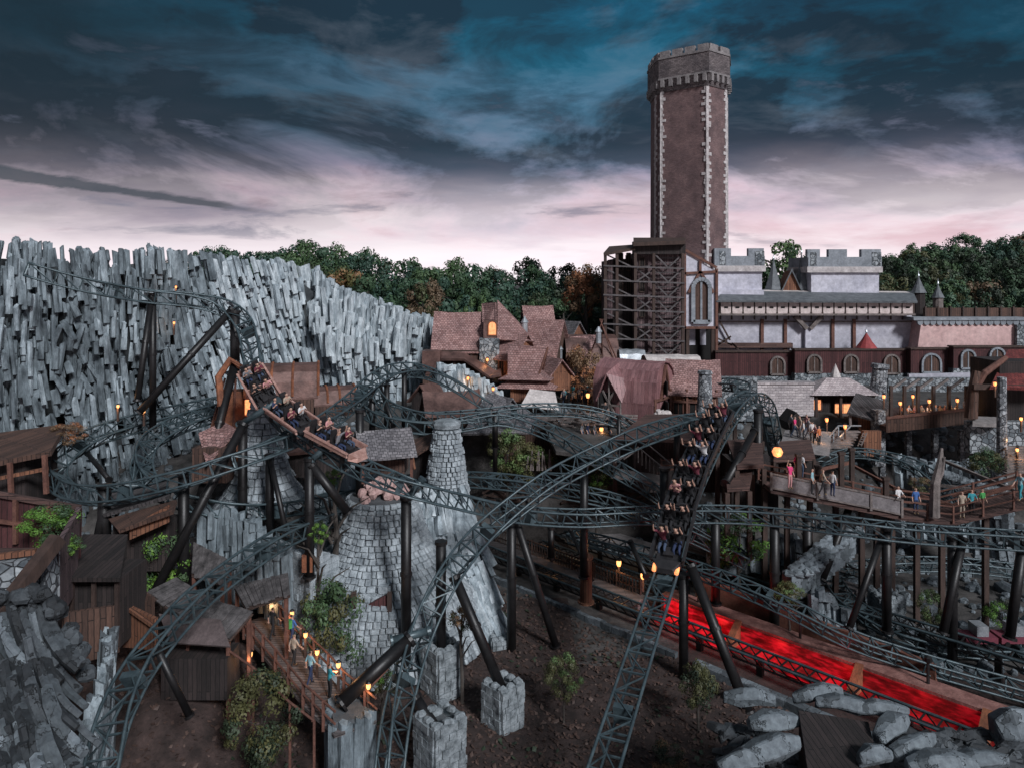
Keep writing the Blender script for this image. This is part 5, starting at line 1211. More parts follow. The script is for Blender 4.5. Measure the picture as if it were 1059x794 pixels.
# basalt logs spilling down below the two cones
def log(mb, a, b, r, rr, bend=.0, n=6, seg=3):
    a, b = Vector(a), Vector(b); d = b-a; up = Vector((0, 0, 1)); pts = []
    for i in range(seg+1):
        t = i/seg; pts.append(a+d*t+up*bend*math.sin(math.pi*t)*-1+Vector((rr.uniform(-.04, .04), rr.uniform(-.04, .04), 0)))
    mb.tube(pts, [r*rr.uniform(.85, 1.15) for _ in pts], n)
mb = MB(); rr = random.Random(12); root = thing('basalt_spill', W(465, 640, 49), 'tumbled pale basalt columns spilling down from the tall cone to the bare ground', 'rock pile')
for _ in range(230):
    u, v_ = rr.random(), rr.random()
    px = lerp(432, 486, u)+v_*lerp(-6, 34, u)+rr.uniform(-3, 3); py = lerp(520, 650, v_)+rr.uniform(-5, 5)
    Y = lerp(51., 47., v_)-.8*math.sin(u*3.1)+rr.uniform(-.3, .3); p = W(px, py, Y)
    d = Vector((lerp(-.1, .75, u)+rr.uniform(-.2, .2), -.55+rr.uniform(-.2, .2), -1.25)).normalized(); L = rr.uniform(1.1, 2.7); mb.cur = rr.randint(0, 1)
    log(mb, p-d*L*.5, p+d*L*.5, rr.uniform(.2, .36), rr)
mb.build('basalt_columns', ['basalt', 'basalt_pale'], root)
mb = MB(); a, b, c_, d = W(430, 530, 46.5), W(490, 530, 46.8), W(522, 655, 41.2), W(440, 655, 40.6)
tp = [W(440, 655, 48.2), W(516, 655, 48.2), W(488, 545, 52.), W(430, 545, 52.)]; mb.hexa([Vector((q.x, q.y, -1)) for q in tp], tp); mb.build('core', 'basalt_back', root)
rockwall('basalt_fringe', 'row of upright pale basalt stubs under the right flank of the broad cone', [vp(415, 575, 45.4, 1), vp(426, 600, 45.2, 0), vp(438, 640, 45.2, -.2)], 41, r=.24, lean=(.1, .35), layers=3)
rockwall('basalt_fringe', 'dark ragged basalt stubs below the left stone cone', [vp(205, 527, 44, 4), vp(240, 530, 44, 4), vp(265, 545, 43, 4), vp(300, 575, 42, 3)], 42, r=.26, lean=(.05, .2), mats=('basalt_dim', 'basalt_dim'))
rockwall('rock_outcrop', 'pale broken rock rising behind the broad cone, left of the open hut', [vp(326, 494, 52, 4), vp(352, 488, 52.5, 4), vp(388, 484, 53, 4)], 43, r=.42, lean=(0, .1))
# low stone retaining wall, left of the broad cone
def block_wall(name, label, pts, rowh=.36, bw=.6, th=.55, seed=1, mat='stone_block', cat='wall', capw=.15):
    """pts: (x,y,ztop,zbot); separate rough blocks in courses"""
    rr = random.Random(seed); mb = MB(); core = MB()
    for a, b in zip(pts, pts[1:]):
        a, b = Vector(a), Vector(b); d = Vector((b.x-a.x, b.y-a.y, 0)); L = d.length; d.normalize(); n = Vector((d.y, -d.x, 0)); ang = math.atan2(d.y, d.x)
        core.hexa([a.xyz*1, b.xyz*1, b.xyz-n*th, a.xyz-n*th] if False else [Vector((q.x, q.y, q.w))-n*k for q, k in ((a, .12), (b, .12), (b, th), (a, th))], [Vector((q.x, q.y, q.z-.12))-n*k for q, k in ((a, .12), (b, .12), (b, th), (a, th))])
        z = min(a.w, b.w)
        while z < max(a.z, b.z):
            h = rowh*rr.uniform(.8, 1.25); s = -rr.uniform(0, bw)
            while s < L:
                w_ = bw*rr.uniform(.6, 1.4); x0, x1 = max(s, 0), min(s+w_, L); s += w_
                if x1-x0 < .1: continue
                t = (x0+x1)/2/L
                if z+h*.5 > lerp(a.z, b.z, t): continue
                p = Vector((a.x, a.y, 0))+d*(x0+x1)/2-n*(th*.5); mb.box((p.x+n.x*rr.uniform(0, .07), p.y+n.y*rr.uniform(0, .07), z+h/2), (x1-x0-.03, th*rr.uniform(1., 1.1), h-.03), ang+rr.uniform(-.02, .02))
            z += h
    mb.cur = 1; mb.v, k = mb.v+core.v, len(mb.v); mb.f += [tuple(i+k for i in f) for f in core.f]; mb.m += [1]*len(core.f)
    return tag(mb.build(name, [mat, 'stone_joint']), label, cat)
block_wall('retaining_wall', 'pale stepped stone retaining wall below the track at the left of the broad cone', [vp(262, 548, 46.5, 3), vp(298, 568, 44.5, 1), vp(308, 576, 43.9, .5)], seed=2)
block_wall('retaining_wall', 'pale stone wall corner carrying a small rusty door, left of the broad cone', [vp(302, 572, 43.8, 0), vp(322, 570, 42.6, 0), vp(350, 574, 44.6, 1)], seed=3)
mb = MB(); p = W(318, 582, 42.45); mb.box(p, (.6, .2, 1.0)); tag(mb.build('rusty_hatch', 'rust'), 'small rusty brown hatch in the pale stone wall corner', 'hatch')
block_wall('retaining_wall', 'pale capped stone wall above the dark red plank gate', [vp(362, 624, 43.6, -.2), vp(404, 603, 43.4, -.2)], seed=6)
rt = thing('plank_gate', W(384, 684, 43.2), 'dark red plank gate under the pale stone wall', 'gate')
mb = MB(); a = [W(367, 690, 43.), W(402, 690, 43.), W(402, 614, 43.), W(367, 632, 43.)]; mb.hexa(a, [p+Vector((0, .25, 0)) for p in a]); mb.build('boards', 'planks_maroon', rt)
for x in (366, 403): MB().beam(W(x, 690, 42.9), W(x, 612, 42.9), .26).build('post', 'timber', rt)
mb = MB(); a, b = W(398, 612, 40.5), W(330, 600, 43); mb.box((W(372, 0, 46.5).x, 46.6, 1.2), (6., 4.4, 3.)); tag(mb.build('earth_mound', 'rock_ground'), 'dark earth mound carrying the broad stone cone', 'mound', kind='structure')
def pier(label, px, pyb, w_, h, rz, seed, zb=0., ribs=False):
    c = G(px, pyb, zb); rr = random.Random(seed); root = thing('stone_pier', (c.x, c.y+w_*.5, zb), label, 'stone pier'); c = Vector((c.x, c.y+w_*.5, zb)); fr = FR(c, rz); hw = w_/2; mb = MB()
    if ribs:
        for i in range(22):
            t = 2*math.pi*i/22+rz; sq = 1/max(abs(math.cos(t-rz)), abs(math.sin(t-rz))); q = c+Vector((math.cos(t), math.sin(t), 0))*hw*sq*.93
            column(mb, q-Vector((0, 0, .3)), (rr.uniform(-.03, .03), rr.uniform(-.03, .03), 1), h+rr.uniform(-.15, .25), .2*w_/1.7, 5, rr, .2)
    else:
        z = -.1
        while z < h:
            hh = .33*rr.uniform(.8, 1.25)
            for k in range(4):
                f2 = FR(c, rz+k*math.pi/2); s = -hw-rr.uniform(0, .3)
                while s < hw:
                    L = rr.uniform(.32, .62); x0, x1 = max(s, -hw), min(s+L, hw-.1); s += L
                    if x1-x0 < .12: continue
                    mb.box(f2.P((x0+x1)/2, -hw+.15-rr.uniform(0, .07), z+hh/2), (x1-x0-.03, .34, hh-.03), f2.rz+rr.uniform(-.03, .03), rr.uniform(-.04, .04))
            z += hh
        for k in range(4):
            f2 = FR(c, rz+k*math.pi/2)
            for s in (-.75, 0, .75):
                rock_into(mb, f2.P(s*hw*.95, -hw+.2, z+.04), (hw*.38, .24, .14), rr, rz=f2.rz)
    mb.build('stones', ['pier_stone'] if not ribs else ['basalt_dim'], root)
    MB().box(fr.P(0, 0, h*.5-.12), (w_-.35, w_-.35, h*.98-.1), rz).build('core', 'stone_joint', root)
    return root
pier('square stone pier left of the middle one, under an upright column', 456, 724, 1.7, 2.4, .7, 1)
pier('middle square stone pier, holding the leaning column', 520, 757, 1.55, 2.1, .75, 2)
pier('square stone pier cut by the bottom edge, below the others', 453, 812, 1.75, 2.5, .7, 3)
pier('ribbed stone pier of upright basalt at the bottom left of centre', 356, 815, 1.9, 3.2, .35, 4, ribs=True)
pier('small stone pier far right under the low dark track', 923, 655, 1.6, 2.2, .1, 5)
pier('very small stone footing in the bare ground by the basalt spill', 516, 672, 1.2, .35, .3, 6)
# slope of pale slabs (stone stairs) at the right
rt = thing('stone_stairs', W(850, 592, 49), 'flight of rough pale stone steps climbing under the ramp at the right', 'stairs'); rr = random.Random(9); mb = MB()
for i in range(11):
    t = i/10; p = W(lerp(826, 878, t), lerp(592, 548, t), lerp(47, 50, t)); [rock_into(mb, p+Vector((k, rr.uniform(-.1, .1), rr.uniform(-.06, .06))), (.42, .4, .22), rr, rz=.35) for k in (-.7, -.05, .6)]; mb.box(p-Vector((0, -.4, .9)), (1.5, .9, 1.5), .35)
mb.build('steps', 'boulder_rock', rt)
rockwall('rock_outcrop', 'pale jagged rocks below the stone steps at the right', [vp(838, 618, 46, -.2), vp(852, 612, 46.5, -.2), vp(868, 626, 46, -.2), vp(885, 640, 45.5, -.2)], 44, r=.3, layers=2, mats=('boulder_rock', 'boulder_rock'))
rockwall('rock_outcrop', 'dark rocks in the hollow below the lantern terrace', [vp(925, 470, 62, 2), vp(960, 478, 60, 2), vp(1000, 480, 58, 2), vp(1040, 492, 56, 2)], 45, r=.45, lean=(0, .3), layers=2, mats=('boulder_rock', 'basalt'))
rockwall('rock_outcrop', 'dark shadowed rocks behind the falling train', [vp(735, 560, 53, 2), vp(790, 560, 54, 2), vp(830, 560, 56, 2)], 46, r=.5, lean=(0, .35), layers=2, mats=('boulder_rock', 'basalt_back'))
rockwall('rock_outcrop', 'dark rock face under the raised path at the right edge', [vp(900, 600, 58, 0), vp(980, 580, 58, 0), vp(1080, 590, 56, 0)], 47, r=.5, lean=(0, .3), layers=2, mats=('boulder_rock', 'basalt_back'))
# big foreground basalt at bottom left: long bent columns
rr = random.Random(21); mb = MB(); root = thing('foreground_basalt', (-17, 24, 4), 'huge bent basalt columns sweeping down in the bottom left corner', 'rock mass')
for i in range(96):
    u = ((i*7) % 24)/24+rr.uniform(-.02, .02); v_ = (i//24)/4+rr.uniform(0, .25)
    px0 = lerp(-50, 50, u)+rr.uniform(-4, 4); py0 = lerp(800, 612, min(1, v_*1.05))+abs(px0-38)*.28
    Y0 = lerp(22, 28, v_)+rr.uniform(-.3, .3); L = rr.uniform(60, 105)
    pts = []
    for k in range(6):
        t = k/5; px = px0+t*L*(.18+.36*t); py = py0+t*L*(1.25-.3*t); pts.append(W(px, py, Y0-t*1.3+.3*math.sin(t*5+i)))
    r0 = rr.uniform(.13, .25); rs = [r0*.85]+[r0*rr.uniform(.85, 1.12) for _ in range(4)]+[r0*.8]
    mb.cur = 0 if rr.random() < .7 else 1; mb.tube(pts, rs, 6)
for i in range(26):
    u = i/25.; px = lerp(-20, 92, u)+rr.uniform(-3, 3); py = interp([(-20, 618), (20, 612), (50, 615), (75, 655), (92, 700)], px)+rr.uniform(-3, 6); s = rr.uniform(.28, .45)
    rock_into(mb, W(px, py, 27.8-rr.random()*.5), (s, s*.9, s*.7), rr)
mb.build('basalt_columns', ['boulder_dark', 'boulder_rock'], root)
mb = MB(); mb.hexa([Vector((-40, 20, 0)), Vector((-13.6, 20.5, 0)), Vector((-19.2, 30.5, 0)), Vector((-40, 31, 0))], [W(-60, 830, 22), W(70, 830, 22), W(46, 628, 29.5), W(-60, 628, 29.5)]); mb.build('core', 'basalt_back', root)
rockwall('rock_ridge', 'ragged pale stone ridge between the huge bent columns and the track', [vp(110, 640, 34, 2), vp(112, 680, 32.5, 1), vp(98, 720, 30.5, 1), vp(84, 770, 28, 1), vp(70, 820, 26, 1)], 48, r=.22, lean=(0, .2), layers=2, mats=('boulder_rock', 'basalt'), step=.35)
def slab_rock(mb, c, d, rr, rz):
    """a long quarried-looking boulder: a bent, tapering, faceted bar lying along local x"""
    c = Vector(c); m_ = Matrix.Rotation(rz, 3, 'Z')@Matrix.Rotation(rr.uniform(-.2, .2), 3, 'Y')@Matrix.Rotation(rr.uniform(-.3, .3), 3, 'X'); k = len(mb.v); n = 5; ns = 4; fs = []
    for i in range(ns):
        t = i/(ns-1)*2-1; e = (.7, 1., .97, .62)[i]*rr.uniform(.88, 1.12); oy, oz = rr.uniform(-.12, .12)*d[1], (.15*(1-t*t)-.05)*d[0]+rr.uniform(-.06, .06)
        for j in range(n):
            a = 2*math.pi*(j+.5)/n; q = e*rr.uniform(.8, 1.15)
            mb.v.append(tuple(c+m_@Vector((t*d[0]*(1.08 if j % 2 else .96), math.cos(a)*d[1]*q+oy, math.sin(a)*d[2]*q+oz))))
    for i in range(ns-1):
        for j in range(n): fs.append((k+i*n+j, k+i*n+(j+1) % n, k+(i+1)*n+(j+1) % n, k+(i+1)*n+j))
    fs.append(tuple(k+j for j in range(n-1, -1, -1))); fs.append(tuple(k+(ns-1)*n+j for j in range(n)))
    mb.f += fs; mb.m += [mb.cur]*len(fs)
# boulders at the bottom right round a dark board roof
BL = [(775, 722, 30, 1.5, .55, .5, -.2, 'long flat grey boulder at the left end of the ring of boulders'), (800, 745, 28.6, 1.6, .8, .55, .25, 'wide grey boulder left of the dark board roof'),
      (795, 775, 27, 1.9, .9, .7, .3, 'big grey boulder at the lower left of the dark board roof'), (765, 790, 26.4, 1.2, .8, .7, .1, 'rounded boulder touching the bottom edge, leftmost'),
      (845, 716, 30, 1.5, .6, .45, -.1, 'flat boulder above the left corner of the dark board roof'), (875, 728, 29.3, 1.7, .6, .5, -.25, 'long boulder above the middle of the dark board roof'),
      (912, 733, 29, 1.5, .6, .5, -.1, 'boulder lying at the top right of the dark board roof'), (922, 752, 28, 1.3, .7, .5, .5, 'pale-edged boulder leaning right of the dark board roof'),
      (945, 770, 27.3, 1.7, .6, .55, .45, 'long pale boulder right of the leaning one'), (905, 782, 26.6, 1.0, .6, .5, .2, 'small boulder at the lower right edge of the dark board roof'),
      (975, 790, 26.2, 2.0, .7, .5, .1, 'flat boulder along the bottom edge'), (1015, 785, 26.5, 1.3, .7, .5, -.2, 'boulder at the bottom edge left of the big dark one'), (1050, 752, 28.5, 1.3, 1.1, 1.15, 0, 'big smooth dark boulder at the right edge')]
for px, py, Y, a, b, c_, rz, lb in BL:
    rr = random.Random(int(px)); mb = MB(); slab_rock(mb, W(px, py, Y), (a*.66, b*.66, c_*.7), rr, rz)
    o = mb.build('boulder', 'boulder_rock'); tag(o, lb, 'boulder', 'boulders in the lower right corner')
    sm = o.modifiers.new('bevel', 'BEVEL'); sm.width = .05; sm.segments = 1
rr = random.Random(77); mb = MB()
for _ in range(170):
    px = rr.uniform(745, 1050); py = rr.uniform(745, 800)
    if 818 < px < 905: continue
    slab_rock(mb, W(px, py, lerp(28.8, 26.6, (py-740)/60.)+.5)-Vector((0, 0, .35)), (rr.uniform(.3, .65), .22, .2), rr, rr.uniform(-.7, .9))
tag(mb.build('packing_stones', 'boulder_dark'), 'smaller grey stones packed between the boulders', 'stones', kind='stuff')
rt = thing('board_roof', W(862, 790, 27)-Vector((0, 0, 2)), 'black board roof inside the ring of boulders at the bottom right', 'roof')
mb = MB(); mb.slab([W(838, 812, 25.6), W(915, 812, 25.6), W(898, 746, 28.6), W(826, 734, 29)], .15); mb.build('boards', 'planks_dark', rt)
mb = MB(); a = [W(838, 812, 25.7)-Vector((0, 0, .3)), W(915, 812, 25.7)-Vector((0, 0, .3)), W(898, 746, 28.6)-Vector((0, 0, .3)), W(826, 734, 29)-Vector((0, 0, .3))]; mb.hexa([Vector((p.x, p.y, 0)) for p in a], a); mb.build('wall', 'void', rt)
mb = MB(); mb.hexa([Vector((9.5, 24.5, -.5)), Vector((24, 24.5, -.5)), Vector((24, 32, -.5)), Vector((10.5, 31, -.5))], [W(755, 812, 26.4)-Vector((0, 0, 1.2)), W(1090, 812, 26.4)-Vector((0, 0, 1.2)), W(1090, 745, 30.2)-Vector((0, 0, 1.2)), W(780, 728, 30.2)-Vector((0, 0, 1.2))]); struct(mb.build('rock_terrain', 'boulder_dark'))
# ---------------------------------------------------------------- people
POSES = {}
def body(pose):
    """skinned figure facing -Y, feet (or seat) at z=0; returns mesh with slots skin, shirt, trousers, hair"""
    S = (.18, .0, 1.44)
    J = {'pel': (0, 0, .96, .125, .10), 'wai': (0, 0, 1.12, .12, .09), 'che': (0, 0, 1.34, .15, .10), 'nek': (0, 0, 1.50, .055, .055), 'hd1': (0, -.01, 1.60, .075, .085), 'hd2': (0, 0, 1.70, .075, .085)}
    E = [('pel', 'wai', 's'), ('wai', 'che', 's'), ('che', 'nek', 'k'), ('nek', 'hd1', 'k'), ('hd1', 'hd2', 'k')]
    for sgn, sd in ((-1, 'l'), (1, 'r')):
        J['sh'+sd] = (.17*sgn, 0, 1.41, .062, .062); E.append(('che', 'sh'+sd, 's')); J['hp'+sd] = (.09*sgn, 0, .90, .095, .10); E.append(('pel', 'hp'+sd, 't'))
        el, ha = (.235*sgn, .02, 1.14), (.25*sgn, -.10, .90); kn, an, to = (.10*sgn, -.02, .50), (.10*sgn, .03, .08), (.11*sgn, -.14, .035)
        if pose == 'walk':
            kn = (.10*sgn, -.02-.14*sgn, .50); an = (.10*sgn, -.02-.24*sgn+.10, .09); to = (.10*sgn, an[1]-.15, .04); el = (.24*sgn, .10*sgn, 1.15); ha = (.24*sgn, .20*sgn-.12, .94)
        if pose == 'lean': el = (.27*sgn, -.12, 1.18); ha = (.22*sgn, -.36, 1.10)
        if pose == 'wave' : el, ha = ((.30*sgn, -.05, 1.56), (.26*sgn, -.10, 1.84)) if sgn < 0 else (el, ha)
        if pose in ('sit', 'ride', 'hold'):
            kn = (.12*sgn, -.46, .93); an = (.12*sgn, -.50, .50); to = (.12*sgn, -.64, .46); el = (.25*sgn, -.10, 1.17); ha = (.16*sgn, -.34, 1.16)
        if pose == 'ride': el = (.30*sgn, -.16, 1.60); ha = (.27*sgn, -.22, 1.88)
        if pose == 'hold': el = (.26*sgn, -.14, 1.22); ha = (.15*sgn, -.22, 1.36)
        J['el'+sd] = el+(.045, .045); J['ha'+sd] = ha+(.032, .038); J['kn'+sd] = kn+(.06, .062); J['an'+sd] = an+(.042, .045); J['to'+sd] = to+(.04, .03)
        v = Vector(ha)-Vector(el); v.normalize(); pm = Vector(ha)+v*.07; J['pm'+sd] = tuple(pm)+(.022, .04)
        E += [('sh'+sd, 'el'+sd, 's'), ('el'+sd, 'ha'+sd, 'k'), ('ha'+sd, 'pm'+sd, 'k'), ('hp'+sd, 'kn'+sd, 't'), ('kn'+sd, 'an'+sd, 't'), ('an'+sd, 'to'+sd, 'h')]
    names = list(J); me = bpy.data.meshes.new('b'); me.from_pydata([J[n][:3] for n in names], [(names.index(a), names.index(b)) for a, b, _ in E], [])
    ob = bpy.data.objects.new('b', me); COL.objects.link(ob); sk = ob.modifiers.new('s', 'SKIN'); sk.use_smooth_shade = True
    for i, n in enumerate(names): me.skin_vertices[0].data[i].radius = J[n][3:5]; me.skin_vertices[0].data[i].use_root = (n == 'pel')
    ss = ob.modifiers.new('u', 'SUBSURF'); ss.levels = 1; ss.render_levels = 1
    bpy.context.view_layer.update(); dg = bpy.context.evaluated_depsgraph_get(); m2 = bpy.data.meshes.new_from_object(ob.evaluated_get(dg)); bpy.data.objects.remove(ob)
    # fingers, nose and ears join the same mesh
    bm = bmesh.new(); bm.from_mesh(m2); base = len(bm.faces)
    ex = MB()
    for sgn, sd in ((-1, 'l'), (1, 'r')):
        ha, pm = Vector(J['ha'+sd][:3]), Vector(J['pm'+sd][:3]); v = (pm-ha).normalized(); sx = Vector((0, 1, 0)).cross(v); sx = sx.normalized() if sx.length > .1 else Vector((1, 0, 0)); w_ = v.cross(sx).normalized()
        for q, L in ((-.03, .065), (-.01, .078), (.01, .072), (.03, .055)):
            b = pm+w_*q-v*.01; ex.tube([b, b+v*L*.55+sx*.008, b+v*L*.9+sx*.03], [.011, .010, .008], 5)
        b = ha+w_*.035+v*.02; ex.tube([b, b+w_*.03+v*.03, b+w_*.035+v*.06], [.014, .012, .009], 5)
        ex.box((.078*sgn, .01, 1.63), (.02, .035, .05))
    ex.hexa([(-.014, -.085, 1.60), (.014, -.085, 1.60), (.006, -.085, 1.66), (-.006, -.085, 1.66)][::-1], [(-.012, -.115, 1.605), (.012, -.115, 1.605), (.003, -.09, 1.66), (-.003, -.09, 1.66)][::-1])
    tm = bpy.data.meshes.new('t'); tm.from_pydata(ex.v, [], ex.f); bm.from_mesh(tm)
    segs = [(Vector(J[a][:3]), Vector(J[b][:3]), k) for a, b, k in E]; bm.faces.ensure_lookup_table()
    for fc in bm.faces:
        c = fc.calc_center_median(); best = None
        if fc.index >= base: fc.material_index = 0; continue
        for a, b, k in segs:
            ab = b-a; t = max(0, min(1, (c-a).dot(ab)/ab.length_squared)); d = (c-(a+ab*t)).length
            if best is None or d < best[0]: best = (d, k)
        k = best[1]; k = 's' if (k == 'k' and 1.2 < c.z < 1.47 and abs(c.x) < .16 and pose != 'hold') else k
        fc.material_index = {'k': 0, 's': 1, 't': 2, 'h': 3}[k]
        if k == 'k' and abs(c.x) < .12 and c.z > 1.62 and abs(c.y) < .16 and (c.z > 1.70 or c.y > .0): fc.material_index = 3
        fc.smooth = True
    nk = len(bm.faces)
    off = .86 if pose in ('sit', 'ride', 'hold') else 0.
    for v in bm.verts: v.co.z -= off
    m2.materials.clear(); m2.name = 'person'
    for s_ in ('skin', 'cloth_grey', 'cloth_jeans', 'hair_dark'): m2.materials.append(MATS[s_])
    bm.to_mesh(m2); bm.free()
    return m2
for p in ('stand', 'walk', 'lean', 'wave', 'sit', 'ride', 'hold'): POSES[p] = body(p)
def person(label, pose, loc=None, rz=0., shirt='grey', legs='jeans', hair='hair_dark', skin='skin', mat=None, group=None, sc_=1.):
    o = bpy.data.objects.new('person', POSES[pose]); COL.objects.link(o)
    if mat is not None: o.matrix_world = mat
    else: o.location = loc; o.rotation_euler = (0, 0, rz); o.scale = (sc_,)*3
    for i, mn in enumerate((skin, 'cloth_'+shirt, 'cloth_'+legs, hair)): o.material_slots[i].link = 'OBJECT'; o.material_slots[i].material = MATS[mn]
    return tag(o, label, 'person', group)
# ---------------------------------------------------------------- trains
def proto_mesh(fn, name, mat, parent=None):
    mb = MB(); fn(mb); o = mb.build(name, mat, None, origin=(0, 0, 0)); 
    if parent is not None: o.parent = parent
    return o
def make_car(mat, bodymat, parent, front=False):
    """local: x side, y forward (travel), z up from the rail line; carries two rows of two seats"""
    def chassis(mb):
        mb.box((0, 0, .22), (1.15, 3.3, .16)); mb.box((0, 1.0, .36), (.5, .5, .2)); mb.box((0, -1., .36), (.5, .5, .2))
        mb.box((0, 1.72, .16), (.3, .5, .12))
    car = proto_mesh(chassis, 'car', 'seat_black'); car.parent = parent; car.matrix_world = mat
    for s in (-1, 1):
        def side(mb, s=s):
            mb.hexa([(s*.72, -1.65, .28), (s*.84, -1.65, .28), (s*.84, 1.6, .28), (s*.72, 1.6, .28)], [(s*.74, -1.6, .56), (s*.86, -1.6, .56), (s*.86, 1.5, .52), (s*.74, 1.5, .52)])
            mb.hexa([(s*.74, -1.7, .56), (s*.90, -1.7, .56), (s*.90, 1.62, .5), (s*.74, 1.62, .5)], [(s*.76, -1.68, .64), (s*.88, -1.68, .64), (s*.88, 1.6, .58), (s*.76, 1.6, .58)])
        proto_mesh(side, 'side_panel', bodymat, car)
        for y in (-1.2, 1.2):
            def wh(mb, s=s, y=y): mb.tube([(s*.52, y, .13), (s*.68, y, .13)], .13, 10); mb.tube([(s*.62, y, -.16), (s*.70, y, -.16)], .09, 8); mb.box((s*.66, y, 0), (.06, .3, .42))
            proto_mesh(wh, 'wheel_unit', 'steel_dark', car)
    proto_mesh(lambda mb: mb.box((0, -1.66, .5), (1.5, .12, .5)), 'cross_panel', bodymat, car)
    proto_mesh(lambda mb: mb.box((0, .02, .46), (1.5, .1, .36)), 'cross_panel', bodymat, car)
    for y in (.42, -1.10):
        for s in (-1, 1):
            def seat(mb, s=s, y=y):
                mb.box((s*.37, y+.05, .44), (.52, .5, .16)); mb.hexa([(s*.37-.25, y-.34, .4), (s*.37+.25, y-.34, .4), (s*.37+.25, y-.18, .4), (s*.37-.25, y-.18, .4)], [(s*.37-.2, y-.46, 1.22), (s*.37+.2, y-.46, 1.22), (s*.37+.2, y-.34, 1.24), (s*.37-.2, y-.34, 1.24)])
            st = proto_mesh(seat, 'seat', 'seat_black', car)
            def lb(mb, s=s, y=y): mb.tube([(s*.37-.2, y+.2, .50), (s*.37-.18, y+.22, .74), (s*.37+.18, y+.22, .74), (s*.37+.2, y+.2, .50)], .035, 6)
            proto_mesh(lb, 'lap_bar', 'steel_dark', car)
    if front:
        def nose(mb): mb.hexa([(-.7, 1.6, .1), (.7, 1.6, .1), (.45, 2.1, .1), (-.45, 2.1, .1)], [(-.7, 1.6, .5), (.7, 1.6, .5), (.35, 2.0, .32), (-.35, 2.0, .32)])
        proto_mesh(nose, 'nose', bodymat, car)
        for s in ((-1, 1) if bodymat == 'seat_black' else ()):
            def hl(mb, s=s): mb.tube([(s*.55, 1.7, .22), (s*.55, 2.08, .18)], [.11, .10], 10)
            proto_mesh(hl, 'headlight', 'lamp_orange', car)
    return car
def frame_at(fr, d):
    acc = 0.
    for a, b in zip(fr, fr[1:]):
        L = (b[0]-a[0]).length
        if acc+L >= d:
            t = (d-acc)/L; return a[0].lerp(b[0], t), a[1].lerp(b[1], t).normalized(), a[3].lerp(b[3], t).normalized()
        acc += L
    f = fr[-1]; return f[0], f[1], f[3]
def arc_near(fr, px, py):
    acc = 0.; best = (1e9, 0)
    for i, a in enumerate(fr):
        if i: acc += (a[0]-fr[i-1][0]).length
        p = a[0]; q = (CX+p.x*F/p.y, HY+(H-p.z)*F/p.y); d = math.hypot(q[0]-px, q[1]-py)
        if d < best[0]: best = (d, acc)
    return best[1]
def train(key, rev, p_front, ncar, label, pitch, bodymat, which, clothes, posef, sit_up, carsc=1.):
    fr = TRK[key]
    if rev: fr = [(f[0], -f[1], -f[2], f[3]) for f in fr[::-1]]
    d0 = arc_near(fr, *p_front); P, T, U = frame_at(fr, d0)
    root = thing('coaster_train', P, label, 'coaster train'); bpy.context.view_layer.update(); rr = random.Random(len(which)); 
    words = ('first', 'second', 'third', 'fourth', 'fifth', 'sixth', 'seventh', 'eighth', 'ninth', 'tenth')
    for c in range(ncar):
        P, T, U = frame_at(fr, d0-1.7*carsc-c*pitch*carsc); X = T.cross(U).normalized(); U = X.cross(T)
        m = Matrix(((X.x, T.x, U.x, P.x), (X.y, T.y, U.y, P.y), (X.z, T.z, U.z, P.z), (0, 0, 0, 1)))
        m = m@Matrix.Translation((0, 0, .08))@Matrix.Scale(carsc, 4)
        make_car(m, bodymat, root, c == 0)
        for ri, y in enumerate((.42, -1.10)):
            for s in (-1, 1):
                row = c*2+ri; ps = posef(row, s, rr)
                rm = m@Matrix.Translation((s*.37, y+.02, .46))@Matrix.Rotation(math.pi, 4, 'Z')@Matrix.Rotation(rr.uniform(-.06, .06), 4, 'Y')@Matrix.Scale(sit_up, 4)
                sh = clothes[(row*2+(s+1)//2) % len(clothes)]
                person('rider in %s, %s, %s seat, %s row from front of the %s train' % ({'black': 'black', 'maroon': 'dark red', 'white': 'white', 'rose': 'pink', 'beige': 'beige', 'grey': 'grey', 'navy': 'navy', 'orange': 'orange'}[sh],
                       'arms raised' if ps == 'ride' else 'arms down', 'left' if (s > 0) == (which == 'falling') else 'right', words[row], which), ps, shirt=sh, legs=rr.choice(('black', 'jeans', 'navy')), skin='skin', hair=rr.choice(('hair_dark', 'hair_dark', 'hair_fair')), mat=rm, group='riders on the coaster trains')
    return root
train('B', True, (692, 590), 4, 'black and dark red train full of riders plunging straight toward the camera', 3.32, 'seat_black', 'falling', ['black', 'maroon', 'black', 'black', 'black', 'rose', 'maroon', 'black', 'white', 'black', 'black', 'maroon', 'black', 'black', 'maroon', 'black'], lambda row, s, rr: 'ride' if row >= 3 or rr.random() < .45 else 'hold', 1.2, 1.12)
train('A', False, (369, 470), 3, 'copper coloured train of open cars sweeping down at the left', 3.72, 'train_bronze', 'copper', ['maroon', 'grey', 'rose', 'black', 'white', 'maroon', 'beige', 'navy', 'rose', 'black'], lambda row, s, rr: 'ride' if rr.random() < .25 else 'hold', 1.08, 1.02)
# little mine cars on the low track at the far right
for px, lb in ((1010, 'small dark red mine car with a pale seat low at the right'), (1046, 'small dark red mine car right of its twin, at the right edge')):
    c = W(px, 663, 44.4); root = thing('mine_car', c, lb, 'mine car', 'mine cars at the right edge')
    MB().box(c+Vector((0, 0, .3)), (1.9, 1.1, .35)).build('body', 'cloth_maroon', root); MB().box(c+Vector((.1, 0, .8)), (.7, .9, .6)).build('seat', 'metal_pale', root)
    for s in (-.6, .6): MB().tube([c+Vector((s, -.6, .1)), c+Vector((s, .6, .1))], .16, 8).build('axle', 'steel_dark', root)
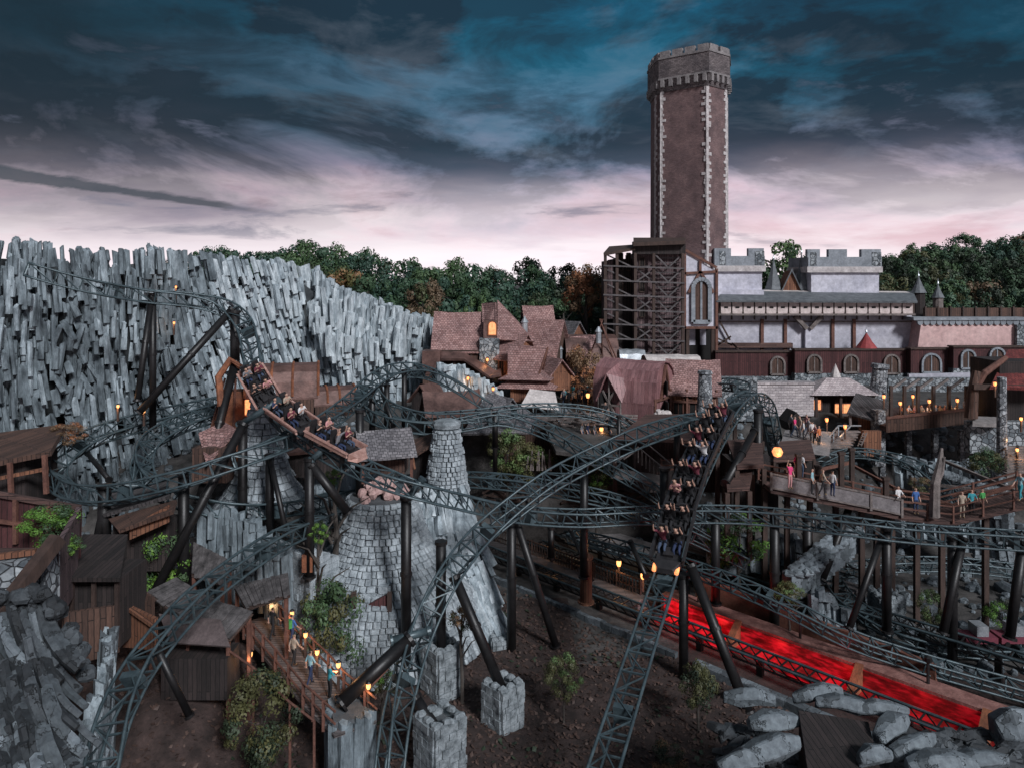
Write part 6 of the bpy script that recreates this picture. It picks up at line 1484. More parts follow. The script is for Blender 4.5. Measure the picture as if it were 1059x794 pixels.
# ---------------------------------------------------------------- lanterns
def lantern(p, label, ph=1.2, s=1., post='timber', glow='lamp_glow', hang=False, globe=False):
    p = Vector(p); root = thing('lantern', (p.x, p.y, p.z-(ph if not hang else 0)), label, 'lantern', 'lanterns of the village')
    if globe: MB().lathe(p, [(.02, -.36*s), (.25*s, -.26*s), (.36*s, 0), (.25*s, .26*s), (.05, .36*s)], 14).build('lamp_globe', glow, root, smooth=True)
    else: MB().lathe(p, [(.10*s, -.18*s), (.15*s, -.05*s), (.15*s, .12*s), (.09*s, .2*s)], 10).build('lamp_glass', glow, root)
    MB().lathe(p+Vector((0, 0, (.2 if not globe else .36)*s)), [(.2*s, 0), (.12*s, .1*s), (.02, .16*s)], 8).build('cap', 'steel_dark', root)
    if hang: MB().tube([p+Vector((0, 0, .3*s)), p+Vector((0, 0, .3*s+ph))], .025, 5).build('chain', 'steel_dark', root)
    else: MB().box(p-Vector((0, 0, .18*s+ph/2)), (.12, .12, ph)).build('post', post, root)
    ld = bpy.data.lights.new('lamp_light', 'POINT'); ld.energy = 18*s; ld.color = (1., .50, .22); ld.shadow_soft_size = .15
    lo = bpy.data.objects.new('lamp_light', ld); COL.objects.link(lo); lo.location = p+Vector((0, -.45*s, -.15))
for (px, py, z), lb in (((282, 622, 4.6), 'lantern at the top of the right rail of the foot bridge'), ((302, 634, 4.5), 'second lantern down the right rail of the foot bridge'), ((316, 656, 4.4), 'third lantern down the right rail of the foot bridge'),
                        ((328, 674, 4.3), 'fourth lantern down the right bridge rail, by the walker in pale teal'), ((350, 687, 4.2), 'fifth lantern, above the walker in turquoise'), ((381, 709, 4.0), 'last lantern down the bridge, right of the thick black strut'),
                        ((259, 676, 4.2), 'lone lantern on the lower left handrail of the bridge'), ((140, 630, 6.0), 'lantern on the red-brown plank fence at the far left')):
    lantern(G(px, py, z), lb, 1.2, .72)
for (px, py), lb in (((571, 553), 'left lantern of the three along the picket fence'), ((640, 582), 'middle lantern of the three along the picket fence'), ((665, 595), 'right lantern of the three along the picket fence')):
    lantern(G(px, py, 2.55), lb, .9, 1.15)
for px, py, Y, s, lb, gl in ((622, 444, 66, 1.8, 'large glowing lantern below the plaza between the tracks', 'lamp_glow'), (855, 434, 64, 1.5, 'lantern on the post beside the wooden stairs', 'lamp_orange'), (874, 441, 63, 1.5, 'lantern at the foot of the wooden stair rail', 'lamp_orange'), (846, 449, 60, 1.3, 'orange lantern at the end of the queue', 'lamp_orange'),
                             (914, 410, 66, 1.4, 'leftmost terrace lantern beside the leaning chimney', 'lamp_orange'), (931, 417, 66, 1.4, 'second terrace lantern from the left', 'lamp_orange'), (944, 410, 67, 1.3, 'third terrace lantern, smaller and further back', 'lamp_orange'), (961, 415, 66, 1.4, 'fourth terrace lantern from the left', 'lamp_orange'), (990, 414, 66, 1.4, 'rightmost lantern above the terrace guests', 'lamp_orange'),
                             (1029, 397, 59, 1.3, 'lantern hanging under the red tiled roof', 'lamp_orange'), (1039, 452, 57, 1.1, 'lantern on a tall post by the slim pillar', 'lamp_glow'), (1052, 465, 56, 1.1, 'lantern lower right, above the stairs at the right edge', 'lamp_glow'), (1056, 433, 57, 1.1, 'lantern at the right edge below the red house', 'lamp_glow'),
                             (529, 381, 77, 1.8, 'round red lantern on the small orange house', 'lamp_orange'), (565, 381, 79, 1.8, 'round red lantern under the steep roof', 'lamp_orange'), (608, 409, 75, 2.0, 'bright lamp on the crowded plaza', 'lamp_glow'), (484, 391, 74.3, 1.4, 'lantern on the pale rocks under the covered stair', 'lamp_orange'),
                             (510, 402, 72.5, 1.4, 'lantern at the lower end of the pale rocks', 'lamp_orange'), (504, 372, 78, 1.4, 'lantern on the grey stone stair tower', 'lamp_orange'), (122, 420, 50, .9, 'small lamp by the black cleft, left one', 'lamp_glow'), (149, 425, 50, .9, 'small lamp by the black cleft, right one', 'lamp_glow'), (182, 297, 59, .8, 'tiny lamp high on the rock face beside the track', 'lamp_orange'),
                             (180, 334, 60, .9, 'tiny lamp on the dark ledge of the rock face', 'lamp_orange')):
    lantern(W(px, py, Y), lb, .9, s*.62, glow=gl)
lantern(W(804, 467, 50), 'big round orange globe lamp by the timber deck', 1.2, 1.0, glow='lamp_orange', hang=True, globe=True)
# ---------------------------------------------------------------- people on foot
BZ = 3.0
for px, py, z, pose, rz, sh, lg, hr, lb in ((282, 660, 3.5, 'walk', 2.6, 'black', 'black', 'hair_dark', 'person in dark clothes at the upper end of the foot bridge'), (302, 668, 3.4, 'walk', 2.5, 'blue', 'navy', 'hair_dark', 'person in blue with a green backpack on the foot bridge'),
                                      (304, 690, 3.2, 'walk', 2.6, 'beige', 'black', 'hair_fair', 'person in a pale beige top in the middle of the foot bridge'), (321, 708, 3.0, 'walk', 2.5, 'pale_teal', 'navy', 'hair_dark', 'person in a pale teal shirt on the foot bridge'), (341, 722, 2.9, 'lean', 2.2, 'teal', 'black', 'hair_dark', 'person in turquoise bending at the lower end of the foot bridge')):
    o = person(lb, pose, G(px, py, z), rz, sh, lg, hr)
    if sh == 'blue': bp = MB(); bp.box((0, .2, 1.28), (.32, .2, .42)); k = bp.build('backpack', 'cloth_green', None, origin=(0, 0, 0)); tag(k, 'bright green backpack on the person in blue', 'backpack'); k.matrix_world = Matrix.Translation(o.location)@Matrix.Rotation(rz, 4, 'Z')
for px, py, Y, pose, rz, sh, lg, hr, lb in ((817, 505, 49, 'wave', .4, 'pink', 'rose', 'hair_fair', 'person in bright pink at the ramp rail, front one'), (823, 494, 51, 'stand', .8, 'pink', 'grey', 'hair_dark', 'person in bright pink just behind the other pink one'), (829, 494, 51, 'stand', 2, 'white', 'jeans', 'hair_dark', 'person in white beside the two in pink'),
                                      (840, 511, 48.5, 'stand', 1., 'pale_teal', 'black', 'hair_dark', 'person in pale teal on the ramp'), (851, 512, 48.8, 'walk', 1.5, 'beige', 'black', 'hair_fair', 'person in beige on the ramp between two others'), (861, 513, 48.8, 'stand', 2.2, 'white', 'navy', 'hair_dark', 'person in white at the right of the ramp group'),
                                      (929, 529, 48.6, 'lean', .2, 'white', 'black', 'hair_dark', 'person in white and black leaning on the rail in the middle of the path'), (947, 531, 48.4, 'stand', 0, 'blue', 'navy', 'hair_fair', 'fair-haired person in blue at the rail'),
                                      (995, 535, 48, 'stand', -.3, 'beige', 'beige', 'hair_fair', 'person in beige left of the two in teal'), (1005, 533, 48, 'lean', -.2, 'teal', 'black', 'hair_dark', 'person in teal leaning on the path rail'), (1016, 532, 48.3, 'stand', .3, 'green', 'black', 'hair_dark', 'person in green at the bend of the path'),
                                      (1055, 517, 46, 'walk', -1.2, 'pale_teal', 'teal', 'hair_fair', 'person in pale teal shirt and teal shorts at the right edge')):
    person(lb, pose, W(px, py, Y), rz, sh, lg, hr)
rr = random.Random(70); cw = {'white': 'white', 'pink': 'pink', 'beige': 'beige', 'black': 'black', 'grey': 'grey', 'rose': 'rose', 'orange': 'orange', 'navy': 'navy', 'red': 'red', 'maroon': 'dark red', 'jeans': 'denim', 'teal': 'teal'}
for i, (px, py, Y, sh) in enumerate(((818, 449, 61, 'grey'), (822, 452, 60.5, 'pink'), (827, 451, 61, 'beige'), (831, 456, 60, 'white'), (836, 453, 60.5, 'grey'), (840, 457, 60, 'white'), (843, 460, 59.5, 'rose'), (847, 462, 59, 'orange'), (834, 449, 62, 'rose'))):
    person('person in %s standing in the queue below the hipped hut, %s in line' % (cw[sh], ('first', 'second', 'third', 'fourth', 'fifth', 'sixth', 'seventh', 'eighth', 'ninth')[i]), rr.choice(('stand', 'walk')), W(px, py, Y), rr.uniform(0, 6), sh, rr.choice(('jeans', 'black', 'grey')), 'hair_dark', group='people queueing below the hipped hut')
for i, (px, sh) in enumerate(((935, 'orange'), (940, 'white'), (946, 'rose'), (953, 'beige'), (960, 'white'), (968, 'grey'), (972, 'beige'), (977, 'rose'), (983, 'beige'), (989, 'white'))):
    person('guest in %s seated on the lantern terrace, number %d from the left' % (cw[sh], i+1) if False else 'guest in %s sitting at the terrace, %s from the left' % (cw[sh], ('first', 'second', 'third', 'fourth', 'fifth', 'sixth', 'seventh', 'eighth', 'ninth', 'tenth')[i]),
           'sit', W(px, 429.5, 66+rr.uniform(-.6, .8))+Vector((0, 0, .1)), rr.uniform(-.8, .8), sh, 'jeans', rr.choice(('hair_dark', 'hair_fair')), group='guests on the lantern terrace')
person('person in white standing at the right end of the terrace', 'stand', W(998, 432, 65), .4, 'white', 'grey'); person('person in red beside the one in white at the terrace end', 'lean', W(1002, 433, 64.5), .2, 'red', 'blue'); person('person in blue at the end of the terrace', 'sit', W(1006, 430, 64.), 0, 'blue', 'blue')
for i in range(26):
    px, py = rr.uniform(582, 618), rr.uniform(406, 421); Y = interp([(400, 82), (422, 74)], py); sh = rr.choice(('white', 'black', 'navy', 'beige', 'grey', 'red', 'black', 'teal'))
    person('small figure in %s in the crowd on the village plaza' % cw[sh], rr.choice(('stand', 'walk')), (W(px, py, Y).x, Y, 10.1), rr.uniform(0, 6), sh, rr.choice(('jeans', 'black')), rr.choice(('hair_dark', 'hair_fair')), group='crowd on the plaza')
for px, sh, w_ in ((602, 'grey', 'leftmost'), (608, 'navy', 'second'), (615, 'grey', 'third'), (630, 'black', 'rightmost')):
    person('%s visitor in %s beside the large glowing lantern' % (w_, cw[sh]), 'stand', W(px, 457, 65), 1., sh, 'jeans', group='visitors by the large lantern')
person('small figure in black in the barn porch', 'stand', W(626, 435, 68), 0, 'black', 'black')
# ---------------------------------------------------------------- huts, decks and paths in the middle and at the left
def posts(root, pts, zb, w_=.28, mat='timber'):
    for p in pts: MB().box((p.x, p.y, (p.z+zb)/2), (w_, w_, p.z-zb)).build('post', mat, root)
def deck(name, label, cat, pts, th, mat, zb=None, pmat='timber', kind=None):
    root = thing(name, pts[0], label, cat); MB().slab(pts, th).build('boards', mat, root)
    if zb is not None: posts(root, [p-Vector((0, 0, th+.05)) for p in pts], zb, .3, pmat)
    return root
# barrel roofs
def barrel(name, label, px, py, Y, rz, L, w_, h, mat='copper_sheet', endm='planks_brown', wh=1.2, wm='planks_brown'):
    c = W(px, py, Y); root = thing(name, c, label, 'barrel hut'); fr = FR(c, rz); pr = arcprof(w_, wh, wh+h, 8, .8)
    gable(root, fr, L, w_*2, pr, wm, mat, ov=.1, ovx=.3, sag=0, th=.12, nx=6, jit=.02)
    for x in (-L/2-.32, -L/6, L/6, L/2+.32):
        mb = MB(); mb.tube([fr.P(x, y*1.03, z+.18) for y, z in pr], .09, 5); mb.build('roof_rib', 'rust', root)
    return root, fr
barrel('barrel_hut', 'hut with a big rounded copper roof right behind the left train', 293, 424, 53.5, .25, 4.3, 1.9, 2.2, wh=1.1)
barrel('barrel_hut', 'smaller rounded copper-roofed hut right of the big one', 343, 428, 58, .4, 2.8, 1.1, 1.2, wh=.9)
# rusty cone frame with a furnace glow
c = W(246, 470, 52.5); rt = thing('rusty_cone', c, 'rusty conical metal hood with a furnace glow, left of the train', 'furnace hood')
mb = MB(); mb.lathe(c, [(2.3, 0), (1.9, 1.6), (1.3, 3.4), (.8, 4.6)], 14); mb.build('hood', 'rust', rt)
for i in range(9):
    t = i*.7; MB().tube([c+Vector((math.cos(t)*2.35, math.sin(t)*2.35, 0)), c+Vector((math.cos(t)*1.4, math.sin(t)*1.4, 3.4)), c+Vector((math.cos(t)*.85, math.sin(t)*.85, 5.5))], .08, 5).build('rib', 'timber_red', rt)
mb = MB(); mb.box(W(261, 421, 50), (.95, .2, 1.0)); mb.build('furnace_mouth', 'lamp_orange', rt); MB().box(W(261, 432, 50), (1.2, .5, .3)).build('sill', 'rust', rt)
mb = MB(); mb.tube([W(229, 420, 50), W(226, 390, 50.5), W(238, 372, 51), W(250, 380, 51)], [.25, .25, .25, .2], 8); tag(mb.build('rusty_pipe', 'rust'), 'bent rusty pipe rising left of the furnace hood', 'pipe')
mb = MB(); a = [W(206, 450, 48), W(232, 438, 50), W(246, 446, 48), W(214, 482, 46)]; mb.slab(a, .2); tag(mb.build('shed_roof', 'shingle_red'), 'reddish shed roof under the leaning struts inside the loops', 'roof')
mb = MB(); mb.box(W(222, 478, 47.5), (2.2, 1.6, 2.2)); tag(mb.build('shed_box', 'planks_brown'), 'brown plank shed below the reddish roof inside the loops', 'shed')
mb = MB(); mb.slab([W(280, 470, 50), W(362, 462, 50), W(352, 446, 53), W(290, 452, 53)], .2); tag(mb.build('hut_roof', 'copper_sheet'), 'low brown roof under the middle of the left train', 'roof')
mb = MB(); mb.box(W(322, 478, 51.5), (4.6, 1.8, 1.6)); tag(mb.build('hut_wall', 'planks_dark'), 'dark plank wall under the low brown roof', 'wall')
# open shingled hut
c = W(402, 486, 48.5); rt = thing('open_hut', c, 'open hut with a grey shingle gable roof and orange timber frame', 'hut'); fr = FR(c, .35)
pr = [(-1.6, 1.35), (0, 2.6), (1.6, 1.35)]; fr2 = FR(c+Vector((-.2, 0, 0)), .35)
mb = MB(); roof_sheet(mb, fr2, [(y, z+.15) for y, z in ext(pr, .35)], -2.0, 1.7, .12, 6, .05, .03); mb.build('roof', 'shingle_grey', rt)
for s in (-1.5, 1.5):
    for x in (-1.7, 1.4): MB().box(fr2.P(x, s, .55), (.16, .16, 1.75)).build('post', 'timber_red', rt)
for a, b in (((-1.6, 1.3), (0, 2.6)), ((1.6, 1.3), (0, 2.6)), ((-1.5, 1.25), (1.5, 1.25)), ((0, 1.2), (0, 2.5)), ((-1.5, .3), (-.6, 1.2)), ((1.5, .3), (.6, 1.2))): MB().beam(fr2.P(1.6, a[0], a[1]), fr2.P(1.6, b[0], b[1]), .15).build('beam', 'planks_orange', rt)
MB().box(fr2.P(0, .6, .3), (3.0, 1.8, .9)).build('low_wall', 'planks_brown', rt)
mb = MB(); mb.slab([W(430, 470, 52), W(454, 455, 52), W(452, 446, 54), W(425, 455, 54)], .15); tag(mb.build('small_roof', 'planks_brown'), 'small tilted brown roof left of the tall stone cone', 'roof')
mb = MB(); mb.box(W(441, 475, 54), (2., 1.6, 2.4)); tag(mb.build('dark_shed', 'planks_dark'), 'dark plank shed between the open hut and the tall stone cone', 'shed')
# the bushes in the middle
def shrub(px, pyt, pyb, Y, rx, kind, label, name='bush', cat='bush', leaves=None, crz=None, low=True):
    a, b = W(px, pyt, Y), W(px, pyb, Y); zb_ = b.z if px < 100 or (px > 900 and pyb < 512) else min(b.z, ground_z(a.x, Y)); return tree(a.x, Y, zb_, a.z, rx, kind, label, name=name, near=True, cat=cat, crz=crz or (a.z-b.z)*.5, leaves=leaves)
shrub(524, 444, 492, 64, 1.9, 'olive', 'pointed yellowish bush left of the dark post, in the centre', leaves=('leaf_olive', 'leaf_light')); shrub(550, 452, 492, 63.5, 2.0, 'olive', 'rounder yellow-green bush right of the pointed one', leaves=('leaf_olive', 'leaf_light'))
shrub(585, 455, 488, 64.5, 1.2, 'olive', 'thin yellowish bush beside the pale fence stakes', leaves=('leaf_olive', 'leaf_green')); shrub(617, 478, 508, 62, 1.3, 'olive', 'small yellow-green bush right of the middle column', leaves=('leaf_olive', 'leaf_bright'))
shrub(345, 584, 668, 42.3, 1.95, 'green', 'dark leafy tree in front of the pale stone wall left of the broad cone', 'small_tree', 'tree', ('leaf_green', 'leaf_olive'), 2.5)
shrub(271, 703, 790, 33.5, 1.7, 'olive', 'broad dark olive bush at the bottom, left of the ribbed pier', leaves=('leaf_dark', 'leaf_olive')); 
p = G(583, 745, 0); tree(p.x, p.y, 0, 3.35, .95, 'olive', 'little round yellow-green tree with a slim pale trunk on the bare ground', name='small_tree', near=True, leaves=('leaf_olive', 'leaf_light'), crz=1.05)
p = G(722, 758, 0); tree(p.x, p.y, 0, 4.1, .95, 'olive', 'thin dim olive sapling left of the long leaning column', name='small_tree', near=True, leaves=('leaf_olive', 'leaf_dark'), crz=1.4)
p = G(690, 800, 0); tree(p.x, p.y, 0, 1.3, .9, 'rust', 'low reddish bush at the bottom edge right of the drop track', name='bush', near=True, leaves=('leaf_rust', 'leaf_dark'), crz=.6, cat='bush')
shrub(50, 524, 566, 33.5, 1.25, 'bright', 'bright ivy-like bush spilling over the brown plank wall at the left', leaves=('leaf_bright', 'leaf_green')); shrub(66, 548, 574, 33, .7, 'bright', 'small leafy clump hanging at the corner of the brown plank wall', leaves=('leaf_green', 'leaf_bright'))
shrub(167, 552, 612, 42, 1.5, 'bright', 'bright green bush behind the thick upright column at the left', leaves=('leaf_bright', 'leaf_green')); shrub(145, 566, 610, 43, 1.3, 'dark', 'dark bush left of the bright green one', leaves=('leaf_dark', 'leaf_green'))
shrub(120, 511, 526, 45, .8, 'bright', 'small green shrub right below the outer loop', leaves=('leaf_bright', 'leaf_green')); shrub(344, 486, 500, 45.4, .55, 'bright', 'tiny vivid green shrub behind the broad cone', leaves=('leaf_bright', 'leaf_light'))
shrub(330, 540, 560, 42.8, .6, 'bright', 'green tuft at the foot of the column on the stone wall', leaves=('leaf_bright', 'leaf_dark')); shrub(394, 684, 712, 36.8, .7, 'bright', 'green shrub behind the thick strut of the ribbed pier', leaves=('leaf_bright', 'leaf_olive'))
shrub(765, 535, 580, 51, 1.9, 'bright', 'bright green bush in shadow right of the falling train', leaves=('leaf_bright', 'leaf_green')); shrub(745, 545, 585, 52, 1.2, 'green', 'dark green bush between the train and the bright bush', leaves=('leaf_bright', 'leaf_dark'))
shrub(817, 598, 620, 45.4, .9, 'olive', 'yellowish shrub beside the dark walkway railing', leaves=('leaf_olive', 'leaf_light')); shrub(962, 612, 646, 46.5, .75, 'olive', 'dim yellow shrub in the dark hollow at the right', leaves=('leaf_olive', 'leaf_light')); shrub(1037, 622, 648, 47, .9, 'bright', 'dim green shrub behind the mine cars', leaves=('leaf_bright', 'leaf_dark'))
shrub(1022, 458, 490, 55, 1.3, 'green', 'leafy bush left of the stairs at the right edge', leaves=('leaf_green', 'leaf_olive')); shrub(952, 494, 508, 53, .8, 'olive', 'low olive shrub behind the raised path', leaves=('leaf_olive', 'leaf_rust'))
shrub(70, 438, 458, 47, 1.1, 'orange', 'orange-leaved shrub above the dark brown hut at the left', leaves=('leaf_rust', 'leaf_orange')); shrub(478, 622, 650, 40.2, .7, 'rust', 'reddish creeper on the basalt spill under the sweeping track', leaves=('leaf_rust', 'leaf_dark'))
# left huts
c = W(34, 500, 44); rt = thing('left_hut', c, 'low dark brown hut with a flat plank roof under the rock face', 'hut')
mb = MB(); mb.slab([W(-40, 484, 42), W(52, 466, 43), W(68, 438, 48), W(-40, 452, 48)], .3); mb.build('roof', 'planks_brown', rt)
mb = MB(); mb.box(W(0, 496, 45), (5.2, 3., 3.)); mb.build('wall', 'planks_dark', rt)
for x, y in ((10, 478), (46, 470)): MB().beam(W(x, y, 42.3), W(x+2, y+40, 42.3), .22).build('post', 'timber_red', rt)
MB().beam(W(-20, 498, 42), W(50, 484, 43), .2).build('rail', 'planks_orange', rt)
rt = thing('plank_enclosure', W(40, 620, 33), 'red-brown plank enclosure with a sloping top at the left edge', 'enclosure')
mb = MB(); mb.slab([W(-30, 552, 34), W(62, 566, 32), W(75, 527, 36), W(-30, 506, 38)][::-1], .0001) if False else None
mb = MB(); a = [W(76, 620, 31.5), W(84, 560, 34.5), W(84, 527, 34.5), W(60, 572, 31.5)]; mb.hexa([W(62, 640, 31), W(79, 612, 34.6), W(84, 524, 34.6), W(60, 566, 31)], [p+Vector((-.25, .05, 0)) for p in [W(62, 640, 31), W(79, 612, 34.6), W(84, 524, 34.6), W(60, 566, 31)]]); mb.build('side_wall', 'planks_mauve', rt)
mb = MB(); q = [W(-40, 560, 35.2), W(80, 590, 35.2), W(82, 527, 35.2), W(-40, 505, 35.2)]; mb.hexa(q, [p+Vector((0, .25, 0)) for p in q]); mb.build('rear_wall', 'planks_maroon', rt)
for x, y, y2 in ((-5, 512, 560), (16, 516, 562), (50, 522, 566)): MB().beam(W(x, y, 35), W(x, y2, 35), .18).build('post', 'timber_red', rt)
MB().beam(W(-40, 534, 35), W(60, 546, 35), .16).build('rail', 'timber_red', rt); MB().beam(W(-40, 504, 35.1), W(83, 525, 35.1), .24).build('top_rail', 'deck_red', rt)
mb = MB(); mb.slab([W(-40, 586, 30), W(40, 578, 30.4), W(58, 566, 32), W(-40, 566, 33)], .2); mb.build('floor', 'deck_red', rt)
MB().beam(W(-40, 580, 30), W(37, 570, 30.6), .22).build('floor_beam', 'planks_orange', rt)
mb = MB(); q = [W(-40, 640, 29.9), W(44, 640, 30.2), W(38, 578, 30.2), W(-40, 586, 29.9)]; mb.hexa(q, [p+Vector((0, .6, 0)) for p in q]); mb.build('stone_base', 'rubble', rt)
mb = MB(); mb.beam(W(-5, 640, 27.5), W(60, 556, 30), .5); tag(mb.build('diagonal_beam', 'timber'), 'heavy dark beam leaning across the plank enclosure at the left edge', 'beam')
mb = MB(); q = [W(44, 650, 29.5), W(62, 640, 30.5), W(62, 570, 31.3), W(46, 590, 30.)]; mb.hexa(q, [p+Vector((-.6, .6, 0)) for p in q]); tag(mb.build('stone_pillar', 'rubble'), 'rough stone pillar at the corner of the plank enclosure', 'pillar')
rt = thing('lean_to', W(98, 640, 35), 'dark lean-to with a board roof right of the plank enclosure', 'lean-to')
mb = MB(); mb.slab([W(70, 597, 33.5), W(124, 597, 33.5), W(132, 552, 38), W(86, 552, 38)], .2); mb.build('roof', 'planks_dark', rt)
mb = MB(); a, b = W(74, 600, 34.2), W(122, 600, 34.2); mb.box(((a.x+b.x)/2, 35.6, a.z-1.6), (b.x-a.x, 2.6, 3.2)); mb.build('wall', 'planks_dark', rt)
for x in (74, 97, 121): MB().beam(W(x, 598, 33.9), W(x, 650, 33.9), .16).build('post', 'timber', rt)
mb = MB(); mb.slab([W(106, 532, 42), W(176, 512, 41), W(172, 496, 44), W(104, 512, 45)], .18); tag(mb.build('slat_roof', 'planks_grey'), 'grey board roof below the front of the outer loop', 'roof')
mb = MB(); mb.slab([W(122, 548, 40), W(178, 528, 40), W(182, 516, 41.5), W(112, 536, 42)], .2); tag(mb.build('brown_roof', 'planks_brown'), 'narrow brown roof above the orange plank panel', 'roof')
mb = MB(); q = [W(134, 558, 40.4), W(174, 540, 40.4), W(174, 522, 40.4), W(134, 544, 40.4)]; mb.hexa(q, [p+Vector((0, .2, 0)) for p in q]); tag(mb.build('plank_screen', 'planks_orange'), 'orange plank screen in shadow right below the loops', 'screen')
mb = MB(); mb.box(W(155, 560, 42.5), (3.2, 2., 2.6)); tag(mb.build('dark_hut', 'planks_dark'), 'dark hut body behind the orange plank panel', 'hut')
mb = MB(); q = [W(64, 690, 33), W(120, 676, 34), W(120, 626, 34), W(64, 634, 33)]; mb.hexa(q, [p+Vector((.05, .2, 0)) for p in q]); tag(mb.build('plank_fence', 'planks_brown'), 'low red-brown plank fence below the dark lean-to', 'fence')
mb = MB(); q = [W(118, 620, 36), W(160, 640, 34.5), W(160, 672, 34.5), W(118, 668, 36)][::-1]; mb.hexa(q, [p+Vector((.05, .2, 0)) for p in q]); mb.beam(W(117, 618, 35.9), W(160, 648, 34.3), .15); tag(mb.build('plank_fence', 'planks_orange'), 'red-brown plank fence with a lantern left of the plank roofs', 'fence')
mb = MB(); q = [W(120, 612, 37.5), W(140, 606, 37.5), W(158, 618, 36.5), W(158, 640, 36.5), W(120, 640, 37.5)][::-1]; mb.hexa(q, [p+Vector((.02, .15, 0)) for p in q]); tag(mb.build('plank_fence', 'planks_brown'), 'rear red-brown plank fence with a peaked rail at the left', 'fence')
# old plank roofs in the lower left
def slatroof(label, corners, n, mat='slat_grey', posts_=True, zb=1.):
    """boards of uneven length laid from the ridge (c0-c1) down to the eave (c3-c2)"""
    rr = random.Random(int(corners[0].x*100)); root = thing('plank_roof', corners[3], label, 'plank roof'); mb = MB(); a, b, c, d = corners
    for i in range(n):
        t0, t1 = i/n, (i+.92)/n; e = rr.uniform(-.05, .08); up = Vector((0, 0, rr.uniform(0, .06)))
        p0, p1 = a.lerp(b, t0)+up, a.lerp(b, t1)+up; q0, q1 = d.lerp(c, t0)+(d-a)*e+up, d.lerp(c, t1)+(d-a)*e+up; mb.slab([q0, q1, p1, p0], .06)
    mb.build('boards', mat, root)
    under = MB(); under.slab([d-Vector((0, 0, .12)), c-Vector((0, 0, .12)), b-Vector((0, 0, .12)), a-Vector((0, 0, .12))], .06); under.build('underlay', 'timber', root)
    if posts_: posts(root, [p.lerp(q, .06)-Vector((0, 0, .2)) for p, q in ((a, c), (b, d), (c, a), (d, b))], zb, .16, 'timber_red')
    return root
slatroof('old grey plank roof crossed by the climbing track, upper part', [W(182, 597, 38.8), W(224, 622, 37.6), W(196, 642, 36.4), W(152, 612, 37)], 11)
slatroof('old plank roof on the right side of the climbing track', [W(208, 616, 37.9), W(262, 632, 36.9), W(238, 660, 35.6), W(190, 640, 36.2)], 12)
slatroof('splintered plank roof above the start of the foot bridge', [W(242, 606, 40), W(298, 592, 40), W(300, 614, 38.4), W(254, 628, 38)], 12)
slatroof('dark plank roof behind the climbing track', [W(200, 560, 43), W(240, 580, 41.5), W(232, 604, 40.5), W(198, 594, 41.5)], 12)
mb = MB(); mb.slab([W(176, 664, 35.4), W(238, 668, 34.6), W(228, 640, 36), W(164, 634, 37)], .1); tag(mb.build('canvas_sheet', 'dusty_canvas'), 'dusty pinkish canvas sheet below the old plank roofs', 'canvas'); 
mb = MB(); p = W(208, 672, 36.2); mb.box((p.x, p.y, (p.z+2.8)/2), (3.2, 1.6, p.z-2.8)); tag(mb.build('plank_shed', 'planks_dark'), 'dark plank shed body under the dusty canvas', 'shed')
# foot bridge with people
P0, P1 = G(262, 640, 3.6), G(292, 672, 3.3); P2, P3 = G(335, 722, 2.9), G(368, 752, 2.7)
rt = thing('foot_bridge', P3, 'narrow foot bridge with log rails where five people walk', 'foot bridge'); mb = MB(); wv = Vector((.85, .55, 0)).normalized()*1.0
pth = [P0, P1, P2, P3]
for a, b in zip(pth, pth[1:]): mb.hexa([a-wv-Vector((0, 0, .15)), b-wv-Vector((0, 0, .15)), b+wv-Vector((0, 0, .15)), a+wv-Vector((0, 0, .15))], [a-wv, b-wv, b+wv, a+wv])
mb.build('deck', 'deck_boards', rt); rr = random.Random(6)
for s in (-1, 1):
    for hz in (.5, 1.05):
        MB().tube([p+wv*s+Vector((rr.uniform(-.05, .05), 0, hz+rr.uniform(-.06, .06))) for p in (P0, P0.lerp(P1, .5), P1, P1.lerp(P2, .33), P1.lerp(P2, .66), P2, P3)], .055, 6).build('rail', 'timber_red', rt)
    for a, b in zip(pth, pth[1:]):
        for t in (0, .33, .66): q = a.lerp(b, t)+wv*s; MB().box((q.x, q.y, q.z+.4), (.13, .13, 1.4)).build('post', 'timber_red', rt)
for t in (.2, .6, .9): q = P1.lerp(P3, t); MB().box((q.x, q.y, q.z/2), (.3, .3, q.z)).build('pile', 'timber', rt)
mb = MB(); q = [W(236, 672, 35.8), W(262, 690, 34.8), W(300, 726, 33.8), W(325, 745, 33.2)]; mb.tube(q, .06, 6)
for p in q: mb.box((p.x, p.y, p.z/2), (.1, .1, p.z))
tag(mb.build('branch_rail', 'timber_red'), 'crooked branch handrail left of the foot bridge', 'handrail')
mb = MB(); mb.tube([W(401, 690, 35.5), W(378, 715, 35.0)], .09, 6); tag(mb.build('log', 'timber_red'), 'thin brown log lying behind the ribbed pier', 'log')
# timber deck and roofs left of the falling train
deck('timber_deck', 'broad brown plank roof above the timber deck left of the falling train', 'deck roof', [W(636, 452, 58), W(742, 456, 55), W(760, 428, 64), W(668, 428, 66)], .25, 'deck_red', 6)
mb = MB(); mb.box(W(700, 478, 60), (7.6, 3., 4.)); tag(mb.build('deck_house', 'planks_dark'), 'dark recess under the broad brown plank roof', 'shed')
fence('deck_railing', 'reddish cross-braced railing of the timber deck left of the train', [W(684, 487, 56)-Vector((0, 0, 0)), W(726, 486, 56)], .9, 'timber_red', 'timber_red', 0, (.15, .5, .95))
rt = thing('ladder_ramp', W(640, 470, 57), 'pale metal stair with railings running down to the timber deck', 'stairs')
for o_ in (0, 9): MB().tube([W(636+o_, 478-o_*.4, 56+o_*.1), W(660+o_, 462-o_*.4, 57), W(684+o_, 482-o_*.4, 55.5)], .06, 6).build('handrail', 'timber_grey', rt)
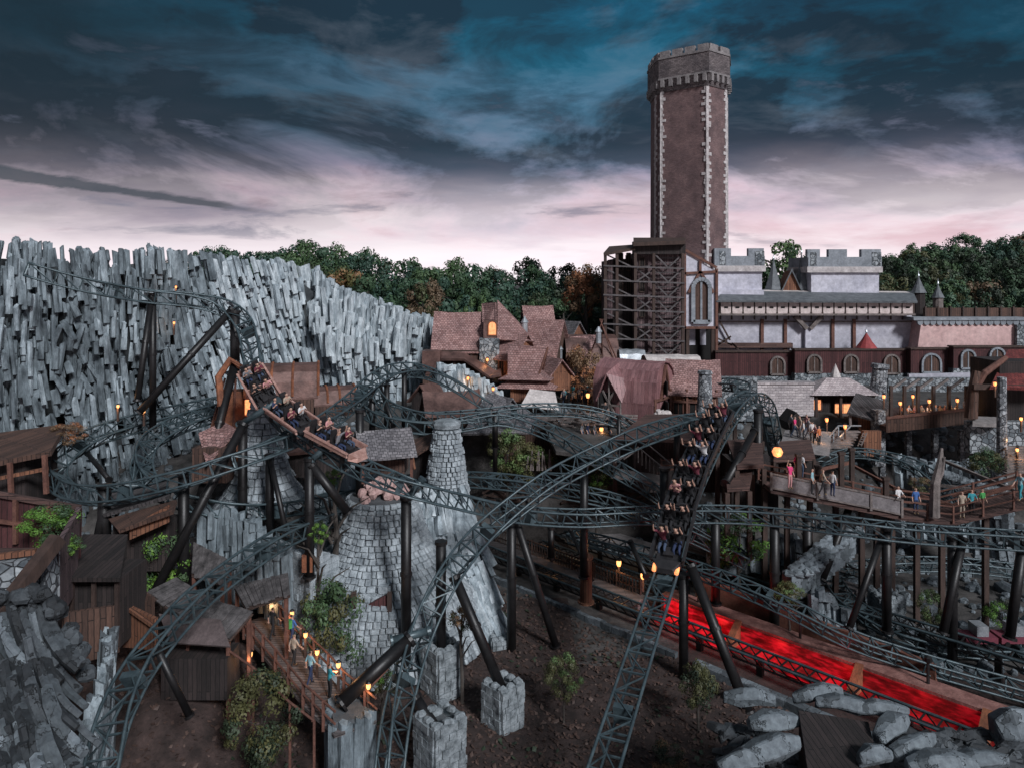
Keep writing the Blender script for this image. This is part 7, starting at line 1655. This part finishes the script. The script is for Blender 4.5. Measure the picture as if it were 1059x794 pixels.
for t in range(7): a = W(lerp(660, 684, t/6), lerp(463, 482, t/6), 56.5); MB().beam(a, a-Vector((0, 0, 1.1)), .06).build('baluster', 'timber_grey', rt)
MB().slab([W(632, 492, 55), W(690, 500, 54), W(690, 492, 56), W(640, 484, 57)], .15).build('treads', 'timber_grey', rt)
deck('timber_deck', 'brown platform stack right of the falling train', 'platform', [W(762, 482, 52), W(790, 480, 52), W(788, 452, 58), W(752, 455, 58)], .25, 'deck_red', 5)
deck('timber_deck', 'lower brown platform right of the falling train', 'platform', [W(752, 505, 50), W(775, 503, 50), W(778, 486, 53), W(750, 488, 53)], .25, 'deck_red', 4)
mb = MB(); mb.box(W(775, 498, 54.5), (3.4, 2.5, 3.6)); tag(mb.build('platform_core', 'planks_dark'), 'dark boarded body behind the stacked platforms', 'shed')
c = W(822, 482, 55); rt = thing('hut_with_plank_roof', c, 'hut with a reddish plank roof beside the globe lamp', 'hut')
mb = MB(); mb.slab([W(800, 475, 53), W(843, 472, 53), W(838, 454, 57), W(806, 456, 57)], .25); mb.build('roof', 'deck_red', rt); MB().box(W(821, 484, 55), (2.9, 2.2, 1.5)).build('wall', 'planks_dark', rt)
for x in (801, 842): MB().beam(W(x, 474, 53.1), W(x, 500, 53.1), .18).build('post', 'timber', rt)
mb = MB(); q = [W(818, 447, 66), W(830, 447, 66), W(833, 436, 66), W(824, 426, 66), W(815, 437, 66)]; mb.hexa(q, [p+Vector((0, 2.4, 0)) for p in q]); tag(mb.build('gabled_booth', 'planks_dark'), 'small dark gabled booth above the queue', 'booth')
mb = MB(); mb.slab([W(806, 462, 57), W(858, 468, 57), W(860, 446, 64), W(812, 444, 64)], .25); o = mb.build('terrace_paving', 'gravel'); struct(o)
# raised path with grey panels
PA = [W(797, 505, 50.5), W(845, 515, 49.5), W(900, 526, 48.8), W(932, 533, 48.5), W(985, 539, 48), W(1080, 517, 46)]
rt = thing('raised_path', PA[2], 'raised plank path on dark posts crossing the right side', 'raised path'); mb = MB()
for a, b in zip(PA, PA[1:]): mb.hexa([a+Vector((0, 0, -.3)), b+Vector((0, 0, -.3)), b+Vector((0, 2.4, -.3)), a+Vector((0, 2.4, -.3))], [a, b, b+Vector((0, 2.4, 0)), a+Vector((0, 2.4, 0))])
mb.build('deck', 'deck_red', rt)
for a, b in zip(PA, PA[1:]):
    for t in (0, .5): q = a.lerp(b, t)+Vector((0, 1.2, -.4)); MB().box((q.x, q.y, q.z/2), (.32, .32, q.z)).build('pile', 'timber', rt)
fence('panel_railing', 'weathered grey boarded railing along the front of the raised path', [p-Vector((0, .08, 0)) for p in PA[:4]], 1.05, 'timber_grey', 'timber_grey', 0, (.1, 1.,), .15, 'panel_cloth', 'railing', 2.9)
fence('path_railing', 'thin brown railing along the bend of the raised path', [p-Vector((0, .08, 0)) for p in PA[3:]], 1.0, 'timber_red', 'timber_red', 0, (.5, 1.), .11, None, 'railing')
fence('path_railing', 'rear brown railing behind the walkers on the raised path', [p+Vector((0, 2.5, 0)) for p in PA], 1.1, 'timber_red', 'timber_red', 0, (.3, .65, 1.), .13, None, 'railing', 3.)
rt = thing('queue_rails', W(900, 500, 56), 'long brown rails zigzagging behind the raised path', 'railing')
for a, b, Ya, Yb in (((880, 480), (925, 504), 58, 54), ((840, 487), (880, 478), 54, 58), ((925, 504), (985, 522), 54, 52), ((985, 522), (1062, 498), 52, 50), ((975, 476), (1062, 512), 57, 50), ((960, 500), (1062, 512), 55, 51), ((985, 512), (1062, 490), 54, 51), ((812, 487), (846, 480), 53, 55)):
    MB().beam(W(a[0], a[1], Ya), W(b[0], b[1], Yb), .2).build('rail', 'timber_grey' if a[0] in (975, 960) else 'timber_red', rt)
for x, y, yb, Y in ((870, 470, 520, 50.2), (881, 466, 500, 56), (826, 472, 508, 50.6), (916, 496, 534, 49), (846, 484, 510, 52)):
    mb = MB(); mb.beam(W(x, y, Y), W(x, yb, Y), .3); mb.beam(W(x, y, Y)+Vector((0, 0, .02)), W(x, y-3, Y), .42); tag(mb.build('timber_post', 'timber'), 'stout dark post with a cap, %s' % {870: 'between the ramp walkers and the bend', 881: 'tallest one behind the ramp', 826: 'by the people in pink', 916: 'left of the person in white and black', 846: 'short one behind the ramp group'}[x], 'post')
mb = MB(); mb.tube([W(966, 534, 48), W(967, 500, 48), W(972, 478, 48.2), W(974, 463, 48.4)], [.34, .3, .22, .08], 7); mb.tube([W(967, 502, 48), W(974, 488, 48), W(977, 472, 48)], [.2, .14, .05], 6)
tag(mb.build('dead_trunk', 'timber_grey'), 'splintered grey dead tree trunk standing beside the raised path', 'dead tree')
for i in range(16):
    pass
rr = random.Random(91); mb = MB()
for i in range(30): px = lerp(972, 1030, i/29); rock_into(mb, W(px, lerp(488, 506, i/29)+rr.uniform(-2, 2), 54), (.3, .3, .25), rr)
tag(mb.build('stone_edging', 'boulder_rock'), 'line of round stones edging the planted bed behind the path', 'stones', kind='stuff')
# lantern terrace
T0, T1 = W(916, 441, 65), W(1010, 431, 63); rt = thing('lantern_terrace', W(960, 470, 65), 'brown wooden terrace with seated guests and lanterns', 'terrace')
mb = MB(); mb.hexa([T0+Vector((0, 0, -.4)), T1+Vector((0, 0, -.4)), T1+Vector((0, 7, -.4)), T0+Vector((0, 7, -.4))], [T0, T1, T1+Vector((0, 7, 0)), T0+Vector((0, 7, 0))]); mb.build('floor', 'deck_red', rt)
mb = MB(); mb.hexa([T0+Vector((0, -.12, -.5)), T1+Vector((0, -.12, -.5)), T1+Vector((0, -.03, -.5)), T0+Vector((0, -.03, -.5))], [T0+Vector((0, -.12, .72)), T1+Vector((0, -.12, .72)), T1+Vector((0, -.03, .72)), T0+Vector((0, -.03, .72))]); mb.build('parapet', 'planks_brown', rt)
MB().beam(T0+Vector((0, -.1, .78)), T1+Vector((0, -.1, .78)), .22).build('top_rail', 'timber_red', rt)
for x in (922, 936, 950, 966, 982, 1000):
    a = W(x, 440, 64.8); MB().box((a.x, 64.9, 12.0), (.24, .24, 3.4)).build('post', 'timber', rt); MB().beam(Vector((a.x, 64.9, 13.4)), Vector((a.x+1.3, 64.9, 14.3)), .2).build('brace', 'timber_grey', rt)
for x in (922, 950, 978, 1006): a = W(x, 440, 64.8); MB().box((a.x, 66.5, 4.5), (.45, .45, 10.)).build('pile', 'rubble_fine', rt)
for i in range(5): a = W(940+i*13, 432, 66.5); MB().box((a.x, 67.2, T0.z+.74), (1.1, .7, .07)).build('table_top', 'deck_red', rt); MB().box((a.x, 67.2, T0.z+.36), (.15, .15, .72)).build('table_leg', 'timber', rt)
mb = MB(); a, b = W(900, 452, 66), W(918, 470, 64); mb.box(W(908, 452, 66.5), (.9, .9, 5.)); tag(mb.build('stone_pillar', 'rubble_fine'), 'square grey stone pillar at the left end of the terrace', 'pillar')
mb = MB(); mb.slab([W(1006, 437, 60), W(1034, 438, 60), W(1034, 431, 62), W(1006, 430, 62)], .3); tag(mb.build('stone_shelf', 'gravel'), 'pale flat stone shelf right of the terrace', 'shelf')
# wooden stairs left of the shed
rt = thing('wooden_stairs', W(868, 458, 63), 'short wooden stairs with pale handrails between two lanterns', 'stairs')
for i in range(7): MB().box(W(lerp(866, 876, i/6), lerp(462, 446, i/6), lerp(62, 65, i/6)), (2.2, .5, .12)).build('tread', 'timber_grey', rt)
for x0, x1 in ((857, 867), (868, 880)): MB().tube([W(x0, 452, 62), W(x1, 440, 65), W(x1+10, 440, 66)], .07, 6).build('handrail', 'metal_pale', rt)
for x in (857, 862, 867): MB().beam(W(x, 452-(x-857)*1.1, 62.5), W(x, 462-(x-857)*1.1, 62.5), .08).build('baluster', 'metal_pale', rt)
rt = thing('ladder', W(893, 462, 62), 'small wooden ladder leaning on the shed', 'ladder')
for o_ in (0, 3.5): MB().beam(W(887+o_, 461, 62), W(893+o_, 447, 62.6), .08).build('stile', 'timber_grey', rt)
for i in range(5): MB().beam(W(887.6+i*1.3, 459-i*2.7, 62), W(891.2+i*1.3, 459-i*2.7, 62), .06).build('rung', 'timber_grey', rt)
mb = MB(); mb.box(W(901, 458, 64), (1.5, .5, 2.2)); tag(mb.build('plank_door', 'planks_orange'), 'orange plank door under the dark shed', 'door')
rt = thing('hill_stairs', W(1050, 490, 54), 'dark wooden stairs climbing at the right edge between two lanterns', 'stairs')
for i in range(12): MB().box(W(1050, lerp(492, 462, i/11), lerp(53, 58, i/11)), (1.5, .45, .12)).build('tread', 'timber_grey', rt)
for x in (1040, 1060): MB().beam(W(x, 485, 53), W(x, 455, 58), .12).build('stringer', 'timber', rt)
# pale fence stakes, clutter on the mid slope
rr = random.Random(55); rt = thing('broken_fence', W(562, 468, 54), 'row of pale broken stakes behind the yellowish bushes', 'fence')
for i in range(9): a = W(545+i*3.2+rr.uniform(-1, 1), 474, 62.); MB().tube([a-Vector((0, 0, 1)), a+Vector((rr.uniform(-.2, .2), 0, rr.uniform(.1, .9)))], [.09, .05], 5).build('stake', 'timber_grey', rt)
mb = MB()
for i in range(46):
    px, py = rr.uniform(540, 650), rr.uniform(428, 440); Y = 67; a = W(px, py, Y); d = Vector((rr.uniform(-1, 1), rr.uniform(-.4, .4), rr.uniform(-.15, .15))).normalized(); mb.beam(a-d, a+d, .14)
tag(mb.build('driftwood', 'timber_grey'), 'heap of grey planks and driftwood behind the long curving track', 'wood', kind='stuff')
mb = MB()
for i in range(70):
    px, py = rr.uniform(495, 680), rr.uniform(498, 522); a = W(px, py, 64.5); d = Vector((rr.uniform(-1, 1), rr.uniform(-.6, .6), rr.uniform(-.1, .1))).normalized()*rr.uniform(.5, 1.3); mb.beam(a-d, a+d, .16)
tag(mb.build('driftwood', 'timber'), 'dark scattered planks on the slope between the middle tracks', 'wood', kind='stuff')
mb = MB(); mb.slab([W(575, 466, 60), W(640, 474, 58), W(650, 440, 68), W(560, 436, 68)], .3); struct(mb.build('slope_terrace', 'rock_ground'))
mb = MB(); mb.box(W(555, 460, 68.5), (6., 2., 3.2)); tag(mb.build('dark_shed', 'planks_brown'), 'dark brown shed under the lean-to roof behind the yellowish bushes', 'shed')
# whitish tipped sacks by the barn
mb = MB(); rr = random.Random(14)
for i in range(9): rock_into(mb, W(rr.uniform(678, 694), rr.uniform(426, 432), 66), (.45, .35, .35), rr)
tag(mb.build('white_stones', 'canvas'), 'cluster of white rounded stones right of the maroon barn', 'stones', kind='stuff')
# ---------------------------------------------------------------- evening haze
m = bpy.data.materials.new('haze'); m.use_nodes = True; nt = m.node_tree
for n in list(nt.nodes): nt.nodes.remove(n)
o_ = nt.nodes.new('ShaderNodeOutputMaterial'); v_ = nt.nodes.new('ShaderNodeVolumePrincipled')
v_.inputs['Color'].default_value = (.80, .84, .92, 1); v_.inputs['Density'].default_value = HAZE; v_.inputs['Anisotropy'].default_value = .2
nt.links.new(v_.outputs[0], o_.inputs['Volume']); MATS['haze'] = m
if HAZE > 0:
    mb = MB(); mb.box((0, 150, 32), (1000, 560, 80)); hz = tag(mb.build('haze', 'haze'), 'thin evening haze hanging over the whole park', 'haze', kind='stuff')
